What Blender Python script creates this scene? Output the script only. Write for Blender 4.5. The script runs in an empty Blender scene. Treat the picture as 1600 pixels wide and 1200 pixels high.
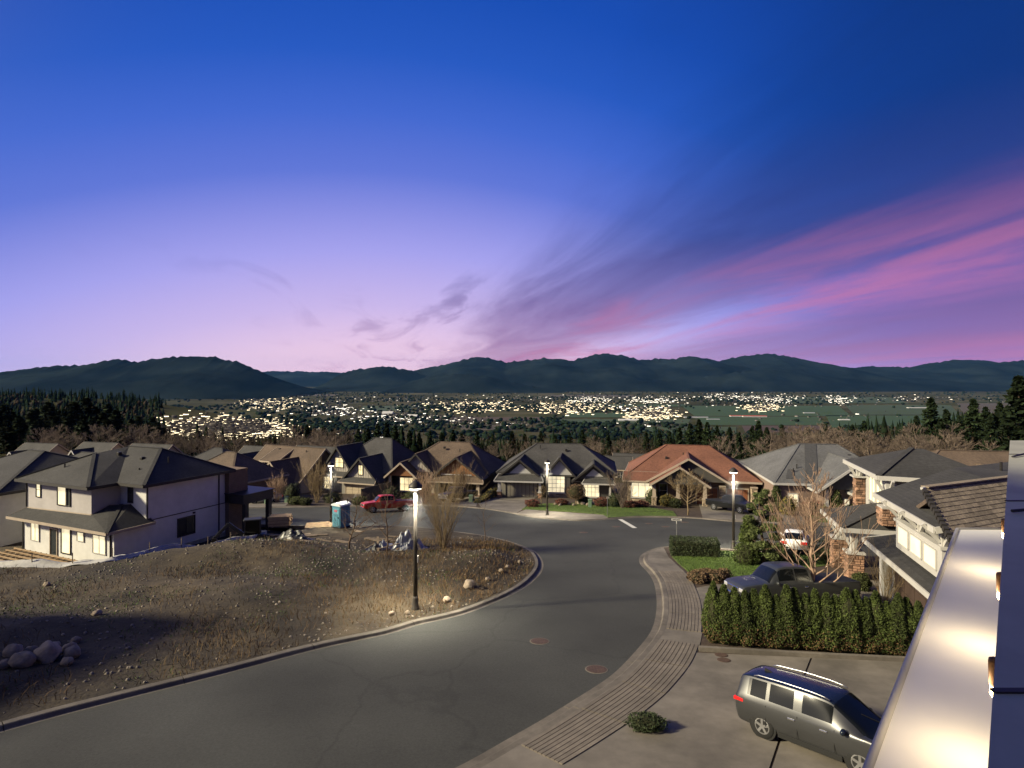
import bpy, bmesh, math, random
import numpy as np
from mathutils import Vector, Matrix, geometry, noise
R = math.radians
random.seed(7); np.random.seed(7)
sc = bpy.context.scene
COL = sc.collection

# ------------------------------------------------------------------ camera
EYE = 8.0; FPX = 900.0; HOR = 590.0; SLOPE = 0.112
cam = bpy.data.cameras.new('camera'); camo = bpy.data.objects.new('camera', cam); COL.objects.link(camo)
camo.location = (0, 0, EYE); camo.rotation_euler = (R(90), 0, 0)
cam.sensor_width = 36; cam.lens = 36 * FPX / 1600; cam.shift_y = -10 / 1600
cam.clip_start = 0.1; cam.clip_end = 60000
sc.camera = camo
sc.render.resolution_x = 1024; sc.render.resolution_y = 768

# ------------------------------------------------------------------ sky, sun, exposure
EXPO = 1.5
sc.view_settings.view_transform = 'Standard'; sc.view_settings.look = 'None'
sc.view_settings.exposure = EXPO; sc.view_settings.gamma = 1.0; sc.view_settings.use_curve_mapping = False
SUN_TO = Vector((-0.97, -0.24, 0)).normalized(); SUN_EL = R(27)
sun = bpy.data.lights.new('sun', 'SUN'); suno = bpy.data.objects.new('sun', sun); COL.objects.link(suno)
sun.energy = 2.8; sun.angle = R(5.0); sun.color = (1.0, 0.88, 0.60)
d = Vector((SUN_TO.x * math.cos(SUN_EL), SUN_TO.y * math.cos(SUN_EL), math.sin(SUN_EL)))
suno.rotation_euler = d.to_track_quat('Z', 'Y').to_euler()

def srgb(r, g, b):
    f = lambda c: (c / 255 / 12.92) if c / 255 <= 0.04045 else ((c / 255 + 0.055) / 1.055) ** 2.4
    return (f(r), f(g), f(b), 1)

world = bpy.data.worlds.new('World'); sc.world = world; world.use_nodes = True
def build_world():
    nt = world.node_tree; N = nt.nodes; L = nt.links; N.clear()
    def nd(t, **k):
        n = N.new(t)
        for a, b in k.items(): setattr(n, a, b)
        return n
    def math_(op, a, b=None, c=None, clamp=False):
        n = nd('ShaderNodeMath', operation=op, use_clamp=clamp)
        for i, v in enumerate((a, b, c)):
            if v is None: continue
            if isinstance(v, (int, float)): n.inputs[i].default_value = v
            else: L.new(v, n.inputs[i])
        return n.outputs[0]
    def ramp(fac, stops, interp='EASE'):
        n = nd('ShaderNodeValToRGB'); n.color_ramp.interpolation = interp
        els = n.color_ramp.elements
        while len(els) < len(stops): els.new(0.5)
        for e, (p, c) in zip(els, stops): e.position = p; e.color = c
        L.new(fac, n.inputs[0]); return n.outputs[0]
    def mix(fac, a, b):
        n = nd('ShaderNodeMix', data_type='RGBA')
        if isinstance(fac, (int, float)): n.inputs[0].default_value = fac
        else: L.new(fac, n.inputs[0])
        for s, v in ((n.inputs[6], a), (n.inputs[7], b)):
            if isinstance(v, tuple): s.default_value = v
            else: L.new(v, s)
        return n.outputs[2]
    out = nd('ShaderNodeOutputWorld'); bg = nd('ShaderNodeBackground')
    tc = nd('ShaderNodeTexCoord'); sep = nd('ShaderNodeSeparateXYZ'); L.new(tc.outputs['Generated'], sep.inputs[0])
    x, y, z = sep.outputs
    el = math_('ARCTAN2', z, math_('SQRT', math_('ADD', math_('MULTIPLY', x, x), math_('MULTIPLY', y, y))))   # radians
    e1 = math_('DIVIDE', math_('MAXIMUM', el, 0.0), 1.2, clamp=True)      # 0 = horizon, 1 = 69 deg
    az = math_('ARCTAN2', x, y)
    az2 = math_('ADD', az, 0.2); sh = math_('MINIMUM', math_('MULTIPLY', math_('MULTIPLY', az2, az2), 0.35), 0.28)   # the afterglow sits left of centre
    eb = math_('ADD', e1, sh, clamp=True)
    base = ramp(eb, [(0.0, srgb(246, 206, 226)), (0.045, srgb(240, 206, 232)), (0.10, srgb(206, 186, 236)), (0.175, srgb(168, 164, 238)), (0.28, srgb(98, 120, 216)),
                     (0.35, srgb(68, 105, 208)), (0.42, srgb(40, 90, 194)), (0.50, srgb(26, 78, 180)), (0.65, srgb(18, 64, 158)), (1.0, srgb(12, 50, 132))], 'LINEAR')
    # darker towards the right, away from the glow
    side = nd('ShaderNodeMapRange', interpolation_type='SMOOTHSTEP'); L.new(az, side.inputs[0])
    side.inputs[1].default_value = 0.2; side.inputs[2].default_value = 0.85
    side = side.outputs[0]
    basedark = ramp(e1, [(0.0, srgb(206, 130, 172)), (0.05, srgb(160, 116, 178)), (0.12, srgb(116, 96, 164)), (0.20, srgb(52, 68, 140)),
                         (0.33, srgb(12, 55, 128)), (0.6, srgb(8, 44, 112)), (1.0, srgb(8, 40, 104))], 'LINEAR')
    sky = mix(math_('MULTIPLY', side, 0.85), base, basedark)
    # cloud sheet: planar projection, streaks running towards the horizon left of centre
    zc = math_('ADD', math_('MAXIMUM', z, 0.0), 0.07)
    u = math_('DIVIDE', x, zc); v = math_('DIVIDE', y, zc)
    a = R(-14)
    along = math_('ADD', math_('MULTIPLY', u, math.sin(a)), math_('MULTIPLY', v, math.cos(a)))
    across = math_('SUBTRACT', math_('MULTIPLY', u, math.cos(a)), math_('MULTIPLY', v, math.sin(a)))
    def cloudnoise(sa, sc_, seed, detail=6, dist=0.6, rough=0.55):
        cx = nd('ShaderNodeCombineXYZ')
        L.new(math_('MULTIPLY', along, sa), cx.inputs[0]); L.new(math_('MULTIPLY', across, sc_), cx.inputs[1]); cx.inputs[2].default_value = seed
        n = nd('ShaderNodeTexNoise'); L.new(cx.outputs[0], n.inputs['Vector'])
        n.inputs['Scale'].default_value = 1.0; n.inputs['Detail'].default_value = detail
        n.inputs['Roughness'].default_value = rough; n.inputs['Distortion'].default_value = dist
        return n.outputs[0]
    n1 = cloudnoise(0.16, 0.62, 3.4, 6, 0.5)
    n2 = cloudnoise(0.45, 1.6, 9.1, 7, 1.1, 0.6)
    # cloud sheet: a dark veil, a lit pink band below it, then violet cloud lower down, all bending with the noise
    n3 = cloudnoise(0.26, 0.9, 21.7, 7, 1.3, 0.6)
    def sst(v, a0, a1):
        q = nd('ShaderNodeMapRange', interpolation_type='SMOOTHSTEP'); L.new(v, q.inputs[0]); q.inputs[1].default_value = a0; q.inputs[2].default_value = a1; return q.outputs[0]
    def inv(v): return math_('SUBTRACT', 1.0, v)
    wob = math_('ADD', math_('MULTIPLY', math_('SUBTRACT', n1, 0.5), 1.5), math_('MULTIPLY', math_('SUBTRACT', n2, 0.5), 1.1))
    ac = math_('ADD', across, math_('MULTIPLY', wob, 0.9))
    veil = math_('MULTIPLY', sst(ac, 0.7, 1.8), inv(sst(ac, 2.5, 3.4)))
    low = math_('MULTIPLY', sst(ac, 3.6, 4.8), inv(sst(ac, 6.0, 9.0)))
    wisp = math_('MULTIPLY', math_('MULTIPLY', sst(n2, 0.50, 0.72), math_('MULTIPLY', sst(across, -2.0, 0.9), 0.6)), inv(sst(e1, 0.13, 0.20)))
    grain = math_('ADD', math_('MULTIPLY', n3, 0.9), 0.38, clamp=True)
    cov = math_('MULTIPLY', math_('MAXIMUM', math_('MAXIMUM', math_('MULTIPLY', veil, 0.88), math_('MULTIPLY', low, 0.72)), wisp), grain, clamp=True)
    ccol = ramp(e1, [(0.0, srgb(186, 118, 160)), (0.06, srgb(142, 104, 158)), (0.12, srgb(104, 88, 150)), (0.19, srgb(52, 66, 136)),
                     (0.32, srgb(18, 54, 128)), (0.6, srgb(10, 42, 108)), (1.0, srgb(8, 38, 98))], 'LINEAR')
    sky = mix(cov, sky, ccol)
    pink = math_('MULTIPLY', sst(ac, 1.9, 2.9), inv(sst(ac, 3.3, 4.9)))
    pink = math_('MAXIMUM', pink, math_('MULTIPLY', sst(ac, 5.4, 8.0), 0.6))
    pink = math_('MULTIPLY', pink, math_('MULTIPLY', sst(n3, 0.28, 0.66), ramp(e1, [(0.0, (0.75, 0.75, 0.75, 1)), (0.08, (0.9, 0.9, 0.9, 1)), (0.17, (0.5, 0.5, 0.5, 1)), (0.26, (0, 0, 0, 1))], 'LINEAR')))
    sky = mix(math_('MULTIPLY', pink, 0.82), sky, srgb(212, 122, 162))
    # warm glow added around the sun, out of view, to offset blue ambient
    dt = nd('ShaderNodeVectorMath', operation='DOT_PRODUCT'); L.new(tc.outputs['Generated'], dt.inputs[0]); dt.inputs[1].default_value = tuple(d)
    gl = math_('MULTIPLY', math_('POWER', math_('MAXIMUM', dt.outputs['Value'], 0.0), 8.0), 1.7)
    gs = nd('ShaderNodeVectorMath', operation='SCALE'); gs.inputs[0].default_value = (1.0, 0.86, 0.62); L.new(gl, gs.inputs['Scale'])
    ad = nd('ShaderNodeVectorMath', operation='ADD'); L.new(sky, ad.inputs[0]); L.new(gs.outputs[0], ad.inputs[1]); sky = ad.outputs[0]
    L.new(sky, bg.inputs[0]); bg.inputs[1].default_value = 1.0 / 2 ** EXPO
    L.new(bg.outputs[0], out.inputs[0])
build_world()
sc.cycles.max_bounces = 4; sc.cycles.diffuse_bounces = 2; sc.cycles.glossy_bounces = 2; sc.cycles.transmission_bounces = 4
sc.cycles.volume_bounces = 0; sc.cycles.transparent_max_bounces = 8
sc.cycles.sample_clamp_indirect = 4.0; sc.cycles.use_denoising = True

# ------------------------------------------------------------------ helpers
def plane_z(y): return -SLOPE * y
def gp(px, py):                      # pixel on the street plane -> world x, y
    Y = 900 * EYE / (py - HOR - 900 * SLOPE); return ((px - 800) / FPX * Y, Y)
def gp3(px, py, dz=0.0):
    x, y = gp(px, py); return (x, y, plane_z(y) + dz)
def at(px, py, Y): return Vector(((px - 800) / FPX * Y, Y, EYE - (py - HOR) / FPX * Y))

class MB:
    def __init__(s): s.v = []; s.f = []
    def add(s, vs, fs):
        n = len(s.v); s.v += [tuple(v) for v in vs]; s.f += [tuple(i + n for i in f) for f in fs]; return s
    def box(s, x0, x1, y0, y1, z0, z1):
        return s.add([(x0,y0,z0),(x1,y0,z0),(x1,y1,z0),(x0,y1,z0),(x0,y0,z1),(x1,y0,z1),(x1,y1,z1),(x0,y1,z1)],
                     [(3,2,1,0),(4,5,6,7),(0,1,5,4),(1,2,6,5),(2,3,7,6),(3,0,4,7)])
    def bbox(s, x0, x1, y0, y1, z0, z1, b=0.02):      # box with chamfered vertical and top edges
        o = [(x0+b,y0),(x1-b,y0),(x1,y0+b),(x1,y1-b),(x1-b,y1),(x0+b,y1),(x0,y1-b),(x0,y0+b)]
        cx, cy = (x0+x1)/2, (y0+y1)/2
        i = [(cx+(p[0]-cx)*(1-2*b/max(x1-x0,1e-3)), cy+(p[1]-cy)*(1-2*b/max(y1-y0,1e-3))) for p in o]
        vs = [(p[0],p[1],z0) for p in o] + [(p[0],p[1],z1-b) for p in o] + [(p[0],p[1],z1) for p in i]
        fs = [tuple(range(7,-1,-1)), tuple(range(16,24))]
        for k in range(8):
            n = (k+1) % 8
            fs += [(k,n,8+n,8+k),(8+k,8+n,16+n,16+k)]
        return s.add(vs, fs)
    def prism(s, poly, vec):
        n = len(poly); vec = Vector(vec); P = [Vector(p) for p in poly]
        vs = P + [p + vec for p in P]
        fs = [tuple(range(n)), tuple(range(2*n-1, n-1, -1))] + [(i, i+n, (i+1) % n + n, (i+1) % n) for i in range(n)]
        return s.add(vs, fs)
    def bar(s, a, b, w, h, up=(0,0,1)):
        a = Vector(a); b = Vector(b); t = (b-a).normalized(); up = Vector(up)
        if abs(t.dot(up)) > 0.99: up = Vector((0,1,0))
        r = t.cross(up).normalized(); q = r.cross(t).normalized()
        vs = []
        for p in (a, b):
            for i, j in ((-1,-1),(1,-1),(1,1),(-1,1)): vs.append(p + r*(i*w/2) + q*(j*h/2))
        return s.add(vs, [(3,2,1,0),(4,5,6,7),(0,1,5,4),(1,2,6,5),(2,3,7,6),(3,0,4,7)])
    def tube(s, pts, rads, n=6, cap=True):
        P = [Vector(p) for p in pts]; vs = []; fs = []
        if isinstance(rads, (int, float)): rads = [rads]*len(P)
        for i, p in enumerate(P):
            t = (P[min(i+1,len(P)-1)] - P[max(i-1,0)]).normalized()
            r = t.cross(Vector((0,0,1)) if abs(t.z) < 0.95 else Vector((0,1,0))).normalized(); q = r.cross(t)
            for k in range(n):
                an = 2*math.pi*k/n; vs.append(p + (r*math.cos(an) + q*math.sin(an))*rads[i])
        for i in range(len(P)-1):
            for k in range(n):
                k2 = (k+1) % n; fs.append((i*n+k, i*n+k2, (i+1)*n+k2, (i+1)*n+k))
        if cap: fs += [tuple(range(n-1,-1,-1)), tuple((len(P)-1)*n+k for k in range(n))]
        return s.add(vs, fs)
    def lathe(s, prof, n=12, c=(0,0,0), axis='z'):
        vs = []; fs = []
        for r, z in prof:
            for k in range(n):
                an = 2*math.pi*k/n; p = (r*math.cos(an), r*math.sin(an), z)
                if axis == 'y': p = (p[0], p[2], p[1])
                if axis == 'x': p = (p[2], p[0], p[1])
                vs.append((c[0]+p[0], c[1]+p[1], c[2]+p[2]))
        m = len(prof)
        for i in range(m-1):
            for k in range(n): k2 = (k+1) % n; fs.append((i*n+k, i*n+k2, (i+1)*n+k2, (i+1)*n+k))
        fs += [tuple(range(n-1,-1,-1)), tuple((m-1)*n+k for k in range(n))]
        return s.add(vs, fs)
    def ell(s, c, r, n=10, m=7, amp=0.0, seed=0, zmin=-1.0):
        vs = []; fs = []
        for i in range(m+1):
            ph = -math.pi/2 + math.pi*i/m
            for k in range(n):
                an = 2*math.pi*k/n
                dv = Vector((math.cos(ph)*math.cos(an), math.cos(ph)*math.sin(an), max(math.sin(ph), zmin)))
                f = 1 + amp*noise.noise(dv*1.7 + Vector((seed*3.1, seed*1.7, seed)))
                vs.append((c[0]+dv.x*r[0]*f, c[1]+dv.y*r[1]*f, c[2]+dv.z*r[2]*f))
        for i in range(m):
            for k in range(n): k2 = (k+1) % n; fs.append((i*n+k, i*n+k2, (i+1)*n+k2, (i+1)*n+k))
        return s.add(vs, fs)
    def build(s, name, mat, parent=None, smooth=False):
        me = bpy.data.meshes.new(name); me.from_pydata(s.v, [], s.f); me.validate()
        bm = bmesh.new(); bm.from_mesh(me); bmesh.ops.recalc_face_normals(bm, faces=bm.faces); bm.to_mesh(me); bm.free()
        return link(name, me, mat, parent, smooth)
def link(name, me, mat, parent=None, smooth=False):
    o = bpy.data.objects.new(name, me); COL.objects.link(o)
    if mat is not None and not me.materials: me.materials.append(mat)
    if parent is not None: o.parent = parent
    if smooth: me.shade_smooth()
    return o
def npmesh(name, verts, faces, mat, parent=None, smooth=False):
    """verts (n,3) array, faces (m,k) array of equal-sized faces"""
    me = bpy.data.meshes.new(name); m, k = faces.shape
    me.vertices.add(len(verts)); me.vertices.foreach_set('co', np.asarray(verts, dtype=np.float32).ravel())
    me.loops.add(m*k); me.loops.foreach_set('vertex_index', faces.astype(np.int32).ravel())
    me.polygons.add(m); me.polygons.foreach_set('loop_start', np.arange(0, m*k, k, dtype=np.int32))
    me.update(calc_edges=True); me.validate()
    return link(name, me, mat, parent, smooth)
def tag(o, label=None, cat=None, group=None, kind=None):
    if label: o['label'] = label
    if cat: o['category'] = cat
    if group: o['group'] = group
    if kind: o['kind'] = kind
    return o
def thing(name, label, cat, loc=(0,0,0), rz=0.0, group=None):
    o = bpy.data.objects.new(name, None); COL.objects.link(o); o.empty_display_size = 0.3
    o.location = loc; o.rotation_euler = (0, 0, rz); return tag(o, label, cat, group)
def copy_thing(src, label, loc, rz=0.0, sc_=1.0, group=None):
    c = src.copy(); COL.objects.link(c); c.location = loc; c.rotation_euler = (0, 0, rz)
    c.scale = (sc_,)*3 if isinstance(sc_, (int, float)) else sc_
    c['label'] = label
    if group: c['group'] = group
    for ch in src.children:
        d_ = ch.copy(); COL.objects.link(d_); d_.parent = c
        for g in ch.children:
            e = g.copy(); COL.objects.link(e); e.parent = d_
    return c

# ------------------------------------------------------------------ materials
def mat(name, col, rough=0.8, var=0.25, scale=3.0, bump=0.0, bscale=None, metal=0.0, island=0.0, col2=None, spec=0.4, detail=6, coat=0.0, bands=None, objrand=0.0, stretch=None, wear=None, cracks=None):
    m = bpy.data.materials.new(name); m.use_nodes = True; nt = m.node_tree; N = nt.nodes; L = nt.links
    b = N['Principled BSDF']; b.inputs['Roughness'].default_value = rough; b.inputs['Metallic'].default_value = metal
    b.inputs['Specular IOR Level'].default_value = spec; b.inputs['Coat Weight'].default_value = coat
    tc = N.new('ShaderNodeTexCoord'); vec = tc.outputs['Object']
    if stretch:
        mp = N.new('ShaderNodeMapping'); mp.inputs['Scale'].default_value = stretch; L.new(vec, mp.inputs[0]); vec = mp.outputs[0]
    n = N.new('ShaderNodeTexNoise'); n.inputs['Scale'].default_value = scale; n.inputs['Detail'].default_value = detail; n.inputs['Roughness'].default_value = 0.65
    L.new(vec, n.inputs['Vector'])
    r = N.new('ShaderNodeValToRGB'); c1 = [c*(1-var) for c in col[:3]]; c2 = [min(c*(1+var), 1) for c in (col2 or col)[:3]]
    r.color_ramp.elements[0].position = 0.3; r.color_ramp.elements[0].color = (*c1, 1)
    r.color_ramp.elements[1].position = 0.7; r.color_ramp.elements[1].color = (*c2, 1)
    L.new(n.outputs[0], r.inputs[0]); cur = r.outputs[0]
    def mul(cur, fac_socket, lo, hi):
        mr = N.new('ShaderNodeMapRange'); mr.inputs[3].default_value = lo; mr.inputs[4].default_value = hi; L.new(fac_socket, mr.inputs[0])
        mx = N.new('ShaderNodeVectorMath'); mx.operation = 'SCALE'; L.new(cur, mx.inputs[0]); L.new(mr.outputs[0], mx.inputs['Scale']); return mx.outputs[0]
    if wear:                                            # larger stains: (scale, low, high)
        w = N.new('ShaderNodeTexNoise'); w.inputs['Scale'].default_value = wear[0]; w.inputs['Detail'].default_value = 4; L.new(vec, w.inputs['Vector'])
        mr0 = N.new('ShaderNodeMapRange'); mr0.inputs[1].default_value = 0.32; mr0.inputs[2].default_value = 0.68; L.new(w.outputs[0], mr0.inputs[0])
        cur = mul(cur, mr0.outputs[0], wear[1], wear[2])
    if island:
        g = N.new('ShaderNodeNewGeometry'); cur = mul(cur, g.outputs['Random Per Island'], 1-island, 1+island)
    if objrand:
        oi = N.new('ShaderNodeObjectInfo'); cur = mul(cur, oi.outputs['Random'], 1-objrand, 1+objrand)
    hgt = None
    if bands:                                           # horizontal courses: (period in z, depth)
        sx = N.new('ShaderNodeSeparateXYZ'); L.new(tc.outputs['Object'], sx.inputs[0])
        dv = N.new('ShaderNodeMath'); dv.operation = 'DIVIDE'; dv.inputs[1].default_value = bands[0]; L.new(sx.outputs[2], dv.inputs[0])
        fr = N.new('ShaderNodeMath'); fr.operation = 'FRACT'; L.new(dv.outputs[0], fr.inputs[0]); hgt = fr.outputs[0]
        cur = mul(cur, fr.outputs[0], 1-bands[1], 1+bands[1])
    if cracks:                                          # thin dark cracks with a shape of their own
        wn = N.new('ShaderNodeTexNoise'); wn.inputs['Scale'].default_value = 0.8; wn.inputs['Detail'].default_value = 4; L.new(vec, wn.inputs['Vector'])
        av = N.new('ShaderNodeMixRGB'); av.blend_type = 'ADD'; av.inputs[0].default_value = 1.2; L.new(vec, av.inputs[1]); L.new(wn.outputs[1], av.inputs[2])
        vo = N.new('ShaderNodeTexVoronoi'); vo.feature = 'DISTANCE_TO_EDGE'; vo.inputs['Scale'].default_value = cracks; L.new(av.outputs[0], vo.inputs['Vector'])
        cr = N.new('ShaderNodeMapRange'); cr.inputs[1].default_value = 0.0; cr.inputs[2].default_value = 0.012; L.new(vo.outputs[0], cr.inputs[0])
        cur = mul(cur, cr.outputs[0], 0.80, 1.0)
    L.new(cur, b.inputs['Base Color'])
    if bump:
        bn = N.new('ShaderNodeTexNoise'); bn.inputs['Scale'].default_value = bscale or scale*4; bn.inputs['Detail'].default_value = 5
        L.new(vec, bn.inputs['Vector']); bp = N.new('ShaderNodeBump'); bp.inputs['Strength'].default_value = bump; bp.inputs['Distance'].default_value = 0.05
        L.new(bn.outputs[0], bp.inputs['Height']); L.new(bp.outputs[0], b.inputs['Normal'])
    return m
def emat(name, col, s, var=0.0, scale=1.0):
    m = bpy.data.materials.new(name); m.use_nodes = True; nt = m.node_tree; N = nt.nodes; L = nt.links
    b = N['Principled BSDF']; b.inputs['Base Color'].default_value = (*[c*0.6 for c in col], 1); b.inputs['Emission Color'].default_value = (*col, 1)
    b.inputs['Roughness'].default_value = 0.25; b.inputs['Emission Strength'].default_value = s
    if var:
        tc = N.new('ShaderNodeTexCoord'); n = N.new('ShaderNodeTexNoise'); n.inputs['Scale'].default_value = scale; n.inputs['Detail'].default_value = 3
        L.new(tc.outputs['Object'], n.inputs['Vector'])
        mr = N.new('ShaderNodeMapRange'); mr.inputs[1].default_value = 0.3; mr.inputs[2].default_value = 0.7; mr.inputs[3].default_value = s*(1-var); mr.inputs[4].default_value = s*(1+var)
        L.new(n.outputs[0], mr.inputs[0]); L.new(mr.outputs[0], b.inputs['Emission Strength'])
    return m
def glass(name, col=(0.02,0.025,0.03), rough=0.06):
    m = bpy.data.materials.new(name); m.use_nodes = True; b = m.node_tree.nodes['Principled BSDF']
    b.inputs['Base Color'].default_value = (*col, 1); b.inputs['Roughness'].default_value = rough; b.inputs['Specular IOR Level'].default_value = 0.7
    return m
MT = {}
MT['asphalt'] = mat('asphalt', (0.043,0.044,0.040), 0.88, 0.22, 14.0, 0.25, 60, wear=(0.16, 0.66, 1.28), cracks=0.12)
MT['concrete'] = mat('concrete', (0.155,0.137,0.115), 0.85, 0.15, 2.2, 0.15, 40, wear=(0.5, 0.68, 1.2))
MT['plank'] = mat('stamped_concrete', (0.150,0.128,0.104), 0.85, 0.18, 3.0, 0.2, 30, wear=(0.8, 0.8, 1.15), objrand=0.10)
MT['kerb'] = mat('kerb_concrete', (0.135,0.118,0.098), 0.85, 0.2, 3.0, 0.2, 30, wear=(0.6, 0.7, 1.2))
MT['dirt'] = mat('dirt', (0.040,0.027,0.017), 0.95, 0.5, 0.9, 0.9, 7, col2=(0.050,0.038,0.022), wear=(0.22, 0.45, 1.45))
MT['soil'] = mat('garden_soil', (0.050,0.034,0.024), 0.95, 0.4, 1.6, 0.6, 12)
MT['lawn'] = mat('lawn', (0.060,0.105,0.016), 0.9, 0.35, 2.2, 0.6, 30, col2=(0.085,0.115,0.022), wear=(0.35, 0.75, 1.2))
MT['grass'] = mat('grass_blade', (0.07,0.12,0.02), 0.8, 0.3, 2.0, island=0.35)
MT['dry'] = mat('dry_grass', (0.150,0.080,0.032), 0.9, 0.4, 0.25, island=0.5, col2=(0.10,0.066,0.030))
MT['weed'] = mat('green_weed', (0.050,0.088,0.016), 0.9, 0.3, 0.6, island=0.45)
MT['stone'] = mat('boulder', (0.25,0.20,0.15), 0.9, 0.35, 3.0, 0.5, 14, objrand=0.25)
MT['pebble'] = mat('gravel', (0.17,0.145,0.12), 0.9, 0.3, 2.0, island=0.5)
MT['white_wall'] = mat('white_stucco', (0.60,0.59,0.56), 0.9, 0.05, 2.0, 0.08, 60, wear=(0.5, 0.9, 1.03))
MT['grey_wall'] = mat('greige_stucco', (0.38,0.355,0.345), 0.9, 0.06, 2.0, 0.08, 60, wear=(0.6, 0.88, 1.05))
MT['foundation'] = mat('foundation', (0.30,0.27,0.22), 0.9, 0.2, 2.0, 0.2)
MT['roof_black'] = mat('black_shingle', (0.035,0.034,0.034), 0.9, 0.28, 5.0, 0.5, 25, bands=(0.07, 0.16), wear=(0.4, 0.8, 1.2))
MT['roof_dark'] = mat('charcoal_shingle', (0.050,0.048,0.047), 0.9, 0.28, 4.0, 0.5, 22, bands=(0.09, 0.16), wear=(0.4, 0.8, 1.2))
MT['roof_brown'] = mat('brown_shingle', (0.098,0.070,0.050), 0.9, 0.28, 4.0, 0.5, 22, bands=(0.09, 0.16), wear=(0.4, 0.8, 1.2))
MT['roof_red'] = mat('red_brown_shingle', (0.160,0.068,0.043), 0.9, 0.28, 4.0, 0.5, 22, bands=(0.09, 0.16), wear=(0.4, 0.8, 1.15))
MT['roof_grey'] = mat('grey_shingle', (0.095,0.095,0.098), 0.9, 0.25, 4.0, 0.5, 22, bands=(0.09, 0.14), wear=(0.4, 0.85, 1.15))
MT['roof_strip'] = mat('dark_grey_shingle', (0.055,0.055,0.058), 0.9, 0.25, 4.0, 0.5, 22, bands=(0.09, 0.14))
MT['shingle'] = mat('tan_shingle', (0.185,0.150,0.110), 0.92, 0.3, 6.0, 0.5, 40, objrand=0.28)
MT['underlay'] = mat('roof_underlay', (0.06,0.05,0.04), 0.95, 0.2)
MT['cream'] = mat('cream_siding', (0.38,0.32,0.25), 0.85, 0.08, 2.0, 0.05)
MT['siding_brown'] = mat('brown_siding', (0.165,0.115,0.075), 0.85, 0.15, 2.0, 0.1, bands=(0.16, 0.12))
MT['siding_grey'] = mat('grey_siding', (0.19,0.175,0.155), 0.85, 0.12, 2.0, 0.1, bands=(0.16, 0.12))
MT['siding_dark'] = mat('dark_siding', (0.060,0.055,0.050), 0.85, 0.15, 2.0, 0.1, bands=(0.16, 0.12))
MT['batten_wall'] = mat('board_and_batten', (0.34,0.31,0.27), 0.85, 0.1, 2.0)
MT['shake_wood'] = mat('stained_wood', (0.22,0.095,0.035), 0.7, 0.3, 3.0, 0.1, stretch=(1, 1, 6))
MT['white_trim'] = mat('white_trim', (0.42,0.405,0.385), 0.6, 0.05, 2.0, wear=(0.8, 0.9, 1.02))
MT['tan_trim'] = mat('tan_trim', (0.33,0.27,0.21), 0.7, 0.1, 2.0)
MT['dark_trim'] = mat('dark_trim', (0.03,0.027,0.025), 0.6, 0.15, 2.0)
MT['gable_white'] = mat('white_shingle_siding', (0.42,0.41,0.40), 0.85, 0.08, 2.0, 0.1, bands=(0.14, 0.07))
MT['garage_tan'] = mat('taupe_door', (0.20,0.18,0.15), 0.6, 0.08, 2.0)
MT['garage_cream'] = mat('cream_door', (0.38,0.31,0.22), 0.6, 0.08, 2.0)
MT['garage_wood'] = mat('wood_door', (0.19,0.068,0.028), 0.55, 0.25, 3.0, stretch=(8, 8, 1))
MT['brick'] = mat('brown_brick', (0.190,0.135,0.110), 0.9, 0.3, 7.0, 0.3, 20, bands=(0.08, 0.15))
MT['stonework'] = mat('ledge_stone', (0.25,0.145,0.095), 0.9, 0.35, 5.0, 0.4, 20, island=0.62)
MT['stonewall'] = mat('fieldstone', (0.30,0.235,0.165), 0.9, 0.25, 5.0, 0.3, 20, island=0.55)
MT['mortar'] = mat('mortar', (0.13,0.105,0.085), 0.95, 0.2)
MT['dark_glass'] = glass('dark_window_glass')
MT['lit'] = emat('lit_window', (1.0,0.80,0.44), 0.40, 0.4, 0.9)
MT['lit_white'] = emat('lit_curtain_and_panel', (1.0,0.86,0.56), 0.30, 0.2, 1.2)
MT['metal_dark'] = mat('dark_painted_metal', (0.018,0.016,0.014), 0.45, 0.2, 4.0)
MT['post'] = mat('bronze_post', (0.040,0.034,0.028), 0.5, 0.2, 4.0, metal=0.2)
MT['rubber'] = mat('rubber', (0.012,0.012,0.012), 0.9, 0.1)
MT['rim'] = mat('alloy', (0.45,0.45,0.46), 0.35, 0.05, metal=0.9)
MT['chrome'] = mat('chrome', (0.7,0.7,0.72), 0.2, 0.03, metal=1.0)
MT['bark'] = mat('bark', (0.115,0.075,0.048), 0.9, 0.35, 6.0, 0.4, 20)
MT['bark_red'] = mat('reddish_bark', (0.27,0.18,0.125), 0.8, 0.3, 6.0, 0.3, 20)
MT['bark_tan'] = mat('tan_twigs', (0.20,0.145,0.080), 0.85, 0.3, 4.0)
MT['bark_grey'] = mat('grey_twigs', (0.130,0.098,0.075), 0.9, 0.3, 4.0, objrand=0.25)
MT['conifer'] = mat('conifer_needles', (0.015,0.024,0.010), 0.9, 0.4, 0.8, island=0.55, objrand=0.35, spec=0.1)
MT['conifer_near'] = mat('pine_needles', (0.075,0.095,0.028), 0.85, 0.4, 0.9, island=0.5)
MT['cedar'] = mat('cedar_foliage', (0.052,0.072,0.013), 0.85, 0.35, 1.3, island=0.5, objrand=0.22)
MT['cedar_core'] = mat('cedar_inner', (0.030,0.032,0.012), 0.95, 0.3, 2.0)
MT['cedar_brown'] = mat('dead_cedar', (0.12,0.070,0.032), 0.9, 0.3, 2.0, island=0.4)
MT['boxleaf'] = mat('boxwood_leaf', (0.032,0.046,0.016), 0.75, 0.35, 2.0, island=0.5)
MT['shrub'] = mat('shrub_leaf', (0.065,0.078,0.022), 0.85, 0.35, 2.0, island=0.5, objrand=0.3)
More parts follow.
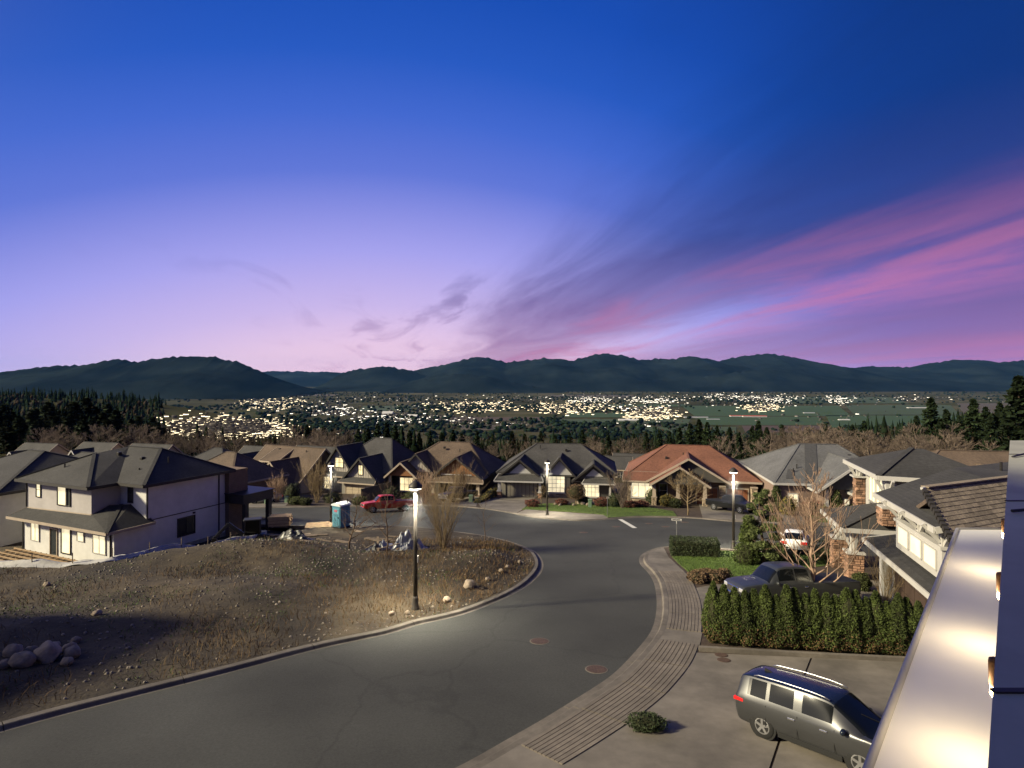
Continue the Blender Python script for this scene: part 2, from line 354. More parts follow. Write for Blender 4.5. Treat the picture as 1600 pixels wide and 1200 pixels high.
MT['shrub_gold'] = mat('golden_leaf', (0.150,0.120,0.028), 0.85, 0.35, 2.0, island=0.5)
MT['shrub_red'] = mat('reddish_twig', (0.115,0.042,0.028), 0.9, 0.35, 2.0, island=0.5, objrand=0.3)
MT['shrub_brown'] = mat('dry_leaf', (0.125,0.080,0.045), 0.9, 0.35, 2.0, island=0.5)
# ------------------------------------------------------------------ land: terrain, valley, mountains
VAL = -200.0
def sstep(a, b, x):
    t = np.clip((x-a)/(b-a), 0, 1); return t*t*(3-2*t)
def far_z(x, y):                      # hillside falling to the valley floor (numpy arrays)
    base = np.where(y < 150, -SLOPE*y, -SLOPE*150 - (y-150)*0.135)
    z = np.maximum(base, VAL)
    # wooded ridge on the left
    z = z + 128*np.exp(-((x+1250)/520)**2 - ((y-1250)/420)**2) + 66*np.exp(-((x+700)/300)**2 - ((y-1080)/260)**2)
    z = z + 30*np.exp(-((x+420)/220)**2 - ((y-900)/260)**2)
    z = z + 16*np.exp(-((x-330)/150)**2 - ((y-260)/160)**2) + 9*np.exp(-((x+230)/110)**2-((y-230)/90)**2)
    z = np.where(y < 118, np.minimum(z, -SLOPE*np.maximum(y, -40)) - 0.5*(1-sstep(100, 118, y)) - 3.2*(1-sstep(58, 70, y)), z)
    return z
def fz(x, y): return float(far_z(np.array([float(x)]), np.array([float(y)]))[0])
def grid_obj(name, xs, ys, zf, m, smooth=True):
    X, Y = np.meshgrid(xs, ys); Z = zf(X, Y)
    v = np.stack([X.ravel(), Y.ravel(), Z.ravel()], 1); nx, ny = len(xs), len(ys)
    i = np.arange(nx-1)[None, :] + np.arange(ny-1)[:, None]*nx; i = i.ravel()
    return npmesh(name, v, np.stack([i, i+1, i+1+nx, i+nx], 1), m, None, smooth)
MT['terrain'] = mat('hillside', (0.045,0.040,0.022), 0.95, 0.4, 0.02, col2=(0.05,0.05,0.025), wear=(0.004, 0.7, 1.3))
def valley_mat():
    m = mat('valley_floor', (0.045,0.055,0.024), 0.95, 0.35, 0.004, col2=(0.058,0.05,0.035), wear=(0.0011, 0.65, 1.35), spec=0.0); return m
MT['valley'] = valley_mat()
sx = np.sinh(np.linspace(-5.6, 5.6, 230)); xs = sx/np.max(sx)*21000
ys = np.concatenate([np.linspace(-60, 60, 14), np.geomspace(64, 23000, 190)])
tag(grid_obj('ground', xs, ys, far_z, MT['valley']), kind='structure')

def field(px0, px1, py0, py1, col, skew=0.0, name='field'):
    pts = []
    for px, py in ((px0, py1), (px1, py1), (px1+skew, py0), (px0+skew, py0)):
        Y = (EYE-VAL-1.0)*FPX/(py-HOR); pts.append(((px-800)/FPX*Y, Y, VAL+1.0))
    m = mat(name, col, 0.95, 0.25, 0.006, stretch=(1, 6, 1))
    tag(MB().add(pts, [(0,1,2,3)]).build(name, m), kind='structure')
G1, G2, B1, B2 = (0.019,0.048,0.010), (0.026,0.046,0.014), (0.050,0.029,0.020), (0.058,0.045,0.030)
for a in [(1085,1330,634,650,G1,-20),(1335,1500,633,648,G2,-15),(1100,1290,651,664,G1,-12),(1300,1620,649,668,G1,-10),(1165,1300,665,676,B1,-6),
          (1505,1660,630,646,B2,-10),(880,1010,645,652,G1,10),(700,860,652,657,B1,8),(850,1075,655,662,G2,4),(560,640,634,642,G2,8),(720,800,664,672,B2,0),
          (1000,1150,667,678,G2,0),(1240,1420,620.5,630,G2,-30),(860,990,617,620,B2,0),(430,520,616,619,B2,10),(940,1075,632,635,G1,-5)]: field(*a)

# mountains: ridge profiles (pixel silhouettes at a real distance), with front and back slopes
MT['mountain'] = mat('forested_mountain', (0.006,0.009,0.009), 0.95, 0.4, 0.0016, col2=(0.010,0.014,0.013), wear=(0.0012, 0.5, 1.5), spec=0.0)
def mountain(name, D, prof, depth, label_seed, wig=0.20):
    pxs = np.linspace(prof[0][0], prof[-1][0], max(60, int((prof[-1][0]-prof[0][0])/3)))
    py = np.interp(pxs, [p[0] for p in prof], [p[1] for p in prof])
    jag = np.array([2.2*noise.noise(Vector((p*0.05, label_seed, 0))) + 2.4*noise.noise(Vector((p*0.15, label_seed, 3))) + 0.8*noise.noise(Vector((p*0.4, label_seed, 5))) for p in pxs])
    rows = np.concatenate([np.linspace(-1, 0, 26), np.linspace(0.08, 1, 10)]); v = []
    for t in rows:
        for p, q, jg in zip(pxs, py, jag):
            Y = D + t*depth; X = (p-800)/FPX*D*(1 + 0.25*t*depth/D)
            w = (1-abs(t)); H = EYE - (q-jg*w**8-HOR)/FPX*D - VAL
            sp = noise.fractal(Vector((X/1100.0, Y/1500.0, label_seed)), 0.9, 2.1, 5)
            h = H*(w**0.85)*(1 + wig*2.2*sp*(1-w)*1.4 if t != 0 else 1)
            v.append((X, Y + sp*depth*0.04*(1-w), VAL - 3 + max(h, 0)))
    nx = len(pxs); i = (np.arange(nx-1)[None, :] + np.arange(len(rows)-1)[:, None]*nx).ravel()
    tag(npmesh(name, np.array(v), np.stack([i, i+1, i+1+nx, i+nx], 1), MT['mountain'], None, True), kind='structure')
mountain('mountain', 11500, [(560,604),(600,590),(640,580),(700,568),(745,557),(770,560),(790,566),(850,560),(900,562),(935,552),(975,555),(1000,562),(1050,560),(1085,556),(1120,564),(1160,556),(1200,552),(1240,558),(1270,565),(1325,575),(1360,572),(1420,574),(1450,568),(1490,562),(1530,562),(1560,566),(1620,562),(1760,570),(2000,560),(2300,575)], 3000, 1)
mountain('mountain', 7200, [(-700,575),(-400,560),(-200,575),(-60,582),(0,582),(60,573),(130,570),(180,561),(215,566),(240,560),(290,556),(340,558),(380,568),(410,581),(440,597),(470,608),(490,613)], 1700, 5)
mountain('mountain', 15500, [(330,590),(380,579),(450,580),(520,581),(560,583),(640,590)], 2500, 8)
mountain('mountain', 10200, [(500,606),(530,585),(560,576),(600,572),(640,578),(680,592),(720,604)], 1300, 11)
mountain('mountain', 8600, [(600,611),(640,598),(680,588),(720,584),(760,587),(800,597),(850,606),(880,611)], 800, 14)
mountain('mountain', 9300, [(1000,611),(1060,598),(1120,585),(1190,577),(1250,583),(1300,592),(1360,606),(1390,611)], 900, 17)

# ------------------------------------------------------------------ streets and yards
def smooth_path(pts, step=0.7):
    P = [Vector((p[0], p[1], 0)) for p in pts]; out = []
    for i in range(len(P)-1):
        p0, p1, p2, p3 = P[max(i-1,0)], P[i], P[i+1], P[min(i+2,len(P)-1)]
        n = max(1, int((p2-p1).length/step))
        for k in range(n):
            t = k/n
            out.append(0.5*((2*p1) + (p2-p0)*t + (2*p0-5*p1+4*p2-p3)*t*t + (3*p1-p0-3*p2+p3)*t**3))
    out.append(P[-1]); return [(p.x, p.y) for p in out]
def offset(path, d):
    out = []
    for i, p in enumerate(path):
        a = Vector(path[max(i-1,0)]); b = Vector(path[min(i+1,len(path)-1)]); t = (b-a).normalized()
        out.append((p[0]-t.y*d, p[1]+t.x*d))
    return out
def sheet(name, poly, zf, m, step=None, skirt=0.0, parent=None, zarr=False):
    vs = [Vector(p) for p in poly]; n = len(vs); edges = [(i, (i+1) % n) for i in range(n)]
    if step:
        xs_ = [p[0] for p in poly]; ys_ = [p[1] for p in poly]
        P = np.array(poly); gx, gy = np.meshgrid(np.arange(min(xs_), max(xs_), step), np.arange(min(ys_), max(ys_), step))
        gx = gx.ravel() + np.random.uniform(-.2, .2, gx.size)*step; gy = gy.ravel() + np.random.uniform(-.2, .2, gy.size)*step
        ins = inside(P, gx, gy); vs += [Vector((a, b)) for a, b in zip(gx[ins], gy[ins])]
    r = geometry.delaunay_2d_cdt(vs, edges, [list(range(n))], 1, 1e-4)
    mb = MB()
    Z = zf([p.x for p in r[0]], [p.y for p in r[0]]) if zarr else [zf(p.x, p.y) for p in r[0]]
    mb.add([(p.x, p.y, z) for p, z in zip(r[0], Z)], [tuple(f) for f in r[2]])
    if skirt:
        base = len(mb.v)
        mb.v += [(p[0], p[1], zf(p[0], p[1])) for p in poly] + [(p[0], p[1], zf(p[0], p[1])-skirt) for p in poly]
        mb.f += [(base+i, base+(i+1) % n, base+n+(i+1) % n, base+n+i) for i in range(n)]
    me = bpy.data.meshes.new(name); me.from_pydata(mb.v, [], mb.f)
    o = link(name, me, m, parent)
    bm = bmesh.new(); bm.from_mesh(me)
    for f in bm.faces:
        if f.normal.z < 0: f.normal_flip()
    bm.to_mesh(me); bm.free()
    return o
def inside(P, x, y):
    c = np.zeros(len(x), bool); n = len(P); j = n-1
    for i in range(n):
        xi, yi = P[i]; xj, yj = P[j]
        t = ((yi > y) != (yj > y)) & (x < (xj-xi)*(y-yi)/(yj-yi+1e-12)+xi); c ^= t; j = i
    return c
def seg_dist(path, x, y):
    dmin = np.full(np.shape(x), 1e9)
    for a, b in zip(path[:-1], path[1:]):
        ax, ay = a; bx, by = b; L2 = (bx-ax)**2+(by-ay)**2+1e-9
        t = np.clip(((x-ax)*(bx-ax)+(y-ay)*(by-ay))/L2, 0, 1)
        dmin = np.minimum(dmin, np.hypot(x-ax-t*(bx-ax), y-ay-t*(by-ay)))
    return dmin
PZ = lambda dz: (lambda x, y: plane_z(y)+dz)

lot_px = [(-420,1275),(-160,1190),(40,1131),(162,1099),(345,1053),(494,1014),(606,990),(650,976),(720,960),(790,932),(825,910),(842,888),(839,871),(825,859),(790,846),(748,837),(709,832),(640,824),(560,823),(450,822),(380,818)]
lot_edge = smooth_path([gp(*p) for p in lot_px])
walk_px = [(1300,868),(1200,863),(1130,859),(1085,855.5),(1045,855),(1022,860),(1008,868),(1005,875),(1008,883),(1020,895),(1030,912),(1034.5,935),(1035,955),(1032,976),(1024,995),(1007,1017),(985,1042),(960,1065),(910,1098),(860,1130),(800,1165),(740,1200),(640,1250)]
walk_edge = smooth_path([gp(*p) for p in walk_px])
outer_px = [(1045,873),(1060,887.5),(1072.5,899),(1082.5,912.5),(1092.5,935),(1097,955),(1097.5,977),(1096,1000),(1089,1025),(1077.5,1047.5),(1060,1070),(1042.5,1090),(1020,1110),(992.5,1131),(940,1166),(880,1204),(790,1255)]
outer_edge = smooth_path([gp(*p) for p in outer_px], 0.5)
far_px = [(300,796),(370,794.5),(450,793),(560,791.5),(640,790),(700,791),(760,796),(809,804),(836,809),(872,812),(904,814),(951,811.5),(1000,808.5),(1055,809),(1096,811),(1140,815),(1181,816.5),(1240,819),(1300,822),(1420,830)]
far_edge = smooth_path([gp(*p) for p in far_px], 1.0)

road_poly = [(-24,9.0)] + offset(lot_edge, 0.15) + [(-24.9,60.5),(-75,69.5),(-75,92),(60,75),(62,64),(55,30),(30,8)]
tag(sheet('road', road_poly, PZ(0.0), MT['asphalt']), kind='structure')

# kerbs: cast segments with open joints
def kerb(name, path, side, w=0.42, hgt=0.13, seg=4.5, m=None):
    k = bpy.data.objects.new(name, None); COL.objects.link(k); tag(k, kind='structure')
    L = [0.0]
    for a, b in zip(path[:-1], path[1:]): L.append(L[-1]+math.hypot(b[0]-a[0], b[1]-a[1]))
    def pt(s):
        i = min(max(np.searchsorted(L, s)-1, 0), len(path)-2); t = (s-L[i])/(L[i+1]-L[i]+1e-9)
        a, b = path[i], path[i+1]; q = Vector((b[0]-a[0], b[1]-a[1])).normalized()
        return a[0]+(b[0]-a[0])*t, a[1]+(b[1]-a[1])*t, q
    prof = [(-0.28, -0.05), (-0.28, 0.006), (0.0, 0.012), (0.05, hgt-0.02), (0.08, hgt), (w-0.14, hgt+0.004), (w-0.14, -0.15)]
    s0 = 0.0
    while s0 < L[-1]-0.3:
        s1 = min(s0+seg, L[-1]); mb = MB(); n = max(2, int((s1-s0)/0.5)+1); ring = []
        for j in range(n):
            s = s0+0.012+(s1-s0-0.024)*j/(n-1); x, y, t = pt(s)
            nx, ny = (-t.y*side, t.x*side)
            ring.append([(x+nx*o, y+ny*o, plane_z(y)+dz) for o, dz in prof])
        m_ = len(prof)
        for rr in ring: mb.v += rr
        for j in range(n-1):
            for q in range(m_):
                q2 = (q+1) % m_; mb.f.append((j*m_+q, j*m_+q2, (j+1)*m_+q2, (j+1)*m_+q))
        mb.f += [tuple(range(m_)), tuple((n-1)*m_+q for q in range(m_-1, -1, -1))]
        mb.build('kerb_segment', m or MT['kerb'], k); s0 = s1
    return k
kerb('kerb', lot_edge, 1.0)
kerb('kerb', walk_edge, 1.0)
kerb('kerb', far_edge, 1.0, hgt=0.08)

# ---- vacant lot with its mound and the lowered house pad
PAD = -6.57
lot_in = offset(lot_edge, 0.27)
lot_poly = lot_in + [(-24.6,61),(-75,70),(-75,9),(lot_in[0][0]-5, lot_in[0][1]-2)]
crest = [(-75,33.0),(-45,34.0),(-31.6,35.4),(-27,36.0),(-24.6,36.6),(-23.2,40.0),(-21.6,44.6),(-19.6,46.0),(-18,52),(-17,60)]
CX = np.array([c[0] for c in crest[:7]]); CY = np.array([c[1] for c in crest[:7]])
lot_bound = [tuple(p) for p in lot_in]
PN = np.array(lot_poly)
crest_poly = np.array(crest + [(-24,75),(-90,75),(-90,33)])
def lot_zv(x, y):
    x = np.asarray(x, float); y = np.asarray(y, float)
    w = sstep(0.2, 3.0, seg_dist(lot_bound, x, y))
    n = np.array([noise.fractal(Vector((p*0.16, q*0.16, 1.3)), 1.0, 2.0, 5) for p, q in zip(x, y)])
    n2 = np.array([noise.fractal(Vector((p*0.7, q*0.7, 4.3)), 1.0, 2.0, 3) for p, q in zip(x, y)])
    z = -SLOPE*y + 0.13 + w*(0.28*n + 0.07*n2 + 0.16)
    for cx, cy, h, rx, ry in ((-16.5,39.5,0.9,4.2,3.0),(-21.5,38.0,0.5,4.0,3.0),(-10,37,0.35,5,3),(-2.0,36.5,0.55,4.5,4.0),(-11,30,0.3,6,3),(-27,33.5,0.08,5,2)):
        z = z + w*h*np.exp(-((x-cx)/rx)**2-((y-cy)/ry)**2)
    # excavated house pad, and the flattened dirt yard by the far street
    inn = inside(crest_poly, x, y)
    t = np.where(inn, sstep(0.0, 3.2, seg_dist(crest, x, y)), 0); z = z*(1-t) + (np.minimum(PAD, -SLOPE*y+0.05)+0.08*n2)*t
    t = np.where(~inn & (x > -22) & (x < 0) & (y > 43), sstep(43, 48, y), 0); z = z*(1-t) + (-SLOPE*y+0.12+0.05*n2)*t
    return z
def lot_z(x, y): return float(lot_zv([x], [y])[0])
tag(sheet('vacant_lot_ground', lot_poly, lot_zv, MT['dirt'], 0.75, zarr=True), kind='structure')
for o in (bpy.data.objects['vacant_lot_ground'],): o.data.shade_smooth()

# ---- right-hand yard, sidewalk with stamped planks
walk_in = offset(walk_edge, 0.27)
yard_r = walk_in + [(9.0, 9.0), (60, 9.0), (62, 46.0), (walk_in[0][0]+8, walk_in[0][1]-1.5)]
tag(sheet('yard_ground', yard_r, PZ(0.10), MT['soil'], 3.0, 0.3), kind='structure')
kin = [p for p in walk_in if p[1] <= gp(1045, 856)[1]+0.3]
def nearest_i(path, q): return min(range(len(path)), key=lambda i: (path[i][0]-q[0])**2+(path[i][1]-q[1])**2)
i0 = nearest_i(walk_in, gp(1040, 857)); i1 = nearest_i(walk_in, gp(800, 1165))
inner = walk_in[i0:i1+1]
def resample(path, n):
    L = [0.0]
    for a, b in zip(path[:-1], path[1:]): L.append(L[-1]+math.hypot(b[0]-a[0], b[1]-a[1]))
    s = np.linspace(0, L[-1], n); return list(zip(np.interp(s, L, [p[0] for p in path]), np.interp(s, L, [p[1] for p in path])))
j1 = nearest_i(outer_edge, gp(880, 1200))
NR = 90
# pair the two edges by nearest points along the outer edge
OR = resample(outer_edge[:j1+1], NR); IR = []
k = 0; inn_f = resample(inner, 500)
for q in OR:
    cand = range(k, min(k+60, 500)); k = min(cand, key=lambda i: (inn_f[i][0]-q[0])**2+(inn_f[i][1]-q[1])**2); IR.append(inn_f[k])
walk_poly = inner[:1] + [p for p in inner[1:]] + [p for p in reversed(OR)]
tag(sheet('sidewalk', walk_poly, PZ(0.118), MT['concrete'], None, 0.2), kind='structure')
sidewalk = bpy.data.objects['sidewalk']
tag(sheet('sidewalk', walk_in[i1:] + list(reversed(outer_edge[j1:])), PZ(0.117), MT['concrete'], None, 0.2), kind='structure')
lanes = 10
rows_ = [(14, 24), (24, 34), (34, 43), (43, 51), (56, 64), (64, 72), (72, 80), (80, 89)]
for ra, rb in rows_:
    for l in range(lanes):
        f0 = 0.03 + l/lanes*0.95; f1 = 0.03 + (l+1)/lanes*0.95; g = 0.075/lanes
        mb = MB(); top = []; n = rb-ra+1
        def lp(r, f):
            r0 = min(int(r), NR-2); t = r-r0
            a = Vector(IR[r0]).lerp(Vector(IR[r0+1]), t); b = Vector(OR[r0]).lerp(Vector(OR[r0+1]), t); return a.lerp(b, f)
        for j in range(n):
            r = ra + 0.06 + (rb-ra-0.12)*j/(n-1)
            a, b = lp(r, f0+g), lp(r, f1-g); top += [(a.x, a.y, plane_z(a.y)+0.142), (b.x, b.y, plane_z(b.y)+0.142)]
        mb.v = top + [(x, y, z-0.04) for x, y, z in top]; m_ = len(top)
        for j in range(n-1):
            a = 2*j; mb.f += [(a, a+1, a+3, a+2), (a, a+2, a+2+m_, a+m_), (a+1, a+1+m_, a+3+m_, a+3)]
        mb.f += [(0, m_, m_+1, 1), (2*n-2, 2*n-1, m_+2*n-1, m_+2*n-2)]
        mb.build('stamped_plank', MT['plank'], sidewalk)

def pxpoly(name, pts, dz, m, step=None, skirt=0.12):
    o = sheet(name, [gp(*p) for p in pts], PZ(dz), m, step, skirt); return tag(o, kind='structure')
# lawn by the clipped hedge, the pickup's driveway, own driveway
pxpoly('lawn', [(1050,872.5),(1060,883),(1072,893),(1082,902),(1150,905),(1230,895),(1300,885),(1300,872),(1190,866),(1130,863.5),(1070,863)], 0.13, MT['lawn'], 1.0)
pxpoly('driveway', [(1088,922),(1094,939),(1097.6,955),(1098,985),(1150,985),(1300,990),(1460,1000),(1500,930),(1330,905),(1150,910)], 0.121, MT['concrete'], None, 0.2)
# own driveway, cast in slabs
drv = bpy.data.objects.new('driveway', None); COL.objects.link(drv); tag(drv, kind='structure')
def bil(P, u, v):
    a = Vector(P[0]).lerp(Vector(P[1]), u); b = Vector(P[3]).lerp(Vector(P[2]), u); return a.lerp(b, v)
oe = [p for p in outer_edge if p[1] <= gp(1090, 1023)[1]+0.05]
cut = [gp(1268, 1033), gp(1225, 1140), gp(1190, 1250)]
sheet('slab', oe + [gp(1000,1275), gp(1188,1250), gp(1224,1140), gp(1266.5,1033)], PZ(0.13), MT['concrete'], None, 0.15, drv)
sheet('slab', [gp(1269.5,1033), gp(1228,1140), gp(1193,1250), gp(1700,1280), gp(1700,1120), gp(1412,1040)], PZ(0.13), MT['concrete'], None, 0.15, drv)
# low concrete edging of the hedge bed
mb = MB()
e0, e1, e2 = gp3(1092,1021,0.16), gp3(1260,1031,0.16), gp3(1440,1040,0.16)
mb.bar(e0, e1, 0.16, 0.22); mb.bar(e1, e2, 0.16, 0.22)
tag(mb.build('bed_edging', MT['kerb']), kind='structure')

# ---- far side of the street: yards, driveways, lawns
far_in = offset(far_edge, 0.27)
yard_f = [(-75, 97), (-75, 82)] + far_in + [(62, 62), (75, 100), (75, 112), (-75, 112)]
yard_f = [(-75, 112), (-75, 80)] + far_in + [(75, 58), (75, 112)]
tag(sheet('yard_ground', yard_f, PZ(0.06), MT['soil'], 4.0, 0.3), kind='structure')
pxpoly('driveway', [(746,785),(752,793.5),(765,796),(806,803),(816,797),(838,777.5),(836,774),(788,772.5),(778,776)], 0.085, MT['concrete'])
pxpoly('driveway', [(690,789),(744,792),(750,775),(753,768),(694,767)], 0.083, MT['concrete'])
pxpoly('driveway', [(1098,810.5),(1182,816),(1190,796),(1172,791),(1092,788)], 0.085, MT['concrete'])
pxpoly('driveway', [(548,791),(592,790),(600,771),(556,768)], 0.085, MT['concrete'])
pxpoly('driveway', [(384,793.5),(446,792),(470,765),(428,764),(404,772)], 0.085, MT['concrete'])
pxpoly('driveway', [(1196,816.5),(1330,824),(1345,806),(1215,803)], 0.085, MT['concrete'])
pxpoly('sidewalk', [(808,803),(836,808.5),(872,811.5),(904,813.5),(950,811),(946,806),(905,803),(860,800),(822,797)], 0.10, MT['concrete'])
pxpoly('lawn', [(815,797),(824,792),(850,788),(895,787),(950,789),(1010,793),(1052,800),(1058,808),(1000,807.5),(950,810),(940,805),(905,802),(860,799)], 0.11, MT['lawn'], 1.2)
pxpoly('lawn', [(1262,806),(1310,800),(1330,812),(1290,818),(1268,816)], 0.11, MT['lawn'], 1.2)
# painted stop line
a, b = gp(969,811.5), gp(992,825)
mb = MB(); t = Vector((b[0]-a[0], b[1]-a[1])).normalized(); nrm = Vector((-t.y, t.x))*0.22
mb.add([(p[0]+s*nrm.x, p[1]+s*nrm.y, plane_z(p[1]+s*nrm.y)+0.005) for p, s in ((a,-1),(b,-1),(b,1),(a,1))], [(0,1,2,3)])
tag(mb.build('stop_line', mat('road_paint', (0.55,0.54,0.50), 0.8, 0.25, 6)), kind='structure')
# manhole covers
MT['iron'] = mat('cast_iron', (0.075,0.047,0.035), 0.75, 0.3, 8)
mh = None
for i, (px, py, r, lab) in enumerate([(843,1002,0.36,'rusty round manhole cover in the road nearer the stone kerb of the vacant lot'),
        (932,1046,0.36,'rusty round manhole cover in the road close to the sidewalk'),
        (1127,1029,0.21,'small brown valve lid, nearer the hedge, on the concrete driveway'),(1131,1037,0.21,'small brown valve lid nearer the camera on the concrete driveway'),
        (963,823,0.36,'dark manhole cover just left of the white stop line'),(1014,818,0.34,'dark manhole cover just right of the white stop line'),
        (1040,823,0.34,'dark manhole cover in the road in front of the street name sign'),(1070,816,0.34,'dark manhole cover before the driveway of the red roofed house'),(912,832,0.34,'faint manhole cover in the bright road before the middle lamp')]):
    x, y = gp(px, py); dz = 0.134 if px > 1100 else 0.003
    o = thing('manhole_cover', lab, 'manhole', (x, y, plane_z(y)+dz), 0, 'manhole covers')
    o.rotation_euler = (-math.atan(SLOPE), 0, 0)
    MB().lathe([(r*1.12, 0), (r*1.12, 0.006), (r*1.02, 0.008)], 22).build('rim', MT['kerb'] if r > .3 else MT['iron'], o)
    mb = MB().lathe([(r, 0.004), (r, 0.012), (r*0.97, 0.014)], 22)
    for q in range(6):
        s = -r*0.75+q*r*0.3; c = math.sqrt(max(r*r*0.8-s*s, 0.001)); mb.box(s-0.02, s+0.02, -c, c, 0.013, 0.019)
    mb.build('lid', MT['iron'], o)
# ------------------------------------------------------------------ houses
class House:
    def __init__(s, name, label, x, y, z, adeg, cat='house'):
        s.o = thing(name, label, cat, (x, y, z), R(adeg)); s.a = R(adeg); s.p = Vector((x, y, z))
    def wall(s, x0, x1, y0, y1, z0, z1, m, name='wall'):
        return MB().box(x0, x1, y0, y1, z0, z1).build(name, m, s.o)
    def _roof(s, top, faces, loop, m, t, name='roof', trim=None, rake=0.0):
        n = len(top); mb = MB(); mb.v = [tuple(p) for p in top] + [(p[0], p[1], p[2]-t) for p in top]
        mb.f = [tuple(f) for f in faces] + [tuple(i+n for i in reversed(f)) for f in faces]
        k = len(loop); mb.f += [(loop[i], loop[(i+1) % k], loop[(i+1) % k]+n, loop[i]+n) for i in range(k)]
        r = mb.build(name, m, s.o)
        if trim:
            tb = MB()
            c = Vector((sum(top[i][0] for i in loop)/k, sum(top[i][1] for i in loop)/k, 0))
            for i in range(k):
                a, b = Vector(top[loop[i]]), Vector(top[loop[(i+1) % k]])
                e = (b-a); e.z = 0
                if e.length < 0.05: continue
                nrm = Vector((e.y, -e.x, 0)).normalized()
                if nrm.dot((a+b)/2-c) < 0: nrm = -nrm
                off = nrm*0.035 + Vector((0, 0, -t*0.5))
                tb.bar(a+off, b+off, 0.07, t+0.05)
            tb.build('fascia', trim, r)
        return r
    def hip(s, x0, x1, y0, y1, ze, zr, ra, rb, m, oh=0.5, t=0.2, trim=None):
        """ra, rb: the two ends of the ridge (x, y); along x when they share y, along y when they share x"""
        x0 -= oh; x1 += oh; y0 -= oh; y1 += oh
        top = [(x0,y0,ze),(x1,y0,ze),(x1,y1,ze),(x0,y1,ze),(ra[0],ra[1],zr),(rb[0],rb[1],zr)]
        if abs(ra[1]-rb[1]) < abs(ra[0]-rb[0]): f = [(0,1,5,4),(1,2,5),(2,3,4,5),(3,0,4)]
        else: f = [(0,1,4),(1,2,5,4),(2,3,5),(3,0,4,5)]
        r = s._roof(top, f, [0,1,2,3], m, t, 'roof', trim)
        cap = MB()                                       # ridge and hip caps
        for i, j in ((4,5),(0,4),(1,5 if f[0] == (0,1,5,4) else 4),(2,5),(3,4 if f[0] == (0,1,5,4) else 5)):
            a, b = Vector(top[i]), Vector(top[j])
            if (a-b).length > 0.3: cap.bar(a+Vector((0,0,0.015)), b+Vector((0,0,0.015)), 0.26, 0.06)
        cap.build('ridge_cap', m, r); return r
    def gable_y(s, x0, x1, y0, y1, ze, zr, m, gm, oh=0.45, ohf=0.5, t=0.2, trim=None, gable_z=None, back=False):
        xc = (x0+x1)/2; k = (zr-ze)/(xc-x0); zo = ze-k*oh
        a, b = y0-ohf, y1+(ohf if back else 0)
        top = [(x0-oh,a,zo),(xc,a,zr),(x1+oh,a,zo),(x1+oh,b,zo),(xc,b,zr),(x0-oh,b,zo)]
        r = s._roof(top, [(0,1,4,5),(1,2,3,4)], [0,1,2,3,4,5], m, t, 'roof', trim)
        MB().bar((xc,a,zr+.015),(xc,b,zr+.015),0.26,0.06).build('ridge_cap', m, r)
        if gm:
            d = 0.1
            MB().prism([(x0+0.02,y0,ze-t),(x1-0.02,y0,ze-t),(xc,y0,zr-t-0.02)], (0,d,0)).build('gable', gm, s.o)
        return r
    def gable_x(s, x0, x1, y0, y1, ze, zr, m, gm, oh=0.45, ohf=0.4, t=0.2, trim=None, yr=None):
        yc = yr if yr is not None else (y0+y1)/2; k = (zr-ze)/(yc-y0); zo = ze-k*oh; kb = (zr-ze)/(y1-yc); zb = ze-kb*oh
        a, b = x0-ohf, x1+ohf
        top = [(a,y0-oh,zo),(b,y0-oh,zo),(b,yc,zr),(b,y1+oh,zb),(a,y1+oh,zb),(a,yc,zr)]
        r = s._roof(top, [(0,1,2,5),(5,2,3,4)], [0,1,2,3,4,5], m, t, 'roof', trim)
        MB().bar((a,yc,zr+.015),(b,yc,zr+.015),0.26,0.06).build('ridge_cap', m, r)
        for xx, d in ((x0, 0.1), (x1, -0.1)):
            MB().prism([(xx,y0+.02,ze-t),(xx,y1-.02,ze-t),(xx,yc,zr-t-0.02)], (d,0,0)).build('gable', gm, s.o)
        return r
    def pent(s, x0, x1, y0, y1, z0, z1, m, t=0.14, trim=None, inset=0.5):
        """small skirt roof: low edge at y0, high edge at y1, hipped ends"""
        top = [(x0,y0,z0),(x1,y0,z0),(x1-inset,y1,z1),(x0+inset,y1,z1)]
        return s._roof(top, [(0,1,2,3)], [0,1,2,3], m, t, 'skirt_roof', trim)
    def frame(s, P, phi):
        c, n = math.cos(R(phi)), math.sin(R(phi)); r = Vector((c, n, 0)); o = Vector((n, -c, 0)); P = Vector(P)
        return lambda u, w, z: P + r*u + o*w + Vector((0, 0, z))
    def window(s, P, phi, w, h, cols=2, rows=2, lit='lit', fm=None, fw=0.09, sill=True, name='window', border=None):
        """P = lower centre on the wall face; phi 0 faces -y, 90 faces +x, -90 faces -x"""
        F = s.frame(P, phi); fm = fm or MT['white_trim']; mb = MB(); up = F(0,1,0)-F(0,0,0)
        bw = border or fw
        for (u0, z0, u1, z1) in ((-w/2-bw/2, -bw, -w/2-bw/2, h+bw), (w/2+bw/2, -bw, w/2+bw/2, h+bw)):
            mb.bar(F(u0,0.03,z0), F(u1,0.03,z1), bw, 0.10, up)
        for z in (-bw/2, h+bw/2): mb.bar(F(-w/2,0.03,z), F(w/2,0.03,z), bw, 0.10, up)
        for i in range(1, cols): mb.bar(F(-w/2+w*i/cols,0.045,0), F(-w/2+w*i/cols,0.045,h), fw*0.5, 0.03, up)
        for j in range(1, rows): mb.bar(F(-w/2,0.043,h*j/rows), F(w/2,0.043,h*j/rows), fw*0.45, 0.03, up)
        wd = mb.build(name, fm, s.o)
        for i in range(cols):
            a, b = -w/2+w*i/cols, -w/2+w*(i+1)/cols
            q = MB(); q.prism([F(a,0.012,0),F(b,0.012,0),F(b,0.012,h),F(a,0.012,h)], F(0,0.012,0)-F(0,0,0)); q.build('pane', MT[lit], wd)
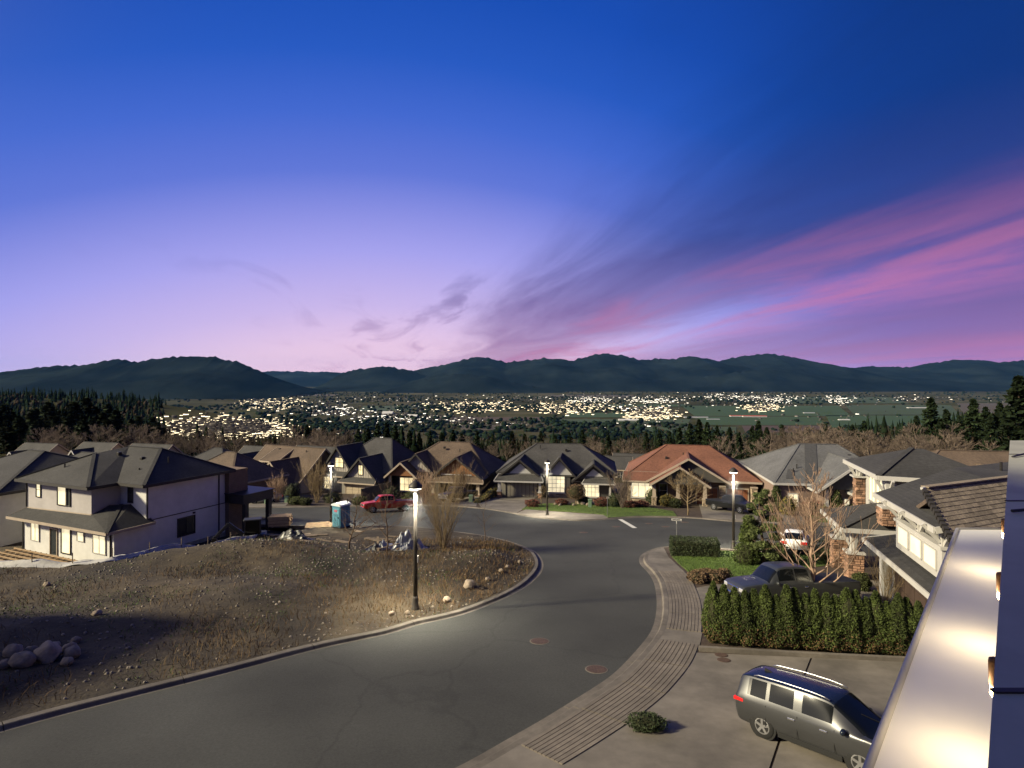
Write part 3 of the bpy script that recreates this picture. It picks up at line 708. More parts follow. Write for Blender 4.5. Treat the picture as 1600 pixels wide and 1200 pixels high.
        if sill: MB().bar(F(-w/2-0.15,0.07,-bw-0.03), F(w/2+0.15,0.07,-bw-0.03), 0.14, 0.06, up).build('sill', fm, wd)
        return wd
    def garage(s, P, phi, w, h, m, cols=4, rows=4, fm=None, glazed=None, name='garage_door'):
        F = s.frame(P, phi); up = F(0,1,0)-F(0,0,0); fm = fm or MT['white_trim']
        fr = MB()
        for u in (-w/2-0.06, w/2+0.06): fr.bar(F(u,0.04,0), F(u,0.04,h+0.12), 0.12, 0.12, up)
        fr.bar(F(-w/2,0.04,h+0.06), F(w/2,0.04,h+0.06), 0.12, 0.12, up)
        g = fr.build(name, fm, s.o)
        MB().prism([F(-w/2,0.005,0),F(w/2,0.005,0),F(w/2,0.005,h),F(-w/2,0.005,h)], F(0,0.01,0)-F(0,0,0)).build('backing', MT['dark_trim'], g)
        for j in range(rows):
            for i in range(cols):
                a, b = -w/2+w*i/cols+0.03, -w/2+w*(i+1)/cols-0.03; z0, z1 = h*j/rows+0.012, h*(j+1)/rows-0.012
                mm = MT[glazed] if (glazed and j == rows-1) else m
                MB().prism([F(a,0.016,z0),F(b,0.016,z0),F(b,0.016,z1),F(a,0.016,z1)], F(0,0.022,0)-F(0,0,0)).build('panel', mm, g)
        return g
    def battens(s, x0, x1, y, z0, zf, m, step=0.45):
        """vertical battens up to height zf(x) on a face looking towards -y"""
        x = x0
        while x <= x1:
            z = zf(x)
            if z > z0+0.15: MB().box(x-0.03, x+0.03, y-0.035, y+0.02, z0, z).build('batten', m, s.o)
            x += step
    def pillar(s, x, y, z0, zs, z1, w, m=None, cap=True, sm=None, tw=None):
        """stone base from z0 to zs with post above to z1"""
        p = stone_block(s.o, x, y, z0, zs, w, sm or MT['stonework'])
        MB().box(x-w/2-0.06, x+w/2+0.06, y-w/2-0.06, y+w/2+0.06, zs, zs+0.1).build('cap', MT['white_trim'] if m is None else m, p)
        if z1 > zs+0.2:
            t = tw or w*0.55; b = w*0.8; q = MB()
            q.add([(x-b/2,y-b/2,zs+.1),(x+b/2,y-b/2,zs+.1),(x+b/2,y+b/2,zs+.1),(x-b/2,y+b/2,zs+.1),(x-t/2,y-t/2,z1),(x+t/2,y-t/2,z1),(x+t/2,y+t/2,z1),(x-t/2,y+t/2,z1)],
                  [(3,2,1,0),(4,5,6,7),(0,1,5,4),(1,2,6,5),(2,3,7,6),(3,0,4,7)])
            q.build('post', m or MT['white_trim'], p)
        return p
    def vent(s, x, y, z, h=0.35, r=0.06, m=None, cap=False):
        mb = MB().tube([(x,y,z-0.25),(x,y,z+h)], r, 8)
        if cap: mb.lathe([(r*2.2,h),(r*2.2,h+0.04),(0.01,h+0.12)], 10, (x,y,z))
        mb.build('vent_pipe', m or MT['metal_dark'], s.o)
    def boxvent(s, x, y, z, m=None):
        MB().bbox(x-.16,x+.16,y-.16,y+.16,z-.2,z+.14,0.03).build('roof_vent', m or MT['metal_dark'], s.o)
def stone_block(parent, x, y, z0, z1, w, m, name='pillar'):
    random.seed(int((x*13+y*7+z0*3)*100) % 9999)
    p = MB().box(x-w/2+0.03, x+w/2-0.03, y-w/2+0.03, y+w/2-0.03, z0, z1).build(name, MT['mortar'], parent)
    mb = MB()
    for side in range(4): stone_face(mb, lambda u, o, z, side=side: ((x+u, y-w/2+.03-o, z), (x+w/2-.03+o, y+u, z), (x-u, y+w/2-.03+o, z), (x-w/2+.03-o, y-u, z))[side], -w/2, w/2, z0, z1)
    tag(mb.build('stone_facing', m, p), kind='stuff'); return p
def stone_face(mb, F, u0, u1, z0, z1, hmin=0.09, hmax=0.22, wmin=0.14, wmax=0.42):
    z = z0
    while z < z1-0.03:
        h = min(random.uniform(hmin, hmax), z1-z)
        if z1-(z+h) < 0.08: h = z1-z
        u = u0
        while u < u1-0.02:
            w = min(random.uniform(wmin, wmax), u1-u)
            if u1-(u+w) < 0.1: w = u1-u
            d = random.uniform(0.025, 0.07); g = 0.012; c = 0.02
            a, b, e, f = u+g, u+w-g, z+g, z+h-g
            vs = [F(a,0,e),F(b,0,e),F(b,0,f),F(a,0,f),F(a+c,d,e+c),F(b-c,d,e+c),F(b-c,d,f-c),F(a+c,d,f-c)]
            mb.add(vs, [(4,5,6,7),(0,1,5,4),(1,2,6,5),(2,3,7,6),(3,0,4,7)]); u += w
        z += h
def stone_wall(h, P, phi, w, hh, m=None):
    """stone veneer on a wall face"""
    F0 = h.frame(P, phi); mb = MB(); random.seed(int(w*100+hh*10))
    stone_face(mb, lambda u, o, z: F0(u, o+0.004, z), -w/2, w/2, 0, hh, 0.18, 0.36, 0.25, 0.6)
    return tag(mb.build('stone_veneer', m or MT['stonewall'], h.o), kind='stuff')

# ---- A: white two-storey house under construction, left
h = House('new_house', 'new white two storey house with black hip roofs beside the dirt lot', -30.4, 44.0, PAD, -23.6)
W = MT['white_wall']; BK = MT['roof_black']; DT = MT['dark_trim']
h.wall(-11.9, 0, 0, 9.9, -1.2, 3.0, W)
h.wall(-11.9, -3.2, 0.25, 9.88, 3.0, 6.0, MT['grey_wall'])
h.wall(-3.2, -0.004, 2.5, 9.88, 3.0, 6.0, W)
MB().box(0.0, 0.035, 2.45, 9.95, 3.0, 3.07).build('belt_trim', DT, h.o)
MB().box(-0.6, 0.06, 4.5, 10.4, -1.6, 0.35).build('foundation', MT['foundation'], h.o)
h.hip(-11.9, 0, 2.5, 9.9, 6.05, 8.35, (-7.5, 6.0), (-3.2, 6.0), BK, 0.6, 0.2, DT)
# front wing roof
x0, x1, ye, zr = -12.5, -2.6, -0.35, 8.0
h._roof([(x0,ye,6.03),(x1,ye,6.03),(x1,4.6,6.03),(-7.5,6.0,8.33),(-7.5,3.0,8.0),(x0,4.6,6.03)], [(0,1,4),(1,2,3,4),(0,4,3,5)], [0,1,2,3,5], BK, 0.2, 'roof', DT)
MB().bar((x1,ye,6.06),(-7.5,3.0,8.03),0.26,0.06).bar((x0,ye,6.06),(-7.5,3.0,8.03),0.26,0.06).build('ridge_cap', BK, h.o)
# lower skirt roof, hipped at the right corner
h._roof([(-12.7,-0.85,2.93),(0.5,-0.85,2.93),(0.5,2.9,2.93),(-1.9,2.5,4.25),(-3.2,1.6,4.25),(-3.2,0.28,3.75),(-11.9,0.28,3.55)], [(0,1,4,5,6),(1,2,3,4)], [0,1,2,3,4,5,6], BK, 0.16, 'skirt_roof', MT['tan_trim'])
MB().bar((0.5,-0.85,2.96),(-2.4,2.05,4.27),0.24,0.06).build('ridge_cap', BK, h.o)
tr = DT
for xx, z0, w, hh, c, r_ in ((-10.25,1.0,1.1,1.5,2,1),(-4.1,1.65,0.8,0.65,1,1),(-1.75,0.95,1.5,1.35,2,1),(-10.25,4.6,0.55,1.15,1,2)): h.window((xx,0.25 if z0 > 4 else 0,z0), 0, w, hh, c, r_, 'lit_white', tr if z0 > 4 else MT['white_trim'], 0.07, False)
h.window((-6.0,0,0.45), 0, 1.15, 1.95, 1, 1, 'lit_white', tr, 0.08, False, 'patio_door')
h.window((-7.0,0.25,4.2), 0, 1.1, 1.5, 1, 1, 'lit_white', tr, 0.08, False); h.window((-6.1,0.25,4.2), 0, 0.4, 1.5, 1, 1, 'dark_glass', tr, 0.06, False)
h.window((-7.65,0,0.1), 0, 0.85, 2.1, 1, 1, 'dark_glass', MT['tan_trim'], 0.1, False, 'door')
h.window((-1.9,2.5,4.4), 0, 0.5, 1.3, 1, 2, 'dark_glass', tr, 0.07, False)
h.window((0,6.0,1.1), 90, 1.5, 1.45, 2, 1, 'dark_glass', tr, 0.08, False)
for (x, y, z1, z0) in ((-11.95,-0.06,2.85,-0.6),(-0.35,-0.06,2.8,-0.6),(-11.95,0.19,5.9,3.6)): MB().tube([(x,y,z0),(x,y,z1)], 0.055, 8).build('downpipe', DT, h.o)
MB().tube([(0.07,9.2,-1.0),(0.07,9.2,5.9)], 0.055, 8).build('downpipe', DT, h.o); MB().tube([(0.07,2.55,3.0),(0.07,2.55,5.9)], 0.055, 8).build('downpipe', DT, h.o)
for (x, y, z) in ((-8.6,1.3,7.0),(-2.2,3.4,6.7),(-1.4,5.4,7.4)): h.vent(x, y, z)
h.boxvent(-3.6,4.6,7.6); h.boxvent(-6.4,4.4,7.9); h.boxvent(-2.0,8.4,6.9)
for yy in (4.4, 5.0): MB().bbox(0, 0.12, yy, yy+0.28, -0.2, 0.05).build('wall_vent', DT, h.o)
MB().bbox(0,0.14,6.6,6.8,2.75,2.9).build('wall_lamp', DT, h.o)
# entrance canopy at the street end
MB().box(-2.6, 2.3, 9.9, 13.4, 3.05, 3.85).build('canopy', DT, h.o)
MB().box(-2.7, 2.4, 9.8, 13.5, 3.85, 3.93).build('canopy_cap', MT['metal_dark'], h.o)
for (x, y) in ((2.0, 13.1), (2.0, 10.4)): MB().box(x-0.2, x+0.2, y-0.2, y+0.2, -0.9, 3.05).build('post', DT, h.o)
h.wall(-3.4, 0.5, 9.9, 12.0, -1.2, 6.0, MT['siding_brown'], 'entry_wall')
MB().box(-2.5, 2.4, 9.95, 13.5, -1.5, -0.15).build('porch_slab', MT['foundation'], h.o)

# ---- neighbour left of it
h = House('neighbour_house', 'white walled house with a black roof cut by the left frame edge', -46.5, 50.5, PAD-0.3, -23.6)
h.wall(-10, 2.6, 0, 12, -1.5, 5.0, W); h.hip(-10, 2.6, 0, 12, 5.0, 7.6, (-5, 6), (-2.4, 6), BK, 0.5, 0.2, DT)
MB().box(-10, 2.63, -0.03, 0, 2.6, 2.7).build('belt_trim', MT['grey_wall'], h.o)
h.window((-3,0,1.0), 0, 1.4, 1.3, 2, 1, 'lit_white', DT, 0.08, False)

# ---- C: brown house
h = House('brown_house', 'brown roofed house with cream garage gable and low dormer, left of the row', -44.0, 94.3, -10.6, -25)
RB = MT['roof_brown']; CR = MT['cream']; SB = MT['siding_brown']
h.wall(0, 12.5, 0, 10, -2, 2.8, CR); h.gable_x(0, 12.5, 0, 10, 2.95, 7.1, RB, SB, trim=MT['tan_trim'])
h.wall(5.8, 11.6, -2.0, 0, -2, 2.6, CR, 'garage_wall'); h.gable_y(5.8, 11.6, -2.0, 4.2, 2.7, 5.7, RB, CR, trim=MT['tan_trim'])
h.garage((8.7,-2.0,0), 0, 4.4, 1.95, MT['garage_cream'], 4, 3, MT['tan_trim'], 'lit')
h.window((8.7,-2.0,3.3), 0, 0.8, 0.9, 1, 2, 'lit', MT['tan_trim'], 0.08)
h.window((1.0,0,0.6), 0, 1.9, 1.6, 3, 2, 'lit', MT['white_trim'], 0.08)
h.window((3.9,0,0.1), 0, 1.0, 2.0, 1, 1, 'dark_glass', MT['tan_trim'], 0.12, False, 'door')
for x in (2.6, 5.2): MB().box(x-.14,x+.14,-0.5,-0.2,-0.5,2.75).build('post', MT['tan_trim'], h.o)
# shed dormer
MB().box(2.9, 6.0, 1.4, 4.0, 4.05, 5.15).build('dormer', SB, h.o)
h._roof([(2.5,0.95,5.05),(6.4,0.95,5.05),(6.4,5.0,6.95),(2.5,5.0,6.95)], [(0,1,2,3)], [0,1,2,3], RB, 0.16, 'dormer_roof', MT['tan_trim'])
h.window((4.45,1.4,4.22), 0, 2.4, 0.6, 4, 1, 'dark_glass', MT['white_trim'], 0.08, False)
h.vent(9.5,4.2,6.4); h.boxvent(3.5,4.3,6.6)

# ---- house behind A (brown roof) and more roofs on the left
def simple_house(label, x, y, z, a, w, d, ze, zr, rm, wm, kind='hip', group=None, front_gable=None, name='house'):
    h = House(name, label, x, y, z, a)
    if group: h.o['group'] = group
    h.wall(0, w, 0, d, -4.0, ze, wm)
    if kind == 'hip': h.hip(0, w, 0, d, ze, zr, (d/2, d/2) if w > d else (w/2, w/2), (w-d/2, d/2) if w > d else (w/2, d-w/2), rm, 0.45, 0.18, MT['tan_trim'])
    else: h.gable_x(0, w, 0, d, ze, zr, rm, wm, trim=MT['tan_trim'])
    if front_gable:
        fx, fw, fh = front_gable; h.wall(fx, fx+fw, -1.2, 0, -4, ze-0.15, wm, 'gable_wall'); h.gable_y(fx, fx+fw, -1.2, d*0.45, ze, fh, rm, wm, trim=MT['white_trim'])
        h.window((fx+fw/2,-1.2,ze+0.25), 0, 0.8, 0.8, 1, 2, 'lit', MT['white_trim'], 0.08)
        h.window((fx+fw/2,-1.2,1.0), 0, 1.6, 1.2, 2, 2, 'lit', MT['white_trim'], 0.08)
    h.window((w*0.75,0,1.0), 0, 1.4, 1.2, 2, 2, 'dark_glass', MT['white_trim'], 0.08)
    return h
simple_house('brown roofed house behind the canopy of the new white house', -47.0, 80.5, -9.0, -25, 11, 9, 2.9, 6.4, RB, SB)
RD = MT['roof_dark']; SG = MT['siding_grey']; SD = MT['siding_dark']
simple_house('dark roofed house rising just behind the white house, left part', -70, 82, -9.6, -18, 13, 10, 3.2, 6.6, RD, SG)
simple_house('far cream gabled house below dark trees, furthest left of its row', -111, 126, -14.3, -15, 9, 9, 4.2, 7.6, RD, CR, 'gable', 'gabled row at far left', (2, 4, 6.4))
simple_house('far cream gabled house below dark trees, second from left in its row', -97, 125, -14.0, -15, 9, 9, 4.2, 7.6, RD, CR, 'gable', 'gabled row at far left', (2, 4, 6.6))
simple_house('far cream gabled house below dark trees, third from left in its row', -84, 122, -13.8, -15, 10, 9, 3.8, 7.4, RD, CR, 'gable', 'gabled row at far left', (2.4, 4, 6.2))
simple_house('far dark roofed house right of the gabled row at left', -70, 120, -13.6, -15, 12, 10, 3.2, 6.6, RD, SG, 'hip')
simple_house('small dark roof peeking between the white house and brown house', -58, 118, -13.4, -20, 10, 9, 3.6, 7.0, RD, CR, 'gable', None, (3, 4, 6.2))
simple_house('small dark blue roof behind the brown house with the dormer', -52, 132, -15.2, -20, 11, 9, 3.6, 7.2, RD, SG, 'gable')
simple_house('reddish roof peeking above the brown house, between it and the dark gabled house', -33, 128, -15.0, -20, 9, 8, 3.4, 6.6, MT['roof_red'], SG, 'gable')
for i, (px, py, D, rm) in enumerate([(955,716,128,RD),(985,712,135,RD),(1150,722,112,RD),(738,716,120,RD)]):
    p = at(px, py, D)
    simple_house(('small roof left of the red roofed house, behind, lower one','small roof just behind the left slope of the red roofed house','small roof in the gap between the red and the grey roofed houses','small pale roof peeking behind the double garage house')[i], p.x-4, D, p.z-5.2, -15, 8, 7, 3.2, 5.4, rm, CR, 'gable', 'small roofs behind the row')

# ---- D: dark grey house with two board-and-batten gables
h = House('grey_gable_house', 'dark roofed house with two steep board and batten gables, beside red truck', -30.8, 93.0, -10.3, -20)
BW = MT['batten_wall']
h.wall(0, 12, 1.2, 13, -2.5, 3.2, SG); h.hip(0, 12.2, 1.2, 13, 3.3, 8.1, (5.4, 7.2), (8.6, 7.2), RD, 0.5, 0.2, MT['dark_trim'])
h.wall(0.3, 6.2, 0, 1.2, -2.5, 3.2, SG, 'front_wall'); h.gable_y(0.3, 6.2, 0, 6.5, 3.3, 7.35, RD, BW, trim=MT['dark_trim'])
h.pent(0.4, 6.1, -1.1, -0.01, 2.75, 3.35, RD, trim=MT['tan_trim'])
h.wall(5.6, 11.6, -2.2, 1.2, -2.5, 2.6, SG, 'garage_wall'); h.gable_y(5.6, 11.6, -1.6, 5, 2.75, 5.95, RD, BW, trim=MT['dark_trim'])
h.pent(5.3, 11.9, -2.9, -1.61, 2.3, 2.95, RD, trim=MT['tan_trim'])
zf1 = lambda x: 7.1-(7.35-3.3)/2.95*abs(x-3.25)-0.35; zf2 = lambda x: 5.7-(5.95-2.75)/3.0*abs(x-8.6)-0.3
h.battens(0.6, 6.0, 0, 3.2, zf1, BW); h.battens(5.9, 11.4, -1.6, 2.7, zf2, BW)
h.window((3.5,0,4.05), 0, 1.5, 1.45, 2, 2, 'lit', MT['dark_trim'], 0.1, False); h.window((8.6,-1.6,3.4), 0, 0.7, 1.4, 1, 2, 'lit', MT['dark_trim'], 0.1, False)
h.garage((8.7,-2.2,0), 0, 4.7, 2.2, MT['garage_cream'], 4, 4, MT['tan_trim'])
h.window((1.4,0,0.5), 0, 1.5, 1.9, 3, 3, 'lit', MT['white_trim'], 0.1); h.window((4.4,0,0.05), 0, 1.0, 2.1, 1, 1, 'dark_glass', MT['white_trim'], 0.12, False, 'door')
for x in (2.8, 5.1): MB().box(x-.12,x+.12,-0.95,-0.7,-0.6,2.7).build('post', MT['white_trim'], h.o)
stone_wall(h, (1.4,0,-0.8), 0, 2.0, 1.1)

# ---- E: brown craftsman house with porch gable and garage gable
h = House('brown_gable_house', 'brown roofed house with wood gables and open garage, middle of row', -18.8, 90.0, -10.1, -12)
h.wall(0, 15, 1, 12.5, -2.5, 3.3, SD); h.hip(0, 15, 1, 12.5, 3.4, 7.5, (5.6, 6.7), (10.6, 6.7), RB, 0.5, 0.2, MT['dark_trim'])
h.gable_y(1.2, 6.6, 0.6, 6.5, 3.5, 6.3, RB, MT['batten_wall'], trim=MT['dark_trim']); h.gable_y(0.1, 4.5, -1.6, 3.0, 3.3, 5.2, RB, MT['shake_wood'], trim=MT['tan_trim'])
h.battens(1.6, 6.3, 0.6, 3.5, lambda x: 6.0-(2.8/2.7)*abs(x-3.9)-0.3, MT['batten_wall'])
h.wall(1.3, 4.2, -0.6, 1, -2.5, 3.1, SD, 'bay_wall'); h.window((2.75,-0.6,0.7), 0, 2.1, 1.95, 3, 2, 'lit', MT['white_trim'], 0.1)
for x in (0.4, 4.3): h.pillar(x, -1.5, -0.6, 0.7, 3.1, 0.55, MT['tan_trim'])
# garage with a deep opening
for (a, b) in ((7.6, 8.6), (14.2, 15.1)): h.wall(a, b, -2.2, 1, -2.5, 2.9, SD, 'garage_wall')
h.wall(8.6, 14.2, -2.2, -1.9, 2.35, 2.9, MT['dark_trim'], 'lintel')
h.gable_y(7.6, 15.1, -2.4, 5.5, 3.5, 6.35, RB, MT['shake_wood'], trim=MT['dark_trim']); h.pent(7.0, 15.7, -3.5, -2.42, 2.8, 3.6, RB, trim=MT['tan_trim'])
MB().bar((9.0,-2.55,3.75),(13.7,-2.55,3.75),0.08,0.14).build('beam', MT['white_trim'], h.o)
for x in (7.9, 14.8): h.pillar(x, -2.9, -0.6, 1.0, 2.75, 0.65, MT['tan_trim'])
h.vent(9.8,4.2,6.4); h.boxvent(7.0,4.9,6.8)

# ---- F: grey house with three white gables
h = House('white_gable_house', 'charcoal roofed house with three white gables and taupe double garage door', -2.0, 83.0, -9.2, -8)
GW = MT['gable_white']; WT = MT['white_trim']
h.wall(0, 16.3, 2, 14, -2.5, 3.2, SD); h.hip(0, 16.5, 2, 14, 3.35, 6.9, (4.8, 8), (11.6, 8), RD, 0.5, 0.2, MT['dark_trim'])
h.wall(0.3, 6.0, 0.4, 2, -2.5, 2.9, SG, 'garage_wall'); h.gable_y(0.1, 6.1, 0.2, 7.0, 3.1, 5.5, RD, SD, trim=MT['dark_trim'])
MB().prism([(1.6,0.16,3.45),(4.8,0.16,3.45),(3.2,0.16,4.85)], (0,0.02,0)).build('gable_panel', GW, h.o)
h.pent(-0.4, 6.6, -1.2, 0.18, 2.55, 3.35, RD, trim=WT)
h.garage((3.4,0.4,0.05), 0, 4.5, 2.25, MT['garage_tan'], 8, 1, MT['dark_trim'])
h.pillar(0.3, -0.7, -0.5, 1.0, 2.5, 0.6, None); h.pillar(6.1, -0.7, -0.5, 0.9, 2.5, 0.5, None)
h.wall(6.9, 10.3, 1.0, 2, -2.5, 3.2, SD, 'bay_wall'); h.gable_y(6.6, 11.0, 0.9, 8, 3.2, 5.75, RD, SD, trim=MT['dark_trim'])
MB().prism([(7.0,0.87,3.25),(10.6,0.87,3.25),(8.8,0.87,5.25)], (0,0.02,0)).build('gable_panel', GW, h.o)
h.window((8.3,1.0,0.75), 0, 2.3, 2.45, 4, 4, 'lit_white', WT, 0.11); stone_wall(h, (8.5,1.0,-0.8), 0, 3.2, 1.35)
h.wall(12.0, 16.0, 0.6, 2, -2.5, 2.8, SD, 'bay_wall'); h.gable_y(11.0, 16.2, 0.5, 7, 2.9, 5.0, RD, SD, trim=MT['dark_trim'])
MB().prism([(12.5,0.46,3.2),(15.0,0.46,3.2),(13.6,0.46,4.25)], (0,0.02,0)).build('gable_panel', GW, h.o)
h.pent(12.0, 16.6, -0.5, 0.48, 2.35, 3.0, RD, trim=WT)
h.window((13.3,0.6,0.35), 0, 2.1, 1.9, 4, 3, 'lit_white', WT, 0.11); stone_wall(h, (13.9,0.6,-0.8), 0, 3.8, 0.95)
h.pillar(15.9, -0.2, -0.6, 0.3, 2.3, 0.4, None)
h.window((11.2,2,0.0), 0, 1.0, 2.1, 1, 1, 'dark_glass', WT, 0.12, False, 'door')
h.vent(5.5,6.5,6.5); h.boxvent(9.5,6.2,6.2)

# ---- G: red-brown roofed house with stone
h = House('red_roof_house', 'red brown roofed house with stone walls and double front gable', 15.2, 76.0, -8.3, -15)
RR = MT['roof_red']; TT = MT['tan_trim']
h.wall(0, 15.8, 0, 12, -2.5, 3.2, SB); h.hip(0, 15.9, 0, 12, 3.3, 6.95, (5.0, 6), (10.6, 6), RR, 0.55, 0.2, TT)
h.gable_y(3.0, 12.4, -1.0, 6.5, 3.35, 6.15, RR, SD, trim=TT, ohf=0.7); h.gable_y(3.4, 9.8, -2.6, 4, 3.2, 5.25, RR, SD, trim=TT, ohf=0.6)
h.wall(0.05, 3.6, -0.9, 0, -2.5, 2.9, SB, 'bay_wall'); h._roof([(-0.5,-1.5,3.0),(4.0,-1.5,3.0),(4.0,0.5,3.9),(-0.5,0.5,3.9)], [(0,1,2,3)], [0,1,2,3], RR, 0.16, 'bay_roof', TT)
stone_wall(h, (1.8,-0.9,-1.0), 0, 3.4, 3.6); 
h.window((1.9,-0.98,0.9), 0, 2.5, 1.75, 3, 1, 'lit_white', WT, 0.12)
h.window((0.0,4.0,0.9), -90, 1.3, 1.6, 2, 2, 'lit_white', WT, 0.12)
h.window((4.6,-0.02,0.8), 0, 0.9, 1.7, 1, 2, 'dark_glass', WT, 0.1)
for x in (3.5, 6.4, 9.6): h.pillar(x, -2.4, -0.8, 1.2, 3.0, 0.6, TT, sm=MT['stonewall'])
h.garage((10.0,-0.02,0), 0, 2.5, 2.25, MT['garage_wood'], 4, 4, TT); h.garage((13.6,-0.02,0), 0, 2.5, 2.25, MT['garage_wood'], 4, 4, TT)
for x in (11.8, 15.5): h.pillar(x, -0.5, -0.6, 2.6, 2.7, 0.7, TT, sm=MT['stonewall'])
h.vent(7.2,4.0,5.8); h.boxvent(5.0,3.2,5.5)

# ---- H: grey roofed brick house
h = House('brick_house', 'grey roofed brick house with white pillars and tall arched window', 30.4, 66.0, -7.4, -8.6)
RG = MT['roof_grey']; BR = MT['brick']
h.wall(0, 13, 0, 16, -2.5, 3.3, BR); h.hip(0, 13, 0, 16, 3.4, 7.1, (4.6, 7.0), (9.0, 7.0), RG, 0.5, 0.2, WT)
# darker strip of shingles in the valley and on the slope
k = (7.1-3.4)/7.5
MB().prism([(2.9,-0.45,3.46),(4.2,-0.45,3.46),(6.6,6.9,7.07),(5.2,6.9,7.07)], (0,0,0.03)).build('shingle_strip', MT['roof_strip'], h.o)
MB().prism([(1.0,0.3,3.84),(1.9,0.3,3.84),(2.4,1.9,4.62),(1.7,1.9,4.62)], (0,0,0.03)).build('shingle_strip', MT['roof_strip'], h.o)
h.wall(4.2, 11.5, -2.0, 0, -2.5, 3.3, BR, 'front_wall')
h.gable_y(3.6, 11.4, -2.6, 6.5, 3.4, 6.3, RG, SD, trim=WT, ohf=0.6); h.gable_y(7.0, 11.6, -4.2, 2, 3.3, 4.9, RG, SD, trim=WT, ohf=0.5)
h.window((1.7,0,0.9), 0, 0.9, 1.2, 2, 2, 'lit_white', WT, 0.12)
F = h.window((9.3,-2.0,0.2), 0, 1.7, 2.2, 3, 3, 'dark_glass', WT, 0.12)
mb = MB(); pts = [(9.3+0.9*math.cos(t), -2.05, 2.5+0.7*math.sin(t)) for t in np.linspace(0, math.pi, 12)]; mb.tube(pts, 0.06, 6)
mb.bar((9.3,-2.05,2.45),(9.3,-2.05,3.15),0.06,0.06); mb.build('arch_trim', WT, h.o)
h.window((6.6,-2.0,0.6), 0, 0.5, 1.5, 2, 2, 'lit_white', WT, 0.1); h.window((5.2,-2.0,0.0), 0, 1.0, 2.2, 1, 1, 'dark_glass', SD, 0.1, False, 'door')
for x in (4.4, 7.2, 11.3): h.pillar(x, -3.9 if x > 5 else -2.4, -0.8, 0.8, 3.2, 0.5, WT, sm=MT['brick'])
h.vent(2.2,1.5,4.5); h.vent(2.8,2.2,4.9); h.boxvent(9.6,5.0,6.0)

# ---- J: brown roof behind on the right
h = House('brown_hip_house', 'low brown hip roof behind the white timber house at right', 37.0, 55.0, -6.6, -12)
h.wall(0, 22, 0, 14, -3, 3.0, SB); h.hip(0, 22, 0, 14, 3.1, 7.0, (6.5, 7), (16, 7), RB, 0.5, 0.2, TT)
h.gable_y(6.5, 11.5, -0.8, 5, 4.2, 6.0, RB, SD, trim=MT['dark_trim']); h.boxvent(4.5,3.5,5.1); h.vent(2.6,1.6,4.1)

# ---- unseen house added left of the frame to shade the near lot
h = simple_house('tall grey neighbour house outside the left frame edge', -43.5, 4.0, -1.5, -3, 15, 18, 6.5, 10.2, RD, SG, 'hip')
# ------------------------------------------------------------------ I: white timber-trimmed house on the right (faces left)
h = House('timber_house', 'white trimmed house with stone pillars, balcony and dark hip roofs at right', 19.5, 29.3, -3.28, -105.7)
# local x runs along the facade towards the camera, local y into the house, front faces -y
def toloc(px, py, Y):
    v = at(px, py, Y)-h.p; c, s_ = math.cos(-h.a), math.sin(-h.a); return Vector((v.x*c-v.y*s_, v.x*s_+v.y*c, v.z))
SH = MT['roof_black']
# garage block towards the camera
h.wall(-0.3, 10.5, -0.3, 9.0, -1.0, 3.0, MT['siding_dark'], 'garage_wall')
MB().box(-0.32, 0.0, -0.62, -0.31, -0.9, 2.8).build('corner_post', WT, h.o)
MT['garage_dark'] = mat('dark_door', (0.055,0.036,0.027), 0.55, 0.2, 3.0, stretch=(8, 8, 1))
h.garage((3.4,-0.3,0), 0, 4.9, 2.2, MT['garage_dark'], 4, 4, WT); h.garage((8.3,-0.3,0), 0, 2.6, 2.2, MT['garage_dark'], 3, 4, WT)
h._roof([(-0.7,-1.25,2.85),(10.8,-1.25,2.85),(10.8,1.9,3.62),(-0.2,1.9,3.62)], [(0,1,2,3)], [0,1,2,3], SH, 0.18, 'skirt_roof', WT)
# entrance porch
pr = [(-8.0,-1.4,2.75),(-3.2,-1.4,2.75),(-2.0,2.4,2.75),(-8.6,2.4,2.75),(-4.6,2.2,4.15),(-5.4,2.2,4.15)]
h._roof([(-8.1,-1.6,2.7),(-3.2,-1.6,2.7),(-3.2,2.6,2.7),(-8.1,2.6,2.7),(-5.2,1.9,4.1),(-5.0,2.6,4.1)], [(0,1,4),(1,2,5,4),(2,3,5),(3,0,4,5)], [0,1,2,3], SH, 0.2, 'roof', WT)
MB().bar((-3.2,-1.6,2.74),(-5.2,1.9,4.13),0.25,0.06).build('ridge_cap', SH, h.o)
for x, y in ((-7.2,-0.8),(-4.0,-0.8),(-2.7,1.0)):
    h.pillar(x, y, -0.9, 1.15, 1.3, 0.85 if y < 0 else 0.7, WT)
    q = MB(); q.box(x-.2,x+.2,y-.2,y+.2,1.25,2.5); q.bar((x-0.6,y,2.5),(x-0.18,y,1.4),0.13,0.13); q.bar((x+0.6,y,2.5),(x+0.18,y,1.4),0.13,0.13); q.bar((x,y-0.75,2.5),(x,y-0.18,1.5),0.13,0.13); q.build('braced_post', WT, h.o)
h.wall(-9.0, -0.3, 2.2, 9.0, -1.0, 3.2, MT['siding_grey'], 'entry_wall')
h.window((-5.0,2.2,0.1), 0, 1.2, 2.2, 2, 1, 'dark_glass', WT, 0.15, False, 'door'); h.window((-1.4,2.2,0.6), 0, 0.9, 1.7, 1, 2, 'dark_glass', WT, 0.14)
stone_wall(h, (-2.6,2.2,-0.9), 0, 1.2, 3.2, MT['stonework']); stone_wall(h, (-0.95,2.2,-0.9), 0, 0.9, 1.6, MT['stonework'])
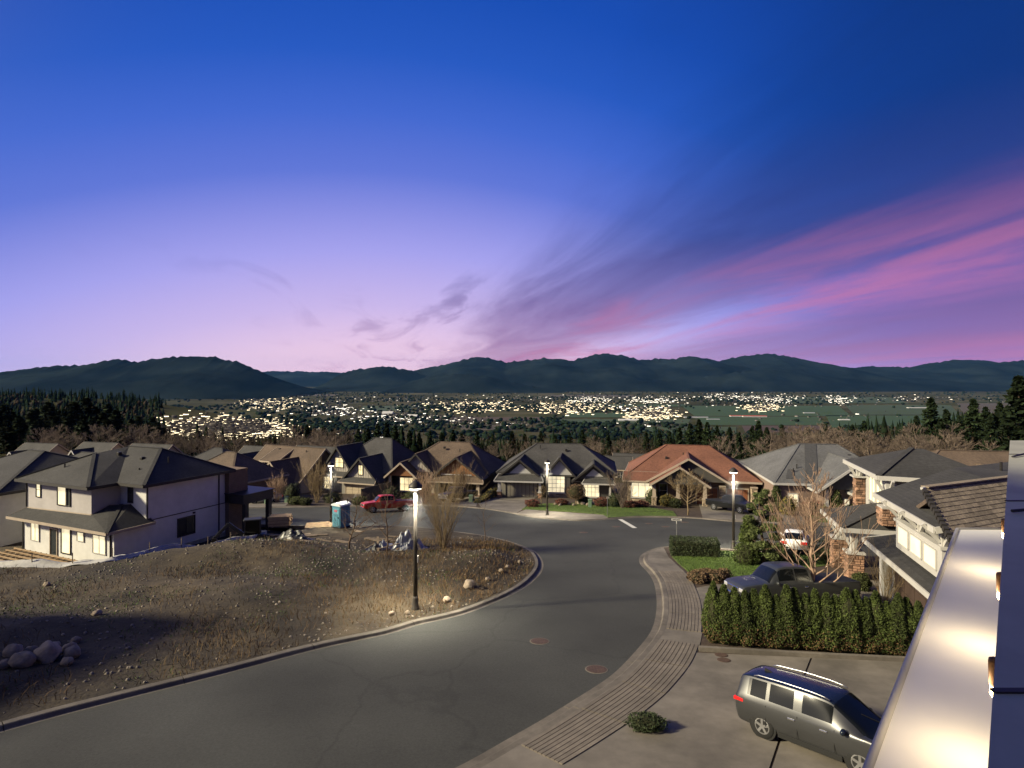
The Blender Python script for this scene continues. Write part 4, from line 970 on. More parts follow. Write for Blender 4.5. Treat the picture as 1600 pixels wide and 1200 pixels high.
# upper storey with tall lit windows under the far hip roof
h.wall(-9.2, -3.6, 1.2, 5.6, 3.0, 5.7, WT, 'upper_wall')
h._roof([(-10.0,0.2,5.75),(-3.2,0.2,5.75),(-2.4,6.3,5.75),(-10.0,6.3,5.75),(-6.6,3.0,7.0),(-6.5,3.6,7.0)], [(0,1,4),(1,2,5,4),(2,3,5),(3,0,4,5)], [0,1,2,3], SH, 0.2, 'roof', WT)
MB().bar((-3.2,0.2,5.79),(-6.6,3.0,7.03),0.28,0.06).build('ridge_cap', SH, h.o)
for i in range(3): h.window((-7.5+i*1.35,1.2,3.55), 0, 1.05, 1.75, 2, 1, 'lit_white', WT, 0.14, False)
for i in range(3): h.window((-7.5+i*1.35,1.2,3.02), 0, 1.05, 0.4, 1, 1, 'dark_glass', WT, 0.1, False)
stone_block(h.o, -9.2, 0.9, 2.6, 4.75, 0.6, MT['stonework']); stone_block(h.o, -3.5, 0.8, 3.0, 3.95, 0.95, MT['stonework'])
for x, y, zb in ((-9.2,0.9,4.75),(-3.5,0.8,3.95)):
    q = MB(); q.box(x-.45,x+.45,y-.45,y+.45,zb,zb+0.1); q.box(x-.2,x+.2,y-.2,y+.2,zb+.1,5.6); q.bar((x,y-0.65,5.55),(x,y-.1,4.6),0.14,0.14); q.bar((x+0.7,y,5.55),(x+.1,y,4.7),0.14,0.14); q.build('braced_post', WT, h.o)
# balcony over the garage
bx0, bx1, by = 2.0, 6.9, -0.62
MB().box(bx0, bx1, by, by+0.14, 3.2, 4.45).build('balcony_front', WT, h.o); MB().box(bx1-0.14, bx1, by+.14, by+2.4, 3.1, 4.45).build('balcony_side', WT, h.o); MB().box(bx0, bx0+0.14, by+.14, by+2.4, 3.1, 4.45).build('balcony_side', WT, h.o)
MB().box(bx0-.08, bx1+.08, by-.08, by+.22, 4.45, 4.57).build('handrail', WT, h.o)
for i in range(3):
    a = bx0+0.35+i*1.45; P_ = MB(); P_.box(a, a+1.2, by-0.03, by-0.001, 3.5, 4.3); p = P_.build('balcony_panel', MT['lit_white'], h.o)  # plain panels given a glow of their own, imitating light on them
    q = MB()
    for (u0, z0, u1, z1) in ((a,3.5,a+1.2,3.5),(a,4.3,a+1.2,4.3),(a,3.5,a,4.3),(a+1.2,3.5,a+1.2,4.3)): q.bar((u0,by-.03,z0),(u1,by-.03,z1),0.07,0.05)
    q.build('moulding', WT, p)
h.wall(bx0+.3, bx1+2.5, by+2.4, 9.0, 3.0, 5.4, WT, 'upper_wall')
h.window((4.2,by+2.4,3.3), 0, 2.6, 1.9, 3, 1, 'dark_glass', WT, 0.14, False)
for x in (bx0+0.15, 4.4, bx1-0.2):
    q = MB(); q.box(x-.13,x+.13,by+.02,by+.28,4.55,5.35); q.bar((x,by-0.6,5.4),(x,by,4.7),0.13,0.13); q.bar((x+0.75,by+.14,5.35),(x+.05,by+.14,4.55),0.13,0.13); q.build('braced_post', WT, h.o)
MB().bar((bx0,by+.14,5.0),(bx1,by+.14,5.0),0.12,0.14).build('tie_beam', WT, h.o)
h._roof([(0.2,-1.0,5.4),(7.3,-1.0,5.4),(7.4,3.2,6.55),(7.4,9.0,6.6),(-3.4,6.6,6.8),(-0.7,2.8,6.7)], [(0,1,2,5),(2,3,4,5)], [0,1,2,3,4,5], SH, 0.2, 'roof')
MB().bar((0.17,-1.03,5.3),(7.3,-1.03,5.3),0.07,0.25).build('fascia', WT, h.o); MB().bar((7.33,-1.0,5.3),(7.43,3.2,6.45),0.07,0.25).build('fascia', WT, h.o)
h.vent(-0.2,4.6,6.8,0.35); h.boxvent(2.0,6.0,6.75)
# tan shingled slope nearest the camera, shingle by shingle
A_, B_ = Vector((15.8,22.0,3.8)), Vector((22.6,25.0,3.8)); Dv = Vector((-1.05,-3.1,-1.5))
tan_ = House('shingled_roof_house', 'tan shingled roof slope lit by the wall lanterns, beside the white canopy', A_.x, A_.y, -2.6, 0)
def tl(v): return v-tan_.p
ex0 = (B_-A_).normalized()
A0, B0, C0, D0 = A_, B_, B_+Dv, A_+Dv
rf = MB().prism([tl(A0), tl(B0), tl(C0), tl(D0)], (0,0,-0.2)).build('roof', MT['underlay'], tan_.o)
back = Vector((1.05,3.1,-1.5))
MB().prism([tl(A0+ex0*1.2), tl(B0), tl(B0+back), tl(A0+back+ex0*1.2)], (0,0,-0.2)).build('roof', MT['roof_brown'], tan_.o)
cor = [A0+back*0.92+ex0*4.6, B0+back*0.92, C0-Dv*0.3, D0-Dv*0.3+ex0*4.6]
mb = MB(); low = [Vector((p.x, p.y, -4.0)) for p in cor]; top = [Vector((p.x, p.y, 2.25)) for p in cor]
mb.add([tl(p) for p in low+top], [(0,1,2,3),(4,5,6,7),(0,1,5,4),(1,2,6,5),(2,3,7,6),(3,0,4,7)]); mb.build('wall', MT['siding_brown'], tan_.o)
nrm = (B0-A0).cross(Dv).normalized(); nrm = nrm if nrm.z > 0 else -nrm
ex = (B0-A0).normalized(); ed = Dv.normalized(); Lx = (B0-A0).length; Ld = Dv.length
NRW = 14; course = Ld/NRW; wdt = 0.36; base_me = {}
random.seed(3)
for j in range(NRW):
    u = -random.uniform(0, wdt); 
    while u < Lx-0.05:
        a = max(u, 0)+0.006; b = min(u+wdt*random.choice((0.8,1.0,1.2)), Lx)-0.006; un = b+0.006
        if b-a > 0.05:
            o_ = j*course; P = A0+ed*o_
            lift0, lift1 = 0.006, 0.022+random.uniform(0,0.006)
            q = [P+ex*a+nrm*lift0, P+ex*b+nrm*lift0, P+ex*b+ed*(course*1.05)+nrm*lift1, P+ex*a+ed*(course*1.05)+nrm*lift1]
            MB().prism([tl(v) for v in q], nrm*-0.012).build('shingle', MT['shingle'], rf)
        u = un
MB().bar(tl(A0-ex*0.05+Vector((0,0,.03))), tl(B0+Vector((0,0,.03))), 0.3, 0.05).build('ridge_cap', MT['shingle'], rf)
mb = MB()
for t in np.linspace(0.03, 0.97, 15): mb.bar(tl(A0+Dv*t-ex*0.14+Vector((0,0,-.06))), tl(A0+Dv*(t+0.045)-ex*0.14+Vector((0,0,-.06))), 0.16, 0.18)
mb.build('rake_block', MT['dark_trim'], rf)
MB().bar(tl(A0-ex*0.25+Vector((0,0,-.02))), tl(A0-ex*0.02+Vector((0,0,0.0))), 0.1, 0.08).build('ridge_end', WT, rf)

# ------------------------------------------------------------------ own house: grey parapet, white canopy, wall lanterns
DIR = Vector((0.872, 1.0, 0)).normalized(); LEFT = Vector((-DIR.y, DIR.x, 0))
def own(Y, side, z): return Vector((0.872*Y, Y, z)) + Vector((-side, 0, 0))     # side = metres to the left (along -x) of the line through the camera
ow = thing('own_house', 'grey blue wall coping and white canopy at the right frame edge', 'house', (0.0, 0.0, 0.0))
MT['coping'] = mat('grey_coping', (0.34,0.34,0.27), 0.5, 0.12, 1.5, wear=(0.5, 0.85, 1.1))
MT['membrane'] = mat('white_membrane', (0.80,0.78,0.72), 0.75, 0.04, 0.8, wear=(0.6, 0.93, 1.02))
hg, hw = 1.2, 2.2
def slab(pts, t): return MB().prism(pts, (0, 0, -t))
slab([own(-6,0.068*hg,EYE-hg), own(11.0,0.068*hg,EYE-hg), own(11.0,-4.5,EYE-hg), own(-6,-4.5,EYE-hg)], 0.16).build('coping', MT['coping'], ow)
MB().prism([own(-6,0.02,-4), own(10.9,0.02,-4), own(10.9,-4.4,-4), own(-6,-4.4,-4)], (0,0,EYE-hg-0.16+4)).build('wall', MT['grey_wall'], ow)
yc = 8.35
slab([own(-2,0.375*hw,EYE-hw), own(yc,0.375*hw,EYE-hw), own(yc,0.02,EYE-hw), own(-2,0.02,EYE-hw)], 0.12).build('canopy', MT['membrane'], ow)
for q in (2.2, 5.6, 9.0): MB().bar(own(q,0.068*hg,EYE-hg+.003), own(q,-4.4,EYE-hg+.003), 0.03, 0.01).build('coping_joint', MT['metal_dark'], ow)
edge = MB(); edge.tube([own(-2,0.375*hw,EYE-hw), own(yc,0.375*hw,EYE-hw), own(yc,0.03,EYE-hw)], 0.025, 10); edge.build('canopy_rim', WT, ow, True)
MB().prism([own(-2,0.6,-4), own(yc-0.4,0.6,-4), own(yc-0.4,0.03,-4), own(-2,0.03,-4)], (0,0,EYE-hw-0.13+4)).build('bay_wall', MT['white_wall'], ow)
for (y0, s0, y1, s1, y2, s2) in ((8.6,0.03,9.0,-0.25,9.7,-1.6),(5.1,0.02,5.15,-0.25,4.9,-0.9)):
    MB().tube([own(y0,s0,EYE-hg+.02), own(y1,s1,EYE-hg+.03), own(y2,s2,EYE-hg+.02)], 0.014, 6).build('cable', MT['metal_dark'], ow)
# unseen taller block added left of and behind the camera, shading the canopy
MB().box(-15.0,-5.4,-14.0,4.6,-3.0,12.6).build('upper_wall', MT['grey_wall'], ow)
MB().prism([(-15.4,-14.6,12.6),(-5.1,-14.6,12.6),(-5.1,4.8,12.6),(-15.4,4.8,12.6)], (0,0,0.35)).build('roof', MT['roof_dark'], ow)
MT['lantern'] = mat('copper_lantern', (0.12,0.058,0.022), 0.45, 0.3, 6, metal=0.5)
MT['lantern_glow'] = emat('lantern_bulb', (1.0,0.74,0.36), 9.0)
for i, (Y, lab) in enumerate(((6.4,'lit copper wall lantern furthest from the camera on the grey wall'),(4.62,'lit copper wall lantern between the other two on the grey wall'),(3.2,'lit copper wall lantern nearest the camera on the grey wall'))):
    P = own(Y, 0.02, EYE-1.72)
    l = thing('wall_lantern', lab, 'lantern', P, math.atan2(DIR.y, DIR.x), 'lanterns on the grey wall')
    MB().box(-0.06,0.06,0,0.03,-0.12,0.14).build('backplate', MT['lantern'], l)
    MB().lathe([(0.02,0.20),(0.042,0.19),(0.046,0.17),(0.042,0.02),(0.038,0.0)], 12, (0,0.09,-0.02)).build('body', MT['lantern'], l, True)
    MB().lathe([(0.034,-0.025),(0.037,-0.08),(0.024,-0.10)], 12, (0,0.09,0.0)).build('bulb', MT['lantern_glow'], l, True)
    pl = bpy.data.lights.new('lantern_light', 'POINT'); pl.energy = 5.0; pl.color = (1.0,0.80,0.50); pl.shadow_soft_size = 0.12
    po = bpy.data.objects.new('lantern_light', pl); COL.objects.link(po); po.parent = l; po.location = (0, 0.2, -0.1)
    l.scale = (0.72, 0.72, 0.8)
# ------------------------------------------------------------------ vehicles
def catmull(P, n):
    """P: (k,m) rows; returns n rows sampled through them"""
    P = np.array(P, float); k = len(P); out = []
    for t in np.linspace(0, k-1-1e-6, n):
        i = int(t); f = t-i; p0, p1, p2, p3 = P[max(i-1,0)], P[i], P[i+1], P[min(i+2,k-1)]
        m1 = (p2-p0)*0.5*0.7; m2 = (p3-p1)*0.5*0.7
        out.append((2*f**3-3*f**2+1)*p1+(f**3-2*f**2+f)*m1+(-2*f**3+3*f**2)*p2+(f**3-f**2)*m2)
    return np.array(out)
def vehicle(name, label, loc, heading, spec, paint, group=None, roofpaint=None):
    """built along +x = forward. spec: stations (x, zbottom, zbelt, zroof, w_sill, w_belt, w_roof), x from rear to front"""
    v = thing(name, label, spec['cat'], loc, heading, group)
    v.rotation_euler = (Matrix.Rotation(-math.atan(SLOPE), 3, 'X') @ Matrix.Rotation(heading, 3, 'Z')).to_euler()   # stands on the sloping street
    ns, sub = 112, 4
    S = catmull(spec['st'], ns); half = []
    for x, zb, zs, zr, ws, wm, wr in S:
        hood = zr-zs < 0.12
        zm = zb+(zs-zb)*0.55
        sec = [(0, zb), (ws*0.85, zb), (ws, zb+0.10), (wm, zm), (wm*0.975, zs), (wr+(wm*0.975-wr)*0.10, zr-0.09 if not hood else zs+(zr-zs)*0.5), (wr*0.86, zr-0.012), (0, zr+0.012)]
        half.append(catmull(sec, 7*sub+1))
    H = np.array(half)                                   # (ns, 29, 2)
    m = H.shape[1]; vs = []; idx = {}
    ring = m*2-2
    for i in range(ns):
        x = S[i][0]
        full = [(x, p[0], p[1]) for p in H[i]] + [(x, -p[0], p[1]) for p in H[i][-2:0:-1]]
        vs += full
    parts = {}
    for i in range(ns-1):
        xm = (S[i][0]+S[i+1][0])/2
        for j in range(ring):
            t = (j+0.5)/sub if j < m-1 else (ring-j-0.5)/sub
            tagn = spec['tag'](xm, t); j2 = (j+1) % ring
            parts.setdefault(tagn, []).append((i*ring+j, i*ring+j2, (i+1)*ring+j2, (i+1)*ring+j))
    parts.setdefault('body', []).append(tuple(range(ring))); parts['body'].append(tuple((ns-1)*ring+q for q in range(ring-1, -1, -1)))
    mats = {'body': paint, 'glass': MT['car_glass'], 'side_window': MT['car_glass'], 'windshield': MT['car_glass'], 'rear_window': MT['car_glass'], 'roof': roofpaint or paint, 'trim': MT['rubber'], 'pillar': MT['pillar'], 'bed_cover': MT['bedcover']}
    body = None
    for nme in sorted(parts, key=lambda q: q != 'body'):
        groups = [parts[nme]]
        if nme != 'body':                                # every pane or panel its own piece
            par = {}
            def find(q):
                while par.setdefault(q, q) != q: par[q] = par[par[q]]; q = par[q]
                return q
            for f in parts[nme]:
                for q in f[1:]: par[find(q)] = find(f[0])
            gd = {}
            for f in parts[nme]: gd.setdefault(find(f[0]), []).append(f)
            groups = list(gd.values())
        for fs in groups:
            used_ = sorted({q for f in fs for q in f}); mp = {q: a for a, q in enumerate(used_)}
            me = bpy.data.meshes.new(nme); me.from_pydata([vs[q] for q in used_], [], [tuple(mp[q] for q in f) for f in fs])
            bm = bmesh.new(); bm.from_mesh(me); bmesh.ops.recalc_face_normals(bm, faces=bm.faces); bm.to_mesh(me); bm.free()
            link(nme, me, mats.get(nme, paint), v, True)
    wr, wx = spec['wheel_r'], spec['wheels']; wy = spec['track']
    for x in wx:
        for sgn in (1, -1):
            w = MB().lathe([(wr*0.55,-0.10),(wr*0.93,-0.11),(wr,-0.07),(wr,0.07),(wr*0.93,0.11),(wr*0.6,0.10)], 22, (x, sgn*wy, wr), 'y').build('wheel', MT['rubber'], v, True)
            rm = MB().lathe([(wr*0.62,0.085*sgn),(wr*0.64,0.112*sgn),(wr*0.56,0.115*sgn),(wr*0.52,0.075*sgn)], 20, (x, sgn*wy, wr), 'y')
            for q in range(5):
                an = 2*math.pi*q/5+0.3; rm.bar((x,sgn*(wy+0.10),wr),(x+wr*0.6*math.cos(an),sgn*(wy+0.105),wr+wr*0.6*math.sin(an)),0.07,0.03,(0,1,0))
            rm.build('rim', MT['rim'], w)
            MB().lathe([(wr*1.17,-0.004*sgn),(wr*1.17,0.004*sgn)], 24, (x, sgn*(wy+0.075), wr*1.03), 'y').build('wheel_arch', MT['rubber'], v)
    for nme, mm, boxes in spec.get('extras', []):
        for b in boxes:
            for sgn in (1, -1):
                y0, y1 = sorted((b[2]*sgn, b[3]*sgn)); MB().bbox(b[0], b[1], y0, y1, b[4], b[5], min(0.025, (b[1]-b[0])/3, (y1-y0)/3)).build(nme, mm if not isinstance(mm, str) else MT[mm], v)
    for sgn in (1, -1):
        mx, mz = spec['mirror']; MB().ell((mx, sgn*(wy+0.20), mz), (0.08,0.12,0.09), 10, 6).build('mirror', roofpaint or paint, v, True)
    for pts, r in spec.get('rails', []):
        for sgn in (1, -1): MB().tube([(p[0], p[1]*sgn, p[2]) for p in pts], r, 8).build('roof_rail', MT['rim'], v, True)
    return v
MT['car_glass'] = glass('car_glass', (0.006,0.007,0.008), 0.08); MT['car_glass'].node_tree.nodes['Principled BSDF'].inputs['Specular IOR Level'].default_value = 0.25
MT['pillar'] = mat('gloss_black', (0.008,0.008,0.009), 0.2, 0.05, coat=0.3)
MT['bedcover'] = mat('tonneau_cover', (0.012,0.012,0.013), 0.7, 0.1)
MT['red_lamp'] = emat('tail_lamp', (0.8,0.02,0.02), 0.10)
MT['head_lamp'] = mat('head_lamp', (0.75,0.75,0.78), 0.15, 0.05, metal=0.6)
def paint(name, c, rough=0.3, metal=0.4): return mat(name, c, rough, 0.03, 1.0, metal=metal, coat=0.3)

# compact SUV
def suv_tag(x, t):
    if t < 4.05: return 'body' if t > 1.6 else 'trim'
    if 0.62 < x < 1.55 and t > 4.2: return 'windshield' if t > 5.0 else 'body'
    if -2.28 < x < -2.17: return 'rear_window' if t > 4.9 else 'body'
    if 4.15 <= t < 5.0:
        for a, b in ((-1.82,-1.36),(-1.20,-0.44),(-0.27,0.60)):
            if a < x < b: return 'side_window'
        return 'pillar' if -1.9 < x < 0.75 else 'body'
    return 'roof' if t > 5.2 else 'body'
SUV = dict(cat='car', tag=suv_tag, wheel_r=0.36, wheels=(-1.42, 1.30), track=0.80, mirror=(0.95, 1.06),
  st=[(-2.30,0.45,0.92,1.00,0.70,0.80,0.66),(-2.28,0.32,1.00,1.22,0.80,0.88,0.64),(-2.20,0.27,1.02,1.54,0.84,0.91,0.60),(-2.10,0.25,1.02,1.62,0.84,0.92,0.61),(-1.85,0.24,1.02,1.66,0.85,0.93,0.62),(-1.0,0.22,1.01,1.69,0.85,0.93,0.65),(0.0,0.22,1.00,1.69,0.85,0.93,0.66),
      (0.55,0.22,1.00,1.63,0.85,0.93,0.64),(1.10,0.22,1.00,1.30,0.85,0.93,0.66),(1.50,0.22,1.00,1.06,0.85,0.92,0.72),(1.95,0.24,0.96,1.00,0.83,0.90,0.68),(2.18,0.28,0.86,0.90,0.76,0.82,0.60),(2.26,0.40,0.66,0.72,0.62,0.66,0.5)],
  extras=[('tail_light','red_lamp',[(-2.33,-1.98,0.52,0.925,0.88,0.98)]),('head_light','head_lamp',[(2.0,2.24,0.45,0.80,0.68,0.80)]),('door_handle','chrome',[(-0.62,-0.40,0.915,0.955,0.86,0.90),(0.28,0.50,0.915,0.955,0.86,0.90)]),
          ('sill_trim','rubber',[(-0.95,0.85,0.86,0.90,0.22,0.36)])],
  rails=[([(-1.75,0.62,1.66),(-1.6,0.63,1.715),(-0.8,0.66,1.745),(0.0,0.66,1.735),(0.35,0.65,1.70),(0.5,0.64,1.655)],0.022)])
x, y = 8.05, 14.85
suv = vehicle('parked_suv', 'grey compact suv with dark blue roof on the concrete driveway', (x, y, plane_z(y)+0.13), R(-50), SUV, paint('grey_paint', (0.060,0.061,0.064), 0.3, 0.5), None, paint('navy_roof', (0.012,0.017,0.032), 0.22, 0.2))
suv.scale = (0.87, 0.87, 0.87)
MB().prism([(-1.72,-0.02,1.675),(-1.45,-0.02,1.685),(-1.70,-0.02,1.76)], (0,0.04,0)).build('antenna_fin', MT['rubber'], suv)
MB().bbox(-2.335,-2.30,-0.28,0.28,0.62,0.75).build('number_plate', MT['white_trim'], suv)
MB().bar((1.45,0.35,1.09),(1.10,-0.05,1.315),0.02,0.02).build('wiper', MT['rubber'], suv)
sm_ = MB()
for sgn in (1,-1):
    for xx in (-0.36, 0.66, -1.30): sm_ = MB().bar((xx,sgn*0.934,0.40),(xx+0.02,sgn*0.912,1.0),0.012,0.012); sm_.build('door_seam', MT['rubber'], suv)

# pickup trucks
def pk_tag(x, t):
    if t < 4.05: return 'body' if t > 1.6 else 'trim'
    if x < -0.62: return 'bed_cover' if t > 5.0 else 'body'
    if -0.62 <= x < -0.45: return 'rear_window' if t > 5.0 else 'body'
    if 1.12 < x < 1.62: return 'windshield' if t > 5.0 else 'body'
    if 4.15 <= t < 5.0 and x < 1.15:
        return 'side_window' if (-0.38 < x < 0.28 or 0.36 < x < 1.12) else 'body'
    return 'roof' if (t > 5.2 and x < 1.2) else 'body'
PK = dict(cat='truck', tag=pk_tag, wheel_r=0.40, wheels=(-1.75, 1.95), track=0.85, mirror=(1.25, 1.25),
  st=[(-2.95,0.60,1.18,1.20,0.86,0.93,0.86),(-2.88,0.50,1.20,1.22,0.90,0.97,0.88),(-1.8,0.46,1.20,1.22,0.91,0.98,0.88),(-0.75,0.42,1.20,1.23,0.91,0.98,0.88),(-0.62,0.42,1.20,1.30,0.91,0.98,0.84),(-0.50,0.42,1.20,1.84,0.91,0.98,0.70),(0.3,0.42,1.20,1.92,0.91,0.98,0.72),(0.95,0.42,1.19,1.88,0.91,0.98,0.71),
      (1.30,0.42,1.19,1.62,0.91,0.98,0.74),(1.65,0.42,1.18,1.26,0.91,0.98,0.84),(2.3,0.44,1.14,1.20,0.90,0.97,0.84),(2.80,0.48,1.06,1.12,0.88,0.94,0.80),(2.95,0.56,0.98,1.02,0.84,0.90,0.76)],
  extras=[('head_light','head_lamp',[(2.78,2.97,0.58,0.90,0.84,1.0)]),('tail_light','red_lamp',[(-2.97,-2.84,0.76,0.95,0.84,1.14)]),('grille','chrome',[(2.93,2.985,0.0,0.55,0.74,0.98)]),('bumper','chrome',[(2.88,3.02,0.0,0.88,0.48,0.66),(-3.04,-2.90,0.0,0.88,0.50,0.66)]),('door_handle','chrome',[(-0.30,-0.12,0.955,1.0,1.02,1.06),(0.45,0.63,0.955,1.0,1.02,1.06)])])
def place(px, py, dz=0.0): x, y = gp(px, py); return (x, y, plane_z(y)+dz)
vehicle('pickup_truck', 'dark grey pickup truck behind the cedar hedge, bare tree in front', (13.6, 28.0, plane_z(28.0)+0.12), R(186), PK, paint('charcoal_paint', (0.030,0.032,0.032), 0.45, 0.1))
t = vehicle('pickup_truck', 'bright red pickup truck with black bed parked by the far kerb', place(606,799,0.0), R(206), PK, paint('red_paint', (0.46,0.016,0.008), 0.35, 0.0))
MB().bar((-0.7,-0.8,1.55),(-0.7,0.8,1.55),0.08,0.08).bar((-0.7,-0.8,1.2),(-0.7,-0.8,1.58),0.08,0.08).bar((-0.7,0.8,1.2),(-0.7,0.8,1.58),0.08,0.08).build('roll_bar', MT['rubber'], t)
vehicle('pickup_truck', 'black pickup truck on the driveway of the red roofed house', place(1143,800,0.08), R(-62), PK, paint('black_paint', (0.014,0.015,0.017), 0.25, 0.3))
vehicle('pickup_truck', 'dark pickup truck with chrome grille behind the big bare shrub', place(716,783,0.08), R(232), PK, paint('dark_bronze_paint', (0.035,0.030,0.028), 0.3, 0.4))
# sedans / hatchbacks
def sd_tag(x, t):
    if t < 4.05: return 'body' if t > 1.5 else 'trim'
    if 0.45 < x < 1.2: return 'windshield' if t > 5.0 else 'body'
    if x < -1.35: return 'rear_window' if (t > 5.0 and x > -2.0) else 'body'
    if 4.15 <= t < 5.0: return 'side_window' if (-1.25 < x < -0.35 or -0.25 < x < 0.5) else 'body'
    return 'body'
SD_ = dict(cat='car', tag=sd_tag, wheel_r=0.32, wheels=(-1.32, 1.30), track=0.75, mirror=(0.75, 0.98),
  st=[(-2.15,0.40,0.85,0.90,0.70,0.78,0.60),(-2.05,0.28,0.92,1.02,0.78,0.86,0.60),(-1.7,0.22,0.94,1.28,0.80,0.88,0.56),(-1.2,0.20,0.94,1.45,0.80,0.88,0.58),(-0.3,0.20,0.93,1.49,0.80,0.88,0.60),(0.40,0.20,0.92,1.42,0.80,0.88,0.60),(0.85,0.20,0.92,1.17,0.80,0.88,0.64),(1.2,0.20,0.91,0.98,0.80,0.87,0.70),(1.7,0.22,0.84,0.89,0.79,0.85,0.66),(2.02,0.28,0.70,0.76,0.70,0.78,0.56),(2.1,0.40,0.58,0.62,0.6,0.66,0.5)],
  extras=[('tail_light','red_lamp',[(-2.17,-2.0,0.42,0.84,0.72,0.92)]),('head_light','head_lamp',[(1.85,2.05,0.45,0.76,0.60,0.72)])])
WPAINT = paint('white_paint', (0.68,0.68,0.68), 0.3, 0.0)
vehicle('parked_car', 'white car with red tail lights half hidden behind the pine', place(1243,862,0.12), R(62), SD_, WPAINT)
vehicle('parked_car', 'white car standing inside the open garage of the brown house', (-6.2, 90.6, -9.95), R(-102), SD_, WPAINT)
vehicle('parked_car', 'pale silver car on the driveway of the brown dormer house', place(412,786,0.08), R(215), SD_, paint('silver_paint', (0.42,0.43,0.45), 0.3, 0.5))

# ------------------------------------------------------------------ street lamps
def street_lamp(px, py, label, dz=0.10):
    x, y = gp(px, py); z = lot_z(x, y) if dz is None else plane_z(y)+dz
    l = thing('street_lamp', label, 'street lamp', (x, y, z), 0, 'street lamps along the bend')
    MB().lathe([(0.20,-0.3),(0.20,0.04),(0.16,0.10),(0.13,0.5),(0.11,0.62)], 12).build('base', MT['post'], l, True)
    MB().tube([(0,0,0.5),(0,0,5.72)], [0.11,0.075], 10).build('pole', MT['post'], l, True)
    MB().lathe([(0.06,5.62),(0.30,5.66),(0.33,5.70),(0.30,5.80),(0.14,5.95),(0.05,6.02)], 18).build('hood', MT['post'], l, True)
    MB().lathe([(0.10,5.60),(0.26,5.62),(0.27,5.655)], 16).build('lens', MT['lamp_lens'], l, True)
    MB().bar((0.12,0,2.2),(0.12,0,2.5),0.03,0.18).build('pole_tag', MT['white_trim'], l)
    sp = bpy.data.lights.new('lamp_light', 'SPOT'); sp.energy = 2600; sp.color = (1.0,0.92,0.72); sp.spot_size = R(125); sp.spot_blend = 1.0; sp.shadow_soft_size = 0.22
    so = bpy.data.objects.new('lamp_light', sp); COL.objects.link(so); so.parent = l; so.location = (0,0,5.55)
    MB().lathe([(0.30,5.58),(0.56,5.0),(0.96,4.0),(1.32,3.1)], 20).build('glow_cone', MT['glow_volume'], l)  # volume cone added to imitate a glow below the lamp head
    return l
mm = bpy.data.materials.new('lamp_glow_cone'); mm.use_nodes = True; mm.node_tree.nodes.clear(); MT['glow_volume'] = mm  # scattering volume shaped as a glow, densest near the head
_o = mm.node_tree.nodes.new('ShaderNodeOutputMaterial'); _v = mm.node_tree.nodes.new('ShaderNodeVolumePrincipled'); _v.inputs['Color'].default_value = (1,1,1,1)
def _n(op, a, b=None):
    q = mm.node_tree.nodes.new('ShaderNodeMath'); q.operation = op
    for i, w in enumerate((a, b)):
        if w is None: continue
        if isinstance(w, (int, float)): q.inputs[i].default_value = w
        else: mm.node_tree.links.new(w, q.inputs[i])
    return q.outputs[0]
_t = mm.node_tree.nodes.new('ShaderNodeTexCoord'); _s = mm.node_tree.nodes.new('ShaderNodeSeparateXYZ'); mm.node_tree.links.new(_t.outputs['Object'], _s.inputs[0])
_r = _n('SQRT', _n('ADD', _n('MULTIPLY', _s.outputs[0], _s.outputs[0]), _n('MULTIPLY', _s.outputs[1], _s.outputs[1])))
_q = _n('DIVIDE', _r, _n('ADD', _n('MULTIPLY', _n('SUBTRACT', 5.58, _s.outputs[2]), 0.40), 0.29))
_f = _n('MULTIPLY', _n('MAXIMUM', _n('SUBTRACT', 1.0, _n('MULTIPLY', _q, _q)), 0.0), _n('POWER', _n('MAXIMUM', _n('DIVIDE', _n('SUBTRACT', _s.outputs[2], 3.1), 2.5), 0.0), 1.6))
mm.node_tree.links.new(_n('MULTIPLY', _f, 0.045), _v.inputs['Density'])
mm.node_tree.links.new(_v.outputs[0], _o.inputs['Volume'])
MT['lamp_lens'] = emat('lamp_lens', (1.0,0.95,0.80), 6.0)
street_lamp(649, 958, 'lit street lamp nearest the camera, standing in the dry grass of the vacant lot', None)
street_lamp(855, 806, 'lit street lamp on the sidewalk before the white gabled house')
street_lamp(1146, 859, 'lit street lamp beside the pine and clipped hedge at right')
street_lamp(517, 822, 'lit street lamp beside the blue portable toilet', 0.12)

# ------------------------------------------------------------------ street furniture
x, y = gp(1057, 852); s = thing('street_sign', 'small white street name sign on a thin pole by the clipped hedge', 'sign', (x, y, plane_z(y)+0.1), R(-12))
MB().tube([(0,0,0),(0,0,1.95)], 0.025, 8).build('pole', MT['rim'], s); MB().box(-0.38,0.38,-0.012,0.012,1.80,1.97).build('blade', MT['white_trim'], s)
mb = MB()
for q in (-0.26,-0.2,-0.14,-0.08,0.02,0.08,0.14,0.20,0.26): mb.box(q-0.02,q+0.02,-0.016,-0.0125,1.85,1.92)
tag(mb.build('lettering', MT['metal_dark'], s), kind='stuff')
MB().box(-0.012,0.012,-0.3,0.3,1.62,1.78).build('blade', MT['white_trim'], s)
x, y = gp(949, 808); s = thing('marker_post', 'thin pale post at the kerb left of the white stop line', 'post', (x, y, plane_z(y)+0.1)); MB().tube([(0,0,0),(0,0,2.1)], 0.03, 8).build('pole', MT['rim'], s); MB().box(-0.1,0.1,-0.02,0.0,1.85,2.1).build('plate', MT['tan_trim'], s)
MT['util'] = mat('utility_green', (0.13,0.20,0.13), 0.6, 0.15)
